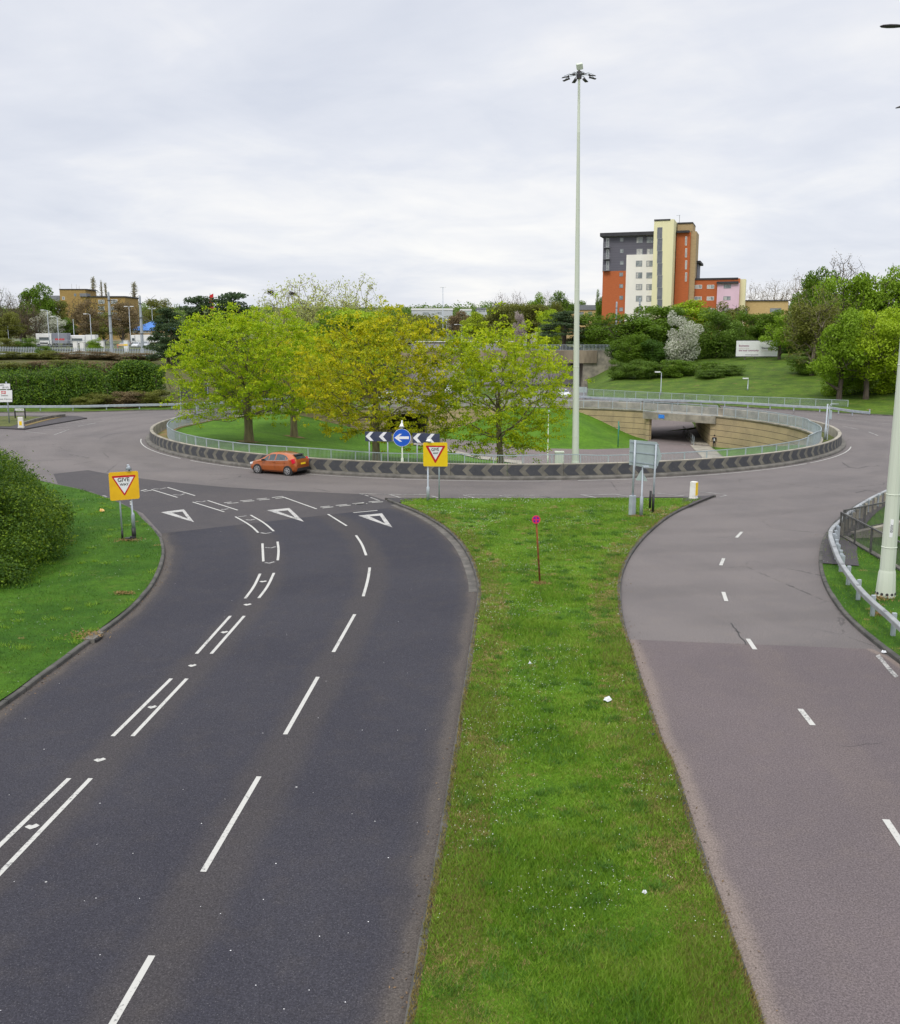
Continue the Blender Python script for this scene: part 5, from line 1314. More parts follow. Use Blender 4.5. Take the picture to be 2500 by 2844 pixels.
# ================================================================== railway bridge
M['girder'] = plain('girder_concrete', (.30, .25, .18), (.17, .14, .10), .5, .9, coord='pos', sc3=(1, 1, .3))
rb = empty('railway_bridge', (9, 223, -1.6), 0, 'concrete railway bridge over the road behind the island trees', 'bridge')
def rbp(name, mt, *boxes):
    mb = MB()
    for c, s in boxes: mb.box((c[0] - 9, c[1] - 223, c[2] + 1.6), s)
    return mb.build(name, mt, rb)
rbp('girder', M['girder'], ((9, 218, 5.0), (47, 1, 2.75)), ((9, 223.5, 4.2), (47, 10, .9)), ((9, 228, 5.0), (47, 1, 2.75)))
rbp('abutment', M['concrete'], ((34.6, 218.6, 2.0), (10.2, 1.2, 9)), ((30.2, 224, 0), (1.4, 9, 8)))
rbp('abutment', M['concrete'], ((-17, 218.6, 2.0), (9, 1.2, 9)), ((-13.0, 224, 0), (1.4, 9, 8)))
rbp('wing_wall', M['concrete'], ((43, 219.2, 3), (7, .8, 7)))
railing('railing', 'tall grey palisade railing along the top of the railway bridge', [Vector((-22, 217.8, 6.42)), Vector((45, 217.8, 6.42))], h=1.25, post=2.6, bar=.30, bw=.07, mat=M['steel_rail'])

# ================================================================== buildings
M['brick_orange'] = plain('orange_brick', (.46, .125, .04), (.39, .105, .035), 1.5, .85, sc3=(1, 1, 6))
M['render_white'] = plain('white_render', (.80, .78, .71), (.75, .73, .67), .4, .8, sc3=(1, 1, .2))
M['render_yellow'] = plain('pale_yellow_render', (.76, .72, .44), (.70, .67, .42), .3, .8, sc3=(1, 1, .2))
M['render_pink'] = plain('pink_render', (.70, .50, .60), (.65, .46, .55), .4, .8)
M['brick_tan'] = plain('tan_brick', (.42, .31, .17), (.36, .26, .14), 1.2, .9, sc3=(1, 1, 5))
M['brick_buff'] = plain('buff_brick', (.55, .40, .19), (.48, .34, .15), 1.2, .9, sc3=(1, 1, 5))
M['brick_yellow'] = plain('yellow_brick', (.36, .245, .085), (.29, .19, .065), 1.0, .9, sc3=(1, 1, 4))
m, n, l, b = nt('slate_cladding'); q = NB(n, l); v = q.obj(); zz = q.xyz(v)[2]
ln_ = q.step(q.math('ABSOLUTE', q.math('SUBTRACT', q.math('FRACT', q.math('MULTIPLY', zz, 1.6)), .5)), .44, .49)
l.new(q.mix(ln_, q.mix(q.noise(v, 1.5, 3), (.095, .093, .118), (.115, .112, .138)), (.055, .05, .07)), b.inputs['Base Color']); b.inputs['Roughness'].default_value = .6; M['slate'] = m
M['roof_dark'] = plain('dark_roof_edge', (.03, .03, .035), (.045, .045, .05), 1, .7)
M['roof_grey'] = plain('grey_roof', (.16, .17, .19), (.20, .21, .23), .6, .7)
M['roof_blue'] = plain('blue_metal_roof', (.035, .16, .50), (.05, .20, .56), .5, .5, sc3=(8, 1, 1))
M['warehouse'] = plain('pale_cladding', (.42, .45, .48), (.48, .50, .53), .2, .6)
M['win'] = plain('window_glass', (.13, .16, .17), (.34, .37, .36), .9, .12, spec=.7)
M['win_dark'] = plain('dark_window', (.10, .11, .13), (.15, .16, .18), .8, .15, spec=.7)
M['frame_grey'] = plain('grey_frame', (.20, .22, .24), (.25, .26, .28), 2, .6)
M['frame_white'] = plain('white_frame', (.70, .70, .70), (.65, .65, .65), 2, .6)
M['curtain'] = plain('curtain', (.55, .55, .52), (.35, .35, .34), 2.2, .9)
M['curtain_red'] = plain('red_curtain', (.16, .02, .03), (.12, .02, .03), 3, .9)
class Facade:
    def __init__(s, root, P0, d): s.root, s.P0, s.d = root, P0, d; s.n = Vector((d.y, -d.x, 0))   # n points to the viewer
    def uz(s, p, proud=0.0):
        u, z = hit(p[0], p[1], s.P0 + s.n * proud, s.d); return u, z - s.P0.z
    def rect(s, p0, p1, proud): (u0, z1), (u1, z0) = s.uz(p0, proud), s.uz(p1, proud); return u0, u1, z0, z1
    def block(s, p0, p1, mat, depth, proud=0.0, name='wall', z0=None):
        u0, u1, zb, zt = s.rect(p0, p1, proud); zb = zb if z0 is None else z0
        mb = MB(); mb.box(((u0 + u1) / 2, -proud + depth / 2, (zb + zt) / 2), (u1 - u0, depth, zt - zb)); return mb.build(name, mat, s.root)
    def window(s, p0, p1, proud=0.0, frame=None, panes=2, glass=None, curtain=None, reveal=.06):
        u0, u1, z0, z1 = s.rect(p0, p1, proud); y = -proud - .004; f = .10; w, h = u1 - u0, z1 - z0
        mb = MB()
        for c, sz in (((u0 + f / 2, z0 + h / 2), (f, h)), ((u1 - f / 2, z0 + h / 2), (f, h)), ((u0 + w / 2, z0 + f / 2), (w - 2 * f, f)), ((u0 + w / 2, z1 - f / 2), (w - 2 * f, f))):
            mb.box((c[0], y - .03, c[1]), (sz[0], .06, sz[1]))
        for i in range(1, panes): mb.box((u0 + w * i / panes, y - .025, z0 + h / 2), (f * .8, .05, h - 2 * f))
        fr_ = mb.build('window', frame or M['frame_grey'], s.root)
        g = MB(); g.box((u0 + w / 2, y - .008, z0 + h / 2), (w - 2 * f, .012, h - 2 * f)); g.build('pane', glass or M['win'], fr_)
        if curtain:
            t = curtain[1]; g = MB(); g.box((u0 + f + (w - 2 * f) * t / 2, y - .017, z0 + h / 2), ((w - 2 * f) * t, .004, h - 2 * f)); g.build('curtain', curtain[0], fr_)
        return fr_
# --- apartment tower
P0 = Vector((atY(1816, 640, 255).x, 255, 6.4)); a_ = R(18); d = Vector((math.cos(a_), -math.sin(a_), 0))
root = empty('apartment_building', P0, math.atan2(d.y, d.x), 'colourful apartment block with grey, orange, white and pale yellow towers', 'building')
fa = Facade(root, P0, d); T = TW
fa.block(T(221, 264), T(627, 560), M['slate'], 12, 0, 'grey_wall')
fa.block(T(216, 560), T(408, 1000), M['brick_orange'], 12, .05, 'brick_wall', z0=-1)
fa.block(T(407, 428), T(628, 1000), M['render_white'], 8, .5, 'white_wall', z0=-1)
fa.block(T(193, 252), T(640, 266), M['roof_dark'], 15, 1.2, 'roof')
fa.block(T(222, 262), T(627, 271), M['frame_white'], 1, .12, 'white_eaves')
fa.block(T(630, 147), T(757, 1000), M['render_yellow'], 13, 3.2, 'stair_tower', z0=-1)
fa.block(T(629, 143), T(759, 150), M['roof_dark'], 13.3, 3.35, 'parapet')
fa.block(T(812, 250), T(893, 1000), M['brick_orange'], 6, -3.0, 'brick_wall', z0=-1)
fa.block(T(818, 172), T(938, 252), M['brick_tan'], 9, -3.6, 'lift_tower')
fa.block(T(891, 240), T(938, 1000), M['brick_tan'], 9, -3.6, 'lift_tower', z0=-1)
fa.block(T(810, 233), T(912, 247), M['roof_dark'], 4, -2.2, 'canopy')
fa.block(T(816, 168), T(942, 174), M['roof_dark'], 9.4, -3.4, 'parapet')
fa.block(T(933, 492), T(974, 640), M['slate'], 10, -9, 'grey_wall')
fa.block(T(925, 476), T(1001, 492), M['roof_dark'], 12, -8, 'roof')
fa.block(T(926, 624), T(1302, 1000), M['brick_orange'], 9, -5.5, 'brick_wall', z0=-1)
fa.block(T(926, 617), T(1304, 624), M['roof_dark'], 9.3, -5.3, 'parapet')
fa.block(T(1139, 657), T(1301, 1000), M['render_pink'], 5, -4.8, 'pink_wall', z0=-1)
fa.block(T(1132, 643), T(1308, 657), M['roof_dark'], 6, -4.2, 'roof')
fa.block(T(1302, 624), T(1348, 1000), M['render_yellow'], 6, -6.5, 'yellow_wall', z0=-1)
tops = [205, 295, 396, 494, 592, 690, 786, 872]
for i in range(7):
    fa.window(T(655, tops[i] + 2), T(693, tops[i + 1]), 3.2, panes=1, glass=M['win_dark'])
crt = [(M['curtain'], .3), None, (M['curtain'], .9), (M['curtain'], .45), None, (M['curtain'], .6)]
k = 0
for r, y in enumerate([283, 379]):
    for x in (487, 570): fa.window(T(x, y), T(x + 50, y + 49), 0.0, curtain=crt[k % 6]); k += 1
for r, y in enumerate([475, 570, 664, 757, 851]):
    for x in (483, 567): fa.window(T(x, y), T(x + 49, y + 46), .5, curtain=(M['curtain_red'], .9) if r == 4 else crt[k % 6]); k += 1
for y in (290, 382, 477): fa.window(T(355, y), T(382, y + 31), 0.0, panes=1)
for y in (571, 664, 758, 852, 945): fa.window(T(350, y), T(378, y + 30), .05, panes=1)
for y in (293, 385, 478):
    fa.window(T(244, y), T(265, y + 72), 0.0, panes=1, frame=M['frame_white'])
    u0, u1, z0, z1 = fa.rect(T(219, y + 35), T(270, y + 76), 1.0)
    mb = MB(); mb.box(((u0 + u1) / 2, -.5, z0), (u1 - u0, 1.0, .12))
    mb.box(((u0 + u1) / 2, -1.0, z1), (u1 - u0, .06, .06)); mb.box(((u0 + u1) / 2, -1.0, (z0 + z1) / 2), (u1 - u0, .04, .04))
    for i in range(9): mb.box((u0 + (u1 - u0) * i / 8, -1.0, (z0 + z1) / 2), (.04, .04, z1 - z0))
    mb.build('balcony', M['frame_grey'], root)
for y in (280, 376, 472, 570): fa.window(T(880, y), T(892, y + 72), -3.0, panes=1, frame=M['frame_white'])
for x, y, p in ((957, 670, -5.5), (1055, 670, -5.5), (954, 764, -5.5), (1053, 764, -5.5), (1058, 857, -5.5), (1190, 667, -4.8), (1187, 762, -4.8), (1185, 857, -4.8)):
    fa.window(T(x, y), T(x + 57, y + 30), p, panes=2, frame=M['frame_white'] if p == -5.5 else M['frame_grey'], curtain=(M['curtain'], .5) if x % 2 else None)
u, z = fa.uz(T(829, 168), -6); z2 = fa.uz(T(829, 104), -6)[1]
mb = MB(); mb.tube([(u, 7, z), (u, 7, z2)], .06, 5); mb.box((u - .3, 7, z2 - .1), (1.0, .05, .05)); mb.build('aerial', M['frame_grey'], root)
# --- low brick building right of it
def simple_building(label, Y, x0, x1, ytop, mat, depth, roofmat=None, wins=(), roof_h=.35, ybot=None, zb=None, frame=None, name='building', group=None):
    P0 = Vector((atY(x0, ytop, Y).x, Y, ground_z(0, Y) - .3 if zb is None else zb)); d = Vector((1, 0, 0))
    root = empty(name, P0, 0, label, 'building', group); fa = Facade(root, P0, d)
    u0, u1, z0, z1 = fa.rect((x0, ytop), (x1, ybot or ytop + 60), 0)
    mb = MB(); mb.box(((u0 + u1) / 2, depth / 2, z1 / 2), (u1 - u0, depth, z1)); mb.build('wall', mat, root)
    if roofmat: mb = MB(); mb.box(((u0 + u1) / 2, depth / 2, z1 + roof_h / 2), (u1 - u0 + .6, depth + .6, roof_h)); mb.build('roof', roofmat, root)
    for w in wins: fa.window((w[0], w[1]), (w[2], w[3]), 0, panes=w[4] if len(w) > 4 else 2, frame=frame)
    return root, fa
W = lambda x0, y0, x1, y1, n_=2, f=TW: (*f(x0, y0), *f(x1, y1), n_)
simple_building('low buff brick building beside the pink end of the apartment block', 262, TW(1297, 0)[0], TW(1700, 0)[0], TW(0, 800)[1], M['brick_buff'], 12, M['roof_dark'], [W(1347, 855, 1376, 912, 1), W(1562, 857, 1650, 890, 3)], .25)
simple_building('low cream building with grey roof left of the apartment block', 330, U4(530, 0)[0], U4(830, 0)[0], U4(0, 292)[1], M['brick_buff'], 14, M['roof_grey'], [W(608, 308, 640, 345, 2, U4), W(678, 306, 710, 335, 2, U4), W(757, 306, 785, 335, 2, U4)], 1.6)
# house with gable roof
P0 = Vector((atY(1478, 905, 300).x, 300, ground_z(0, 300))); root = empty('house', P0, 0, 'small pale house with dark gable roof among trees in the middle distance', 'house')
sc = 1 / ppm(300, 8); mb = MB(); mb.box((0, 4, 1.5), (7, 8, 5)); mb.build('wall', M['render_white'], root)
mb = MB(); mb.prism([Vector((-4.2, -.4, 4)), Vector((4.2, -.4, 4)), Vector((0, -.4, 6.4))], (0, 9, 0)); mb.build('roof', M['roof_grey'], root)
# --- yellow brick office block far left
root, fa = simple_building('yellow brick office block with flat roof and rows of white windows behind bare trees', 335, U1(500, 0)[0], U1(1016, 0)[0], U1(0, 190)[1], M['brick_yellow'], 14, M['roof_dark'],
    [W(x, y, x + 52, y + 32, 3, U1) for y in (210, 262, 310) for x in (530, 588, 646, 790, 892)] + [W(892, 207, 946, 222, 3, U1)], .4, name='office_building', frame=M['frame_white'])
fa.block(U1(478, 126), U1(695, 260), M['brick_yellow'], 10, 1.2, 'stair_tower', z0=0); fa.block(U1(474, 122), U1(698, 128), M['roof_dark'], 10.4, 1.4, 'parapet')
for y in (185, 243): fa.window(U1(500, y), U1(522, y + 24), 1.2, panes=1, frame=M['frame_white'])
fa.window(U1(595, 160), U1(615, 182), 1.2, panes=1); fa.block(U1(640, 158), U1(694, 184), M['roof_grey'], 4, 1.6, 'plant_room')
for x, y in ((483, 80), (578, 85), (617, 88), (638, 100)):
    u, z = fa.uz(U1(x, 124), -3); z2 = fa.uz(U1(x, y), -3)[1]; mb = MB(); mb.tube([(u, 3, z), (u, 3, z2)], .09, 5); mb.build('aerial', M['frame_white'], root)
simple_building('pale grey warehouse with sloping roof behind the left trees', 430, U1(362, 0)[0], U1(486, 0)[0], U1(0, 205)[1], M['warehouse'], 40, M['roof_grey'], (), 1.5, name='warehouse')
# blue roofed hall
P0 = Vector((atY(*U1(980, 455), 300).x, 300, ground_z(0, 300) - .2)); root = empty('hall', P0, 0, 'brick hall with bright blue metal roof beyond the lorry park', 'building'); fa = Facade(root, P0, Vector((1, 0, 0)))
fa.block(U1(980, 456), U1(1046, 520), M['brick_tan'], 9, 0, 'brick_annexe', z0=0); u0, u1, z0, z1 = fa.rect(U1(1045, 456), U1(1330, 520), .5)
mb = MB(); mb.box(((u0 + u1) / 2, 7, z1 / 2), (u1 - u0, 15, z1)); mb.build('wall', M['brick_tan'], root)
ur, zr_ = fa.uz(U1(1228, 374), -4); mb = MB()
mb.add([(u0 - .4, -.9, z1), (u1 + .4, -.9, z1), (u1 + .4, 15, z1), (u0 - .4, 15, z1), (ur, 6, zr_), (u1 - 4, 6, zr_)], [(0, 1, 5, 4), (1, 2, 5), (2, 3, 4, 5), (3, 0, 4), (0, 3, 2, 1)]); mb.build('roof', M['roof_blue'], root)
for x in (1068, 1092, 1116, 1150, 1174, 1198): fa.window(U1(x, 460), U1(x + 20, 478), .5, panes=1, frame=M['frame_white'])
# far white warehouses in the middle
M['warehouse_green'] = plain('mint_cladding', (.40, .52, .47), (.46, .56, .51), .2, .6)
simple_building('long white warehouse on the horizon behind the row of lamps', 640, U3(560, 0)[0], U3(890, 0)[0], U3(0, 294)[1], M['warehouse'], 60, M['frame_white'], [W(650, 312, 700, 330, 2, U3), W(770, 310, 800, 330, 1, U3)], 1.2, name='warehouse')
simple_building('pale mint green shed on the horizon right of the lamp row', 600, U3(955, 0)[0], U3(1040, 0)[0], U3(0, 298)[1], M['warehouse_green'], 50, M['frame_white'], (), 1.0, name='warehouse')
simple_building('white shed with dark windows on the horizon left of the bare trees', 580, U3(1092, 0)[0], U3(1165, 0)[0], U3(0, 286)[1], M['warehouse'], 40, M['roof_grey'], [W(1098, 290, 1125, 308, 2, U3), W(1130, 290, 1150, 308, 1, U3)], .8, name='warehouse')

# ================================================================== railway: overhead masts, palisade fence, yard
def ole(px, y0, y1, Y, label, w0=.75, w1=.42):
    top = atY(px, y0, Y); zb = ground_z(top.x, Y) - .2; root = empty('overhead_line_mast', (top.x, Y, zb), 0, label, 'mast'); h_ = top.z - zb
    mb = MB(); mb.tube([(0, 0, 0), (0, 0, h_ - .3), (0, 0, h_)], [w0 / 2, w1 / 2, w1 / 3], 8); mb.build('mast', M['steel'], root)
    for t in (.35, .62, .86):
        mb = MB(); mb.tube([(0, 0, h_ * t), (0, 0, h_ * t + .15)], w0 / 2 * 1.08, 8); mb.build('band', M['steel_old'], root)
    mb = MB(); mb.tube([(0, 0, h_ * .6), (2.6, -.5, h_ * .55)], .05, 5); mb.tube([(0, 0, h_ * .68), (2.4, -.5, h_ * .56)], .03, 5); mb.build('bracket_arm', M['steel_old'], root)
ole(U1(872, 0)[0], U1(0, 145)[1], 0, 214, 'left of two tall tapered railway masts by the lorry park')
ole(U1(1124, 0)[0], U1(0, 175)[1], 0, 216, 'right of two tall tapered railway masts by the blue roofed hall')
ole(U4(908, 0)[0], U4(0, 225)[1], 0, 236, 'grey railway mast in front of the orange brick part of the apartment block', .5, .42)
ole(U4(1095, 0)[0], U4(0, 195)[1], 0, 245, 'grey railway mast in front of the white part of the apartment block', .5, .42)
for y_, z_ in ((228, 12.2), (228.5, 11.0)):
    mb = MB(); mb.tube([(x, y_, z_ - .25 * math.cos((x % 50) / 50 * 2 * math.pi)) for x in range(-140, 70, 8)], .02, 4)
    tag(mb.build('overhead_wire', M['steel_old']), 'thin dark overhead railway wire strung between the masts, ' + ('upper' if z_ > 12 else 'lower') + ' one', 'wire')
def palisade(label, A, B, h, bar=.34, w=.16, mat=None):
    root = empty('palisade_fence', A, 0, label, 'fence'); pb = MB(); n_ = int((B - A).length / bar)
    for i in range(n_ + 1):
        p = (B - A) * (i / n_); q_ = w / 2
        pb.add([p + Vector((-q_, 0, 0)), p + Vector((q_, 0, 0)), p + Vector((q_, 0, h - .12)), p + Vector((0, 0, h)), p + Vector((-q_, 0, h - .12)), p + Vector((0, .05, 0)), p + Vector((0, .05, h - .1))], [(0, 1, 2, 3, 4), (0, 4, 6, 5), (1, 5, 6, 2)])
    pb.build('pales', mat or M['steel'], root)
    mb = MB(); d_ = B - A
    for t in (.25, .8): mb.tube([Vector((0, .08, h * t)), d_ + Vector((0, .08, h * t))], .05, 4)
    mb.build('rails', mat or M['steel'], root)
P = lambda zf, x, y, Y: Vector((atY(*zf(x, y), Y).x, Y, atY(*zf(x, y), Y).z))
A, B = P(U1, -160, 660, 207), P(U1, 1330, 682, 207); palisade('long grey palisade fence along the railway above the left hedges', A, B, 2.0)
A, B = P(U1, -160, 592, 236), P(U1, 1260, 604, 236); palisade('pale security fence in front of the lorries in the yard', A, B, 2.2, .3, .05)
yard_z = lambda Y: ground_z(0, Y)
def lorry(label, Y, xa, xb, yt, cab_side, box_mat, cab_mat, cab_frac=.35, txt=None, logo=None):
    zb = yard_z(Y); L_ = atY(xa, yt, Y); R2 = atY(xb, yt, Y); root = empty('lorry', (L_.x, Y, zb), 0, label, 'lorry'); w = R2.x - L_.x; h_ = L_.z - zb
    c0, c1 = (0, w * cab_frac) if cab_side == 'l' else (w * (1 - cab_frac), w); t0, t1 = (c1 + .15, w) if cab_side == 'l' else (0, c0 - .15)
    if t1 - t0 > .5: mb = MB(); mb.box(((t0 + t1) / 2, 1.3, 1.0 + (h_ - 1.0) / 2), (t1 - t0, 2.5, h_ - 1.0)); bevel(mb.build('trailer', box_mat, root), .05)
    mb = MB(); mb.box(((c0 + c1) / 2, 1.25, .6 + (h_ - .7) / 2), (c1 - c0, 2.45, h_ - .7)); cab_ = bevel(mb.build('cab', cab_mat, root), .15)
    mb = MB(); mb.box(((c0 + c1) / 2 + .1, -.0, h_ * .60), ((c1 - c0) * .62, .06, h_ * .22)); mb.build('windscreen', M['glass'], root)
    mb = MB(); mb.box(((c0 + c1) / 2, .0, h_ * .30), ((c1 - c0) * .5, .08, h_ * .10)); mb.build('grille', M['trim'], root)
    xs_ = [c0 + .6, c1 - .6] + ([t0 + .9, t1 - .9] if t1 - t0 > 3 else [])
    for x in xs_:
        mb = MB(); mb.tube([(x, -.02, .5), (x, .35, .5)], .5, 14); mb.build('wheel', M['tyre'], root)
    if logo: mb = MB(); mb.box(((t0 + t1) / 2, .03, h_ * .55), ((t1 - t0) * .62, .02, h_ * .14)); mb.build('red_logo', logo, root)
    return root
M['lorry_grey'] = plain('grey_curtain_side', (.20, .21, .26), (.24, .25, .30), .5, .6); M['lorry_white'] = plain('lorry_white', (.78, .78, .78), (.72, .72, .73), 1, .4)
lorry('white cab lorry with grey curtain trailer at the left of the lorry park', 250, U1(284, 0)[0], U1(538, 0)[0], U1(0, 478)[1], 'l', M['lorry_grey'], M['lorry_white'], .5, logo=M['sign_red'])
lorry('white lorry with dark roof fairing in the middle of the lorry park', 252, U1(548, 0)[0], U1(762, 0)[0], U1(0, 492)[1], 'l', M['lorry_white'], M['lorry_white'], .62)
lorry('long pale trailer parked below the blue roofed hall', 262, U1(1052, 0)[0], U1(1300, 0)[0], U1(0, 492)[1], 'l', M['lorry_white'], M['lorry_white'], .12)
for (x0, x1, yt, yb, mt, lab) in ((585, 623, 548, 606, 'white', 'white box cabinet behind the railway fence, leftmost of four'), (640, 676, 552, 606, 'white', 'white box cabinet behind the railway fence, second from left'), (800, 836, 545, 602, 'white', 'white box cabinet beside the bright green bush in the yard'), (994, 1030, 540, 606, 'sign_white', 'white box cabinet with yellow stripe right of the first railway mast')):
    Y = 226; A, B = atY(*U1(x0, yt), Y), atY(*U1(x1, yb), Y); zb = min(B.z, ground_z(-60, Y)) - .1; root = empty('cabinet', ((A.x + B.x) / 2, Y, zb), 0, lab, 'cabinet', 'white cabinets in the railway yard')
    mb = MB(); mb.box((0, .4, (A.z - zb) / 2), (B.x - A.x, .9, A.z - zb)); bevel(mb.build('body', M[mt], root), .04)
    mb = MB(); mb.box((0, .4, A.z - zb + .05), (B.x - A.x + .12, 1.0, .1)); mb.build('lid', M['white'], root)
    if 'yellow' in lab: mb = MB(); mb.box((0, -.06, (A.z - zb) * .62), (B.x - A.x + .02, .04, .35)); mb.build('yellow_stripe', M['sign_yellow2'], root)
Y = 240; p_ = atY(*U1(985, 600), Y); root = empty('site_barrier', (p_.x, Y, ground_z(0, Y)), 0, 'orange and white site barrier by the white cabinets in the yard', 'barrier')
mb = MB(); mb.box((0, 0, .8), (2.6, .1, .5)); mb.build('board', M['litter_orange'], root)
for x in (-1.1, 1.1): mb = MB(); mb.box((x, 0, .5), (.12, .4, 1.0)); mb.build('leg', M['sign_red'], root)

# parked and passing background cars
cars = [('white', (.62, .63, .64), U1(1080, 590), 244, 'white car parked in the yard between the railway masts', 90), ('silver', (.35, .37, .40), U1(970, 575), 252, 'silver car parked behind the white cabinets in the yard', 80),
        ('grey', (.40, .42, .44), U1(1160, 590), 248, 'pale grey car parked right of the white car in the yard', 95)]
bgcar = None
for nm, c_, p_, Y, lab, rz_ in cars:
    o = make_car(lab, car_paint('paint_' + nm, c_), detail=False); q_ = atY(*p_, Y); o.location = (q_.x, Y, ground_z(q_.x, Y)); o.rotation_euler = (0, 0, R(rz_))
for px_, Y, lab, rz_ in ((U4(505, 0)[0], 150, 'white car on the far road just left of the tall mast', 100), (1243, 172, 'white car on the road glimpsed between the middle and right island trees', 80), (1041, 140, 'white car glimpsed behind the middle island tree', 10)):
    o = make_car(lab, bpy.data.materials.get('paint_white'), detail=False); x = (px_ - 1250) / ppm(Y, 0); o.location = (x, Y, zr(Y) + .01); o.rotation_euler = (0, 0, R(rz_))

# ================================================================== lamp posts in the distance
def lamp(label, top, Y, zb, heads, cat='lamp post', r=.09, group=None, mat=None, armlen=1.2):
    root = empty('lamp_post', (top.x, Y, zb), 0, label, cat, group); h_ = top.z - zb
    mb = MB(); mb.tube([(0, 0, 0), (0, 0, h_ * .25), (0, 0, h_ * .26), (0, 0, h_)], [r * 1.3, r * 1.3, r, r * .7], 6); mb.build('post', mat or M['steel'], root, True)
    for s in heads:
        mb = MB(); mb.tube([(0, 0, h_ - .1), (s * armlen * .4, 0, h_ + .12), (s * armlen, 0, h_ + .15)], r * .5, 5); ar_ = mb.build('arm', mat or M['steel'], root)
        mb = MB(); mb.box((s * (armlen + .3), 0, h_ + .13), (.8, .3, .16)); mb.build('lamp_head', M['sign_white'], ar_)
    return root
for x, y, Y, hd_, lab in ((380, 297, 240, (-1,), 'grey lamp post with left arm in front of the white blossom'), (460, 350, 246, (-1,), 'shorter lamp post with left arm behind the grey trailer'), (724, 328, 244, (-1,), 'lamp post with left arm in front of the office block'),
                          (1037, 268, 250, (-1, 1), 'double headed lamp post left of the blue roofed hall'), (1222, 285, 310, (-1, 1), 'lamp post behind the ridge of the blue roof'), (1350, 200, 330, (-1, 1), 'tall twin headed floodlight post above the dark pines'),
                          (588, 365, 255, (), 'plain pale pole in front of the bare trees by the lorries'), (303, 370, 262, (), 'thin grey pole left of the white blossom'), (62, 425, 245, (), 'thin grey pole at the far left of the yard')):
    t = atY(*U1(x, y), Y); lamp(lab, t, Y, ground_z(t.x, Y), hd_, armlen=.9 if len(hd_) == 1 else .5)
for x, y, Y, hd_, lab in ((1268, 798, 148, (-1,), 'short lamp post with left head on the grass bank right of the tall mast'), ):
    t = atY(*U4(x, y), Y); lamp(lab, t, Y, ground_z(t.x, Y), hd_, armlen=.3, r=.07)
t = atY(*U5(575, 850), 146); lamp('short lamp post on the grass bank below the white billboard', t, 146, ground_z(t.x, 146), (-1, ), armlen=.1, r=.07)
t = atY(*U3(812, 112), 420); r_ = lamp('tall thin floodlight mast on the skyline between the island tree crowns', t, 420, ground_z(0, 420), (-1, 1), r=.22, armlen=.6)
for i in range(15):
    f = i / 14; px_, yt_ = U3(965 - 175 * f ** .8, 412 - 85 * f ** .7); Y = 300 + 280 * f; t = atY(px_, yt_, Y)
    lamp('grey street lamp in the long row receding towards the horizon', t, Y, ground_z(0, Y) - 1, (-1,), group='street lamps receding to the horizon', armlen=1.6, r=.12)
# little red board on a mast above the pines
t = atY(*U1(1690, 160), 320); zb = ground_z(0, 320); root = empty('red_mast_sign', (t.x, 320, zb), 0, 'red vertical board on a mast above the dark pines', 'sign'); h_ = t.z - zb
mb = MB(); mb.tube([(0, 0, 0), (0, 0, h_)], .1, 6); mb.build('mast', M['steel'], root); mb = MB(); mb.prism([Vector((-.8, -.2, h_ - 7)), Vector((.9, -.2, h_ - 7)), Vector((1.1, -.2, h_)), Vector((-.1, -.2, h_ - .6))], (0, .2, 0)); mb.build('board', M['sign_red'], root)
# backs of signs on the far left rim of the island
for px_, w_, hh, z0, lab in ((525, 2.2, 1.3, 1.9, 'dark back of a wide sign on two posts behind the railing\'s left end'), (566, 1.5, 1.2, 2.4, 'back of a narrow sign on two tall posts right of the wide sign back')):
    b_ = at(px_, 1154 - (px_ - 525) * .12, .2); root = empty('sign_back', b_, R(25), lab, 'sign')
    for s in (-.4, .4): mb = MB(); mb.tube([(s * w_, 0, 0), (s * w_, 0, z0 + hh)], .05, 6); mb.build('post', M['steel'], root)
    mb = MB(); mb.box((0, .06, z0 + hh / 2), (w_, .03, hh)); mb.build('panel', M['steel_old'], root)
b_ = at(548, 1150, .2); root = empty('lamp_post', b_, 0, 'short post with white lamp hood between the sign backs left of the island', 'lamp post')
mb = MB(); mb.tube([(0, 0, 0), (0, 0, 2.9)], .06, 6); mb.build('post', M['steel'], root); mb = MB(); mb.tube([(0, 0, 2.85), (0, 0, 3.05), (0, 0, 3.2)], [.25, .16, .04], 8); mb.build('lamp_hood', M['sign_white'], root)
b_ = at(U4(643, 0)[0], 1110, .12); root = empty('sign_back', b_, 0, 'grey back of a sign on the far kerb right of the tall mast', 'sign')
mb = MB(); mb.tube([(0, 0, 0), (0, 0, 1.9)], .05, 6); mb.build('post', M['steel'], root); mb = MB(); mb.box((-.2, .06, 1.45), (1.2, .03, .8)); mb.build('panel', M['sign_back'], root)

# ================================================================== billboard on the bank
Yb = 188; P0 = Vector((atY(*BB(345, 520), Yb).x, Yb, 0)); d = Vector((1, 0, 0)); zg = ground_z(P0.x + 4, Yb); P0.z = zg
root = empty('billboard', P0, 0, 'white billboard about businesses supporting the local community on the grass bank', 'billboard'); fa = Facade(root, P0, d)
u0, u1, z0, z1 = fa.rect(BB(345, 197), BB(1190, 520), 0)
mb = MB(); mb.box(((u0 + u1) / 2, 0, (z0 + z1) / 2), (u1 - u0, .12, z1 - z0)); mb.build('panel', M['sign_white'], root)
mb = MB(); mb.box(((u0 + u1) / 2, .04, z0 - .1), (u1 - u0 + .1, .22, .16)); mb.box(((u0 + u1) / 2, .04, z1 + .07), (u1 - u0 + .1, .22, .12)); mb.build('frame', M['roof_dark'], root)
for x in (525, 740, 952, 1168): u, _ = fa.uz(BB(x, 520)); mb = MB(); mb.box((u, .3, z0 / 2 - .2), (.2, .2, z0 + .4)); mb.build('post', M['concrete'], root)
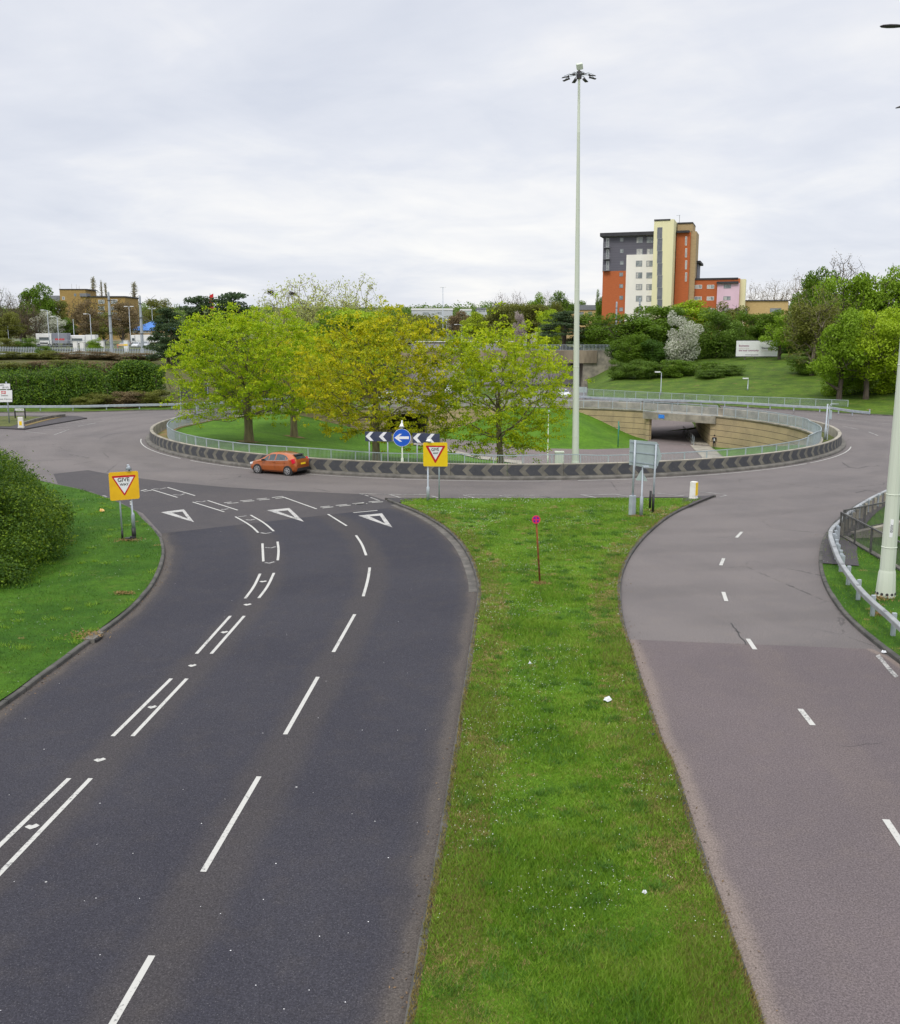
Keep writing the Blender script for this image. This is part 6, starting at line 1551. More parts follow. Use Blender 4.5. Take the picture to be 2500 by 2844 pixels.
M['text_purple'] = plain('purple_lettering', (.22, .05, .14), (.25, .06, .15), 3, .6); M['text_pale'] = plain('pale_lettering', (.62, .56, .56), (.6, .55, .55), 3, .6); M['text_dark'] = plain('dark_lettering', (.12, .10, .16), (.14, .12, .18), 3, .6); M['text_red'] = plain('red_lettering', (.55, .12, .12), (.5, .1, .1), 3, .6)
kb = 1 / (ppm(Yb, 6) * 7.488)
for s, x, y, h_, mt in (('Businesses', 390, 302, 40, 'text_purple'), ('supporting', 390, 350, 40, 'text_pale'), ('the local community', 390, 400, 40, 'text_purple'), ('Stevenage', 862, 348, 46, 'text_dark'), ('Community', 862, 402, 46, 'text_pale'), ('www.stevenagecommunity', 525, 490, 20, 'text_dark')):
    u, z = fa.uz(BB(x, y)); text_mesh(s, h_ * kb * 1.25, 'lettering', M[mt], root, face_m(u, -.066, z), 'LEFT', bold=.012)
# ================================================================== vegetation
LEAF_TOTAL = 0
def quads(name, C_, size, mat, parent=None, aspect=.55, outn=None, jitter=1.0, tilt=0.0):
    """one small rhombus per point; outn biases the facing"""
    global LEAF_TOTAL
    n = len(C_); LEAF_TOTAL += n
    N = RNG.normal(size=(n, 3)) * jitter
    if outn is not None: N += outn
    N[:, 2] += tilt
    N /= np.linalg.norm(N, axis=1)[:, None] + 1e-9
    A = RNG.normal(size=(n, 3)); A -= (A * N).sum(1)[:, None] * N; A /= np.linalg.norm(A, axis=1)[:, None] + 1e-9
    B = np.cross(N, A); s = (size * RNG.uniform(.6, 1.25, n))[:, None]
    V = np.stack([C_ + A * s, C_ + B * s * aspect, C_ - A * s, C_ - B * s * aspect], 1).reshape(-1, 3)
    me = bpy.data.meshes.new(name); me.vertices.add(4 * n); me.vertices.foreach_set('co', V.ravel().astype(np.float32))
    me.loops.add(4 * n); me.loops.foreach_set('vertex_index', np.arange(4 * n, dtype=np.int32))
    me.polygons.add(n); me.polygons.foreach_set('loop_start', np.arange(0, 4 * n, 4, dtype=np.int32)); me.polygons.foreach_set('loop_total', np.full(n, 4, dtype=np.int32))
    me.update(calc_edges=True); me.materials.append(mat); return link(name, me, parent)
def skeleton(trunk, pts, bf=.35):
    """grow a branching tree: every crown point joins the node that keeps both twig and path short"""
    nodes = [np.array(p, float) for p in trunk]; par = [-1] + list(range(len(trunk) - 1)); pl = [0.0]
    for i in range(1, len(trunk)): pl.append(pl[-1] + np.linalg.norm(nodes[i] - nodes[i - 1]))
    top = nodes[-1]; order = np.argsort(np.linalg.norm(pts - top, axis=1)); arr = np.zeros((len(trunk) + len(pts), 3)); arr[:len(trunk)] = nodes
    plA = np.zeros(len(arr)); plA[:len(trunk)] = pl; n = len(trunk); lo = max(1, len(trunk) - 3)
    for i in order:
        p = pts[i]; dd_ = np.linalg.norm(arr[lo:n] - p, axis=1); c = dd_ + bf * plA[lo:n]
        c += np.maximum(0, arr[lo:n, 2] - p[2]) * .5                  # twigs prefer to rise
        j = lo + int(np.argmin(c)); arr[n] = p; par.append(j); plA[n] = plA[j] + dd_[j - lo]; n += 1
    return arr, np.array(par)
def branch_mesh(name, arr, par, mat, parent, r_tip=.012, r_base=.3, power=2.3, ntrunk=4, wob=.06):
    n = len(arr); w = np.zeros(n); kids = np.bincount(par[par >= 0], minlength=n)
    rad = np.zeros(n); rad[kids == 0] = r_tip ** power
    depth = np.zeros(n, int)
    for i in range(1, n): depth[i] = depth[par[i]] + 1
    for i in np.argsort(-depth):
        if rad[i] == 0: rad[i] = r_tip ** power
        if par[i] >= 0: rad[par[i]] += rad[i]
    rad = rad ** (1 / power); sc_ = r_base / rad[1]; ex = math.log(r_base / r_tip) / math.log(max(rad[1] / r_tip, 1.01)); rad = r_tip * (rad / r_tip) ** ex
    rad[0] = r_base * 1.35
    mb = MB()
    for i in range(1, n):
        a, b_ = arr[par[i]], arr[i]; r0, r1 = min(rad[par[i]], rad[i] * 1.5 if par[i] >= ntrunk - 1 else 9), rad[i]; L_ = np.linalg.norm(b_ - a)
        ns = 10 if r1 > .12 else (6 if r1 > .04 else 3)
        if L_ > .7 and par[i] >= ntrunk - 1:
            m_ = (a + b_) / 2 + RNG.normal(size=3) * L_ * wob; m_[2] -= L_ * .04; mb.tube([a, m_, b_], [r0, (r0 + r1) / 2, r1], ns, cap=False)
        else: mb.tube([a, b_], [r0, r1], ns, cap=False)
    o = mb.build(name, mat, parent, True); return o, rad
def bark(name, c1, c2): return plain(name, c1, c2, 2.2, .95, sc3=(3, 3, .5), bump=.6, bscale=14)
M['bark'] = bark('maple_bark', (.12, .10, .06), (.19, .165, .085)); M['bark_dark'] = bark('dark_bark', (.06, .048, .035), (.10, .08, .06)); M['bark_pale'] = bark('pale_twigs', (.24, .20, .15), (.16, .13, .10))
def crown_pts(n, rx, ry, rz, cz, shell=.55, flat_bottom=-.6, seed=None, lumps=6):
    g = RNG; out_ = []
    L_ = g.normal(size=(lumps, 3)); L_ /= np.linalg.norm(L_, axis=1)[:, None]
    while len(out_) < n:
        d_ = g.normal(size=3); d_ /= np.linalg.norm(d_); r = g.random() ** shell
        bump_ = 1 + .16 * max(0, (L_ @ d_).max() - .6) / .4 - .10
        if d_[2] * r < flat_bottom: continue
        out_.append((d_[0] * r * rx * bump_, d_[1] * r * ry * bump_, cz + d_[2] * r * rz * bump_))
    return np.array(out_)
def maple(label, base, h, w, trunk_h, r_base, leafm, n_twig=900, per=26, lsz=.085, name='maple_tree', lean=(0, 0), fb=-.62, spread=.26):
    root = empty(name, base, 0, label, 'tree', 'trees on the roundabout island')
    cz = trunk_h + (h - trunk_h) * .40; rz = h - cz
    pts = crown_pts(n_twig, w * .56, w * .5, rz * 1.04, cz, .42, fb)
    tr = [(0, 0, -.2), (lean[0] * .3, lean[1] * .3, trunk_h * .5), (lean[0] * .6, lean[1] * .6, trunk_h), (lean[0], lean[1], trunk_h + (h - trunk_h) * .22), (lean[0], lean[1], trunk_h + (h - trunk_h) * .45)]
    arr, par = skeleton(tr, pts, .32)
    o, rad = branch_mesh('trunk', arr, par, M['bark'], root, .011, r_base, ntrunk=3)
    tip = np.where(rad < .035)[0]; tip = tip[tip >= len(tr)]
    P = arr[tip]; Q = arr[par[tip]]
    t = RNG.random((len(tip), 3, 1)); mids = (Q[:, None] * (1 - t) + P[:, None] * t).reshape(-1, 3)
    cl = np.r_[P, P + RNG.normal(size=P.shape) * .5, mids[RNG.random(len(mids)) < .3]]
    rn_ = np.linalg.norm((cl - np.array([0, 0, cz])) / np.array([w / 2, w / 2, rz]), axis=1)
    cl = cl[RNG.random(len(cl)) < np.where(rn_ > .62, .9, .34) * np.clip(.44 + .75 * (cl[:, 2] - cl[:, 2].min()) / np.ptp(cl[:, 2]), 0, 1)]
    C_ = np.repeat(cl, per, 0) + RNG.normal(size=(len(cl) * per, 3)) * np.array([spread, spread, spread * .5])
    quads('crown', C_, lsz, leafm, root, .6, tilt=.8); return root
LM = lambda nm, *c, **k: leaf_mat(nm, list(c), **k)
lm_yg = LM('spring_leaves', (.14, .25, .008), (.30, .44, .010), (.41, .52, .014), (.48, .49, .012), tr=.45, clump=.42, cs=1.5)
lm_gold = LM('gold_leaves', (.15, .20, .008), (.34, .39, .010), (.55, .53, .011), (.63, .55, .011), tr=.45, clump=.48, cs=1.6)
lm_gr = LM('fresh_leaves', (.16, .26, .008), (.33, .44, .010), (.45, .54, .013), (.50, .50, .012), tr=.45, clump=.42, cs=1.5)
def onlawn(px, py):
    z = 0.0
    for _ in range(8): p = at(px, py, z); z = zi(p.x, p.y)
    return Vector((p.x, p.y, z))
def tree_dims(base, ytop, x0, x1): k = ppm(base.y, 5); return hit((x0 + x1) / 2, ytop, base, Vector((1, 0, 0)))[1] - base.z, (x1 - x0) / k
b1 = onlawn(692, 1228); h_, w_ = tree_dims(b1, 838, 428, 862)
maple('broad yellow-green tree with thick mossy trunk, leftmost of the three big island trees', b1, h_, w_, 2.3, .36, lm_yg, 1250, 22, .105, spread=.19, fb=-.72)
b2 = Vector((atY(1045, 1287, 70).x, 70, .1)); h_, w_ = tree_dims(b2, 862, 806, 1236)
maple('golden yellow flowering tree in the middle of the three big island trees', b2, h_, w_, 2.3, .27, lm_gold, 1000, 21, .10, spread=.17, fb=-.8)
b3 = Vector((atY(1391, 1287, 71).x, 71, .05)); h_, w_ = tree_dims(b3, 880, 1232, 1625)
maple('fresh green open-branched tree, rightmost of the three big island trees', b3, h_, w_, 1.7, .22, lm_gr, 800, 22, .10, lean=(-.25, 0), fb=-.9, spread=.18)
b4 = onlawn(817, 1206); h_, w_ = tree_dims(b4, 905, 660, 960)
maple('yellow-olive tree standing behind and between the left and middle island trees', b4, h_, w_, 2.2, .34, lm_gold, 650, 20, .11, spread=.2)
b5 = onlawn(967, 1200); h_, w_ = tree_dims(b5, 915, 900, 1190)
maple('olive tree half hidden at the back of the island behind the middle tree', b5, h_, w_, 2.2, .32, lm_yg, 600, 18, .11, spread=.2)
for b_ in (b4, b5, b1):
    rr = random.Random(int(b_.x * 10)); poly = [(b_.x + math.cos(t) * rr.uniform(.8, 1.5), b_.y + math.sin(t) * rr.uniform(.8, 1.5)) for t in np.linspace(0, 2 * math.pi, 16)[:-1]]
    sheet('bare_soil', poly, [], lambda x, y: zi(x, y) + .05, M['earth'], kind='structure')

# ---------------- prototypes for background trees (unit: metres, then scaled)
def blob_pts(n, blobs, shell=.35):
    w = np.array([b_[3] * b_[4] * b_[5] for b_ in blobs]) ** .67; idx = RNG.choice(len(blobs), n, p=w / w.sum()); B = np.array(blobs)[idx]
    d_ = RNG.normal(size=(n, 3)); d_ /= np.linalg.norm(d_, axis=1)[:, None]; r = RNG.random((n, 1)) ** shell
    return B[:, :3] + d_ * r * B[:, 3:6], d_
PROT = {}; DIM = {}
def proto(kind, seed, seed_key=0):
    global RNG
    RNG = np.random.default_rng(seed); H = 10.0; leaf = None; tr = None
    if kind in ('round', 'round2', 'open'):
        W_ = 4.2; tw = crown_pts(150, W_ * .9, W_ * .9, 4.2, 5.4, .6, -.9); arr, par = skeleton([(0, 0, -.6), (0, 0, 1), (.1, 0, 2.2), (.1, .1, 4)], tw, .3)
        k = 26 if kind != 'open' else 34
        bl = [(x, y, z, RNG.uniform(.8, 1.5), RNG.uniform(.8, 1.5), RNG.uniform(.6, 1.05)) for x, y, z in crown_pts(k, W_ * .78, W_ * .78, 3.9, 5.5, .38, -.98)]
        bl.append((0, 0, 5.2, 2.8, 2.8, 3.0)) if kind != 'open' else None
        P, N = blob_pts(11000 if kind != 'open' else 6500, bl, .3); leaf = (P, N, .15)
    elif kind == 'bush':
        bl = [(x, y, max(z, .9), RNG.uniform(1.0, 1.7), RNG.uniform(1.0, 1.7), RNG.uniform(.9, 1.5)) for x, y, z in crown_pts(24, 4.0, 4.0, 5.2, 3.6, .4, -.7)] + [(0, 0, 2.6, 3.6, 3.6, 2.9)]
        P, N = blob_pts(13000, bl, .26); P[:, 2] = np.maximum(P[:, 2] * 1.06, -.2); leaf = (P, N, .16)
        tw = crown_pts(60, 3.6, 3.6, 4.5, 4.0, .7, -.8); arr, par = skeleton([(0, 0, -.4), (0, 0, .6), (0, 0, 1.5)], tw, .2)
    elif kind == 'bare':
        tw = crown_pts(520, 4.0, 4.0, 4.4, 5.4, .55, -.75); arr, par = skeleton([(0, 0, -.6), (0, 0, 1), (.1, 0, 2.4), (.05, .1, 4.2)], tw, .34)
        P = arr[RNG.choice(np.arange(6, len(arr)), 2600)] + RNG.normal(size=(2600, 3)) * .25; leaf = (P, None, .07)
    elif kind == 'feather':
        tw = crown_pts(420, 3.6, 3.6, 4.6, 5.2, .55, -.8); arr, par = skeleton([(0, 0, -.6), (0, 0, 1.2), (.1, 0, 2.6), (.05, .1, 4.6)], tw, .3)
        P = arr[RNG.choice(np.arange(6, len(arr)), 3600)] + RNG.normal(size=(3600, 3)) * .22; leaf = (P, None, .10)
    elif kind == 'poplar':
        tw = np.array([(RNG.normal() * .55 * (1.1 - z / 11), RNG.normal() * .55 * (1.1 - z / 11), z) for z in RNG.uniform(1.2, 10, 300)]); arr, par = skeleton([(0, 0, -.5), (0, 0, 2), (0, 0, 4), (0, 0, 6), (0, 0, 8), (0, 0, 9.6)], tw, .1)
        P = tw[RNG.choice(len(tw), 1300)] + RNG.normal(size=(1300, 3)) * .16; leaf = (P, None, .10)
    elif kind == 'pine':
        bl = []
        for i in range(46):
            z = 1.5 + 8.3 * (i / 45); r = 3.6 * (1 - (z - 1) / 9.6) ** .7 + .3; a0 = RNG.uniform(0, 6.28); f = RNG.uniform(.45, 1.0); bl.append((math.cos(a0) * r * f, math.sin(a0) * r * f, z, RNG.uniform(.8, 1.4), RNG.uniform(.8, 1.4), .38))
        bl.append((0, 0, 9.7, .4, .4, .5)); P, N = blob_pts(12000, bl, .3); leaf = (P, N, .13)
        tw = np.array([b_[:3] for b_ in bl]); arr, par = skeleton([(0, 0, -.5), (0, 0, 1.5), (0, 0, 4), (0, 0, 6.5), (0, 0, 9)], tw, .1)
    me_b = {}
    root = empty('proto_' + kind, (0, 0, 0))
    rt, rb_ = {'bare': (.022, .26), 'feather': (.016, .2), 'poplar': (.02, .2), 'bush': (.02, .16)}.get(kind, (.025, .26))
    tb, rad = branch_mesh('trunk', arr, par, M['bark_dark'], root, rt, rb_, ntrunk=3)
    quads('crown', leaf[0], leaf[2], lm_yg, root, .6, outn=None if leaf[1] is None else leaf[1] * .8 + np.array([0, 0, .3]))
    cr_ = [c for c in root.children if c.name.startswith('crown')][0].data; vz = np.empty(len(cr_.vertices) * 3, np.float32); cr_.vertices.foreach_get('co', vz); vz = vz.reshape(-1, 3)
    if kind in ('bare', 'feather'): vz = arr
    ex = np.percentile(vz, 98, axis=0) - np.percentile(vz, 2, axis=0); DIM[kind, seed_key] = ((ex[0] + ex[1]) / 2, float(np.percentile(vz[:, 2], 99.3)))
    for c in root.children:
        for s in c.material_slots: s.link = 'OBJECT'
    return root
def leafset(nm, base, var=.35, clump=.28):
    lo_ = tuple(x * (1 - var) for x in base); hi_ = tuple(min(.8, x * (1 + var)) for x in base); return leaf_mat(nm, [lo_, base, hi_], clump=clump)
LV = {'green': leafset('leaf_green', (.11, .195, .012)), 'dark': leafset('leaf_dark', (.06, .13, .012)), 'bright': leafset('leaf_bright', (.195, .315, .018)), 'lime': leafset('leaf_lime', (.30, .42, .018)),
      'yellowg': leafset('leaf_yellowgreen', (.33, .42, .02)), 'olive': leafset('leaf_olive', (.16, .175, .03)), 'brown': leafset('leaf_brown', (.20, .15, .075)), 'pine': leafset('leaf_pine', (.058, .098, .036)),
      'poplar': leafset('leaf_poplar', (.27, .26, .13)), 'white': leaf_mat('leaf_blossom', [(.10, .16, .04), (.42, .45, .33), (.62, .62, .53), (.68, .68, .60)], clump=.1), 'pale': leafset('leaf_pale', (.44, .48, .14)), 'mid': leafset('leaf_mid', (.11, .19, .02)), 'pink': leafset('leaf_pink', (.42, .36, .34), .25)}
NAME = {'round': 'tree', 'round2': 'tree', 'open': 'tree', 'bush': 'shrub', 'bare': 'bare_tree', 'feather': 'tree', 'poplar': 'poplar_tree', 'pine': 'pine_tree'}
USED = {}
def veg(kind, lv, px0, px1, ytop, Y, label, zb=None, group=None, seed=0, barkm=None, dz=-.1, depth=None):
    key = (kind, seed)
    if key not in PROT: PROT[key] = proto(kind, 100 + seed * 17 + sum(map(ord, kind)), seed)
    src = PROT[key]
    if key in USED: o = copy_tree(src)
    else: o = src; USED[key] = 1
    xc = (px0 + px1) / 2; top = atY(xc, ytop, Y); zg = (ground_z(top.x, Y) if zb is None else zb) + dz
    w_ = (px1 - px0) / ppm(Y, top.z); W0, H0 = DIM[key]
    o.name = NAME[kind]; o.location = (top.x, Y, zg); o.rotation_euler = (0, 0, random.uniform(0, 6.28)); s = w_ / W0; o.scale = (s, depth / W0 if depth else s, max(.17, (top.z - zg) / H0))
    tag(o, label, 'shrub' if kind == 'bush' else 'tree', group)
    for c in o.children:
        for sl in c.material_slots: sl.link = 'OBJECT'; sl.material = (LV[lv] if c.name.startswith('crown') else (barkm or M['bark_dark']))
    return o
# right-hand bank
veg('round', 'green', 1700, 1850, 868, 205, 'mid green bushy tree on the bank just right of the bridge abutment')
veg('round2', 'green', 1790, 1910, 852, 212, 'green tree in front of the white part of the apartment block', seed=1)
veg('round', 'lime', 1850, 2000, 838, 222, 'yellow-green tree below the orange wing of the apartment block', seed=2)
veg('bush', 'white', 1852, 1946, 872, 191, 'white blossoming hawthorn between two dark shrubs on the bank')
veg('bush', 'mid', 1928, 2062, 862, 196, 'dark green shrub right of the white hawthorn', seed=1)
veg('bush', 'green', 1712, 1800, 930, 196, 'rounded green shrub at the left end of the bank beside the bridge wall', seed=2)
veg('bush', 'dark', 1780, 1880, 945, 194, 'dark low shrub left of the white hawthorn', seed=3)
veg('bush', 'green', 2040, 2135, 868, 205, 'green shrub behind the left half of the billboard', seed=1)
veg('round', 'green', 2105, 2205, 864, 200, 'green tree behind the right half of the billboard', seed=3)
veg('open', 'bright', 2120, 2222, 880, 184, 'fresh green tree overhanging the right end of the billboard')
for i, (x0, x1, yt, Y, lv, lab) in enumerate(((1688, 1765, 1000, 173, 'mid', 'low bramble patch with pale flowers at the left foot of the shrubs'), (1745, 1830, 1001, 171, 'mid', 'low bramble patch below the dark shrub on the bank'), (1815, 1905, 1000, 170, 'green', 'low bramble patch below the white hawthorn'), (1890, 1980, 1004, 170, 'green', 'low bramble patch below the dark green shrub'), (1965, 2060, 1010, 172, 'mid', 'low bramble patch left of the billboard posts'))):
    veg('bush', lv, x0, x1, yt, Y, lab, seed=i % 4)
veg('feather', 'olive', 2195, 2345, 800, 158, 'tall olive-brown twiggy tree with visible trunk right of the billboard', barkm=M['bark_pale'])
veg('open', 'olive', 2200, 2350, 848, 160, 'olive budding tree filling in behind the twiggy tree on the bank', seed=1)
veg('bare', 'brown', 2285, 2412, 712, 205, 'bare dark-twigged tree crown rising highest on the right skyline')
veg('round', 'green', 2225, 2335, 752, 200, 'green tree left of the highest bare crown on the right', seed=1)
veg('open', 'bright', 2290, 2425, 772, 168, 'bright green tree in the upper right group', seed=1)
veg('round', 'bright', 2455, 2640, 766, 162, 'bright green tree at the upper right edge', seed=2)
veg('round2', 'bright', 2275, 2420, 868, 131, 'bright green tree with trunk by the right end of the guard rail')
veg('round', 'lime', 2345, 2500, 872, 130, 'yellow-green tree with open branches behind the near right mast', seed=1)
veg('round', 'lime', 2440, 2600, 850, 133, 'yellow-green tree at the right edge behind the near mast', seed=3)
for x0, x1, yt, lab in ((2060, 2140, 790, 'leafless tree on the skyline right of the pink wall'), (2120, 2200, 782, 'leafless tree on the skyline above the buff building'), (2180, 2262, 762, 'leafless budding tree on the skyline left of the green crown')):
    veg('bare', 'brown', x0, x1, yt, 300, lab, barkm=M['bark_pale'])
for i, (k, lv, x0, x1, yt, Y, lab) in enumerate((
    ('bush', 'dark', 1700, 1790, 905, 210, 'dark shrub filling the corner behind the bridge abutment'), ('bush', 'mid', 1800, 1890, 890, 208, 'mid green shrub below the white tower wall'), ('bush', 'olive', 1905, 1985, 900, 214, 'olive shrub behind the white hawthorn'),
    ('bush', 'mid', 2030, 2110, 905, 202, 'mid green shrub just left of the billboard'), ('round', 'olive', 1985, 2075, 845, 216, 'olive budding tree between the pink wall and the dark shrub'), ('bush', 'green', 2090, 2200, 900, 206, 'green shrub closing the gap behind the billboard'),
    ('bush', 'dark', 2165, 2260, 930, 196, 'dark undergrowth right of the billboard'), ('round2', 'green', 2300, 2420, 830, 190, 'green tree filling the middle of the right group'), ('bush', 'mid', 2220, 2330, 950, 190, 'mid green undergrowth behind the twiggy tree'),
    ('bush', 'bright', 2290, 2400, 985, 136, 'green undergrowth behind the bright trees on the right'), ('bush', 'lime', 2375, 2530, 965, 135, 'green undergrowth at the right edge behind the bright trees'), ('round', 'bright', 2375, 2520, 752, 165, 'bright green tree between the two upper right trees'),
    ('bush', 'green', 2200, 2300, 985, 160, 'shaded green undergrowth at the foot of the twiggy tree'), ('open', 'lime', 2400, 2540, 870, 144, 'open lime green tree close to the near right mast'), ('bush', 'green', 1640, 1720, 890, 242, 'green shrub in front of the foot of the orange tower'))):
    veg(k, lv, x0, x1, yt, Y, lab, seed=i % 4)
# middle distance
veg('bare', 'pink', 1362, 1420, 815, 330, 'bare pinkish tree on the middle skyline, left one')
veg('bare', 'pink', 1410, 1468, 812, 335, 'bare pinkish tree on the middle skyline, right one')
veg('round', 'bright', 1465, 1522, 820, 320, 'rounded bright green tree on the middle skyline')
veg('bare', 'brown', 1505, 1545, 812, 322, 'bare brownish tree between two green skyline trees')
veg('round2', 'green', 1532, 1592, 813, 318, 'upright green tree on the skyline left of the tall mast')
veg('round', 'olive', 1350, 1440, 845, 300, 'olive budding tree in the middle belt above the right island tree', seed=1)
veg('round2', 'olive', 1425, 1515, 846, 290, 'olive tree in the middle belt left of the dark pine', seed=1)
veg('open', 'olive', 1500, 1590, 842, 285, 'thin olive tree in the middle belt behind the dark pine')
veg('bush', 'pink', 1428, 1460, 870, 268, 'small pale pink blossom tree by the dark gable roof', seed=1)
veg('round', 'yellowg', 1288, 1352, 868, 300, 'round yellow-green willow right of the lamp row', seed=2)
veg('round2', 'brown', 1240, 1298, 866, 320, 'russet budding tree beside the lamp row')
veg('bush', 'lime', 1490, 1556, 862, 262, 'lime green shrub left of the dark pine', seed=2)
veg('pine', 'pine', 1506, 1632, 865, 240, 'dark spreading pine behind the tall mast')
veg('bush', 'green', 1608, 1712, 872, 238, 'dense green shrub between the mast and the orange building', seed=3)
veg('round', 'green', 1656, 1680, 812, 300, 'small green tree beside the left edge of the orange brick tower')
veg('round2', 'green', 1600, 1650, 838, 380, 'green tree on the skyline behind the tall mast')
# behind the island trees
for x0, x1, yt, Y, lab, sd_ in ((700, 860, 800, 158, 'feathery pale tree with a rook nest, leftmost behind the island', 0), (760, 930, 778, 162, 'feathery pale tree with rook nests, second behind the island', 1), (850, 990, 790, 165, 'feathery pale-leaved tree, third behind the island', 0), (920, 1060, 778, 168, 'feathery pale-leaved tree, rightmost behind the island', 1)):
    veg('feather', 'pale', x0, x1, yt, Y, lab, barkm=M['bark_pale'], seed=sd_, zb=1.5)
for nx, ny in ((752, 812), (812, 815)):
    p_ = atY(nx, ny, 160); mb = MB(); rr = random.Random(nx)
    for i in range(60):
        d_ = Vector((rr.uniform(-1, 1), rr.uniform(-1, 1), rr.uniform(-.5, .5))); c_ = Vector((rr.gauss(0, .25), rr.gauss(0, .25), rr.gauss(0, .16))); mb.tube([c_ - d_ * .45, c_ + d_ * .45], .03, 3)
    o = mb.build('bird_nest', M['bark_dark']); o.location = p_; tag(o, 'dark twig rook nest high in the feathery trees, ' + ('left one' if nx < 800 else 'right one'), 'nest')
veg('round', 'bright', 830, 990, 868, 150, 'bright green tree directly behind the left and middle island trees', zb=1.0)
veg('round2', 'lime', 930, 1090, 862, 154, 'lime green tree behind the middle island tree', zb=1.0, seed=1)
veg('bush', 'mid', 600, 760, 960, 140, 'green shrub low behind the left island tree', seed=2)
veg('bush', 'dark', 1000, 1110, 985, 175, 'dark shrub beside the road behind the middle island tree', seed=1)
# pines left of the island tree
for x0, x1, yt, Y, lab, sd_ in ((412, 510, 858, 186, 'dark pine with tiered branches left of the big island tree', 0), (490, 620, 826, 194, 'tall dark pine above the left island tree', 1), (560, 720, 815, 200, 'dark pine behind the top of the left island tree', 0), (430, 520, 900, 180, 'low dark pine at the end of the palisade fence', 1)):
    veg('pine', 'pine', x0, x1, yt, Y, lab, seed=sd_, zb=4.0)
# far left
veg('round', 'green', 62, 146, 793, 270, 'green tree in fresh leaf standing highest at the far left', seed=1)
for i, (x0, x1, yt, Y, k, lv, lab) in enumerate(((-40, 40, 800, 262, 'bare', 'olive', 'bare olive tree at the very left edge'), (10, 90, 822, 258, 'bare', 'brown', 'bare brown tree left of the tall green tree'), (60, 130, 848, 252, 'bare', 'brown', 'bare brown tree below the tall green tree'), (110, 180, 832, 275, 'round2', 'olive', 'olive tree right of the tall green tree'),
        (185, 290, 822, 286, 'bare', 'olive', 'wide bare tree in front of the office block, left one'), (255, 345, 830, 290, 'bare', 'olive', 'wide bare tree in front of the office block, right one'), (330, 400, 845, 300, 'bare', 'brown', 'bare tree right of the office block'), (395, 470, 832, 335, 'open', 'olive', 'olive budding tree under the twin headed post'),
        (240, 330, 870, 280, 'open', 'olive', 'thin olive tree behind the second lorry'), (150, 215, 885, 268, 'round', 'mid', 'green tree behind the first lorry'), (-30, 60, 870, 248, 'round2', 'olive', 'olive scrub tree at the left edge of the yard'), (318, 362, 880, 275, 'open', 'olive', 'thin olive tree left of the blue roof'))):
    veg(k, lv, x0, x1, yt, Y, lab, seed=i % 2)
veg('open', 'white', 92, 172, 866, 256, 'white blossoming tree behind the first lorry', seed=2)
for x0, x1, yt, lab in ((244, 270, 770, 'tall narrow poplar above the office block, leftmost'), (273, 287, 780, 'thin poplar above the office block, second from left'), (285, 300, 786, 'thin poplar above the office block, third from left'), (356, 386, 784, 'tall narrow poplar standing alone right of the office block')):
    veg('poplar', 'poplar', x0, x1, yt, 350, lab, barkm=M['bark_pale'], group='poplars behind the office block')
for i, (x0, x1, yt, Y, lv, lab) in enumerate(((240, 282, 940, 222, 'bright', 'bright green bush among the white cabinets'), (-20, 50, 940, 226, 'olive', 'scrubby bush behind the palisade fence at the left edge'), (50, 100, 940, 226, 'mid', 'scrubby bush behind the palisade fence, second from left'), (100, 145, 962, 204, 'mid', 'green bush in front of the palisade fence'), (150, 235, 994, 198, 'brown', 'brown bramble bank below the palisade fence, left part'), (225, 330, 993, 198, 'brown', 'brown bramble bank below the palisade fence, middle part'), (320, 440, 994, 197, 'brown', 'brown bramble bank below the palisade fence, right part'), (-40, 80, 993, 197, 'olive', 'olive scrub below the palisade fence at the left edge'), (70, 170, 994, 196, 'olive', 'olive scrub below the palisade fence left of the brown brambles'))):
    veg('bush', lv, x0, x1, yt, Y, lab, seed=i % 4)
for i, (x0, x1, lv, lab) in enumerate(((-60, 70, 'olive', 'low scrub on the bank just above the long hedge, at the left edge'), (50, 160, 'brown', 'low scrub on the bank just above the long hedge, second patch'), (140, 250, 'olive', 'low scrub on the bank just above the long hedge, third patch'), (235, 340, 'brown', 'low scrub on the bank just above the gap between the hedges'), (325, 440, 'olive', 'low scrub on the bank just above the shorter hedge'))):
    veg('bush', lv, x0, x1, 1001 + (i % 2) * 3, 172 + i % 3 * 4, lab, seed=i % 4)
for i, (x0, x1, yt, lab) in enumerate(((200, 268, 836, 'bare brown tree directly in front of the left part of the office block'), (300, 372, 842, 'bare brown tree in front of the right end of the office block'), (20, 110, 868, 'dense bare brown trees behind the scrub at the far left'))):
    veg('open', 'brown', x0, x1, yt, 265 + i * 3, lab, seed=i % 2)
for i, (x0, x1, yt, lab) in enumerate(((1985, 2060, 1022, 'low bramble patch on the slope left of the billboard posts'), (1935, 2010, 1026, 'low bramble patch on the slope below the dark shrub'))):
    veg('bush', 'mid', x0, x1, yt, 166 - i * 2, lab, seed=i + 1)
# low brown undergrowth right of the hedge
veg('bush', 'olive', 215, 330, 1092, 127, 'low ivy undergrowth at the right foot of the long hedge', seed=1)
veg('bush', 'brown', 290, 400, 1088, 128, 'low brown undergrowth at the right foot of the second hedge', seed=2)
veg('bush', 'olive', 370, 470, 1085, 129, 'low brown-green undergrowth half hidden by the island tree', seed=3)
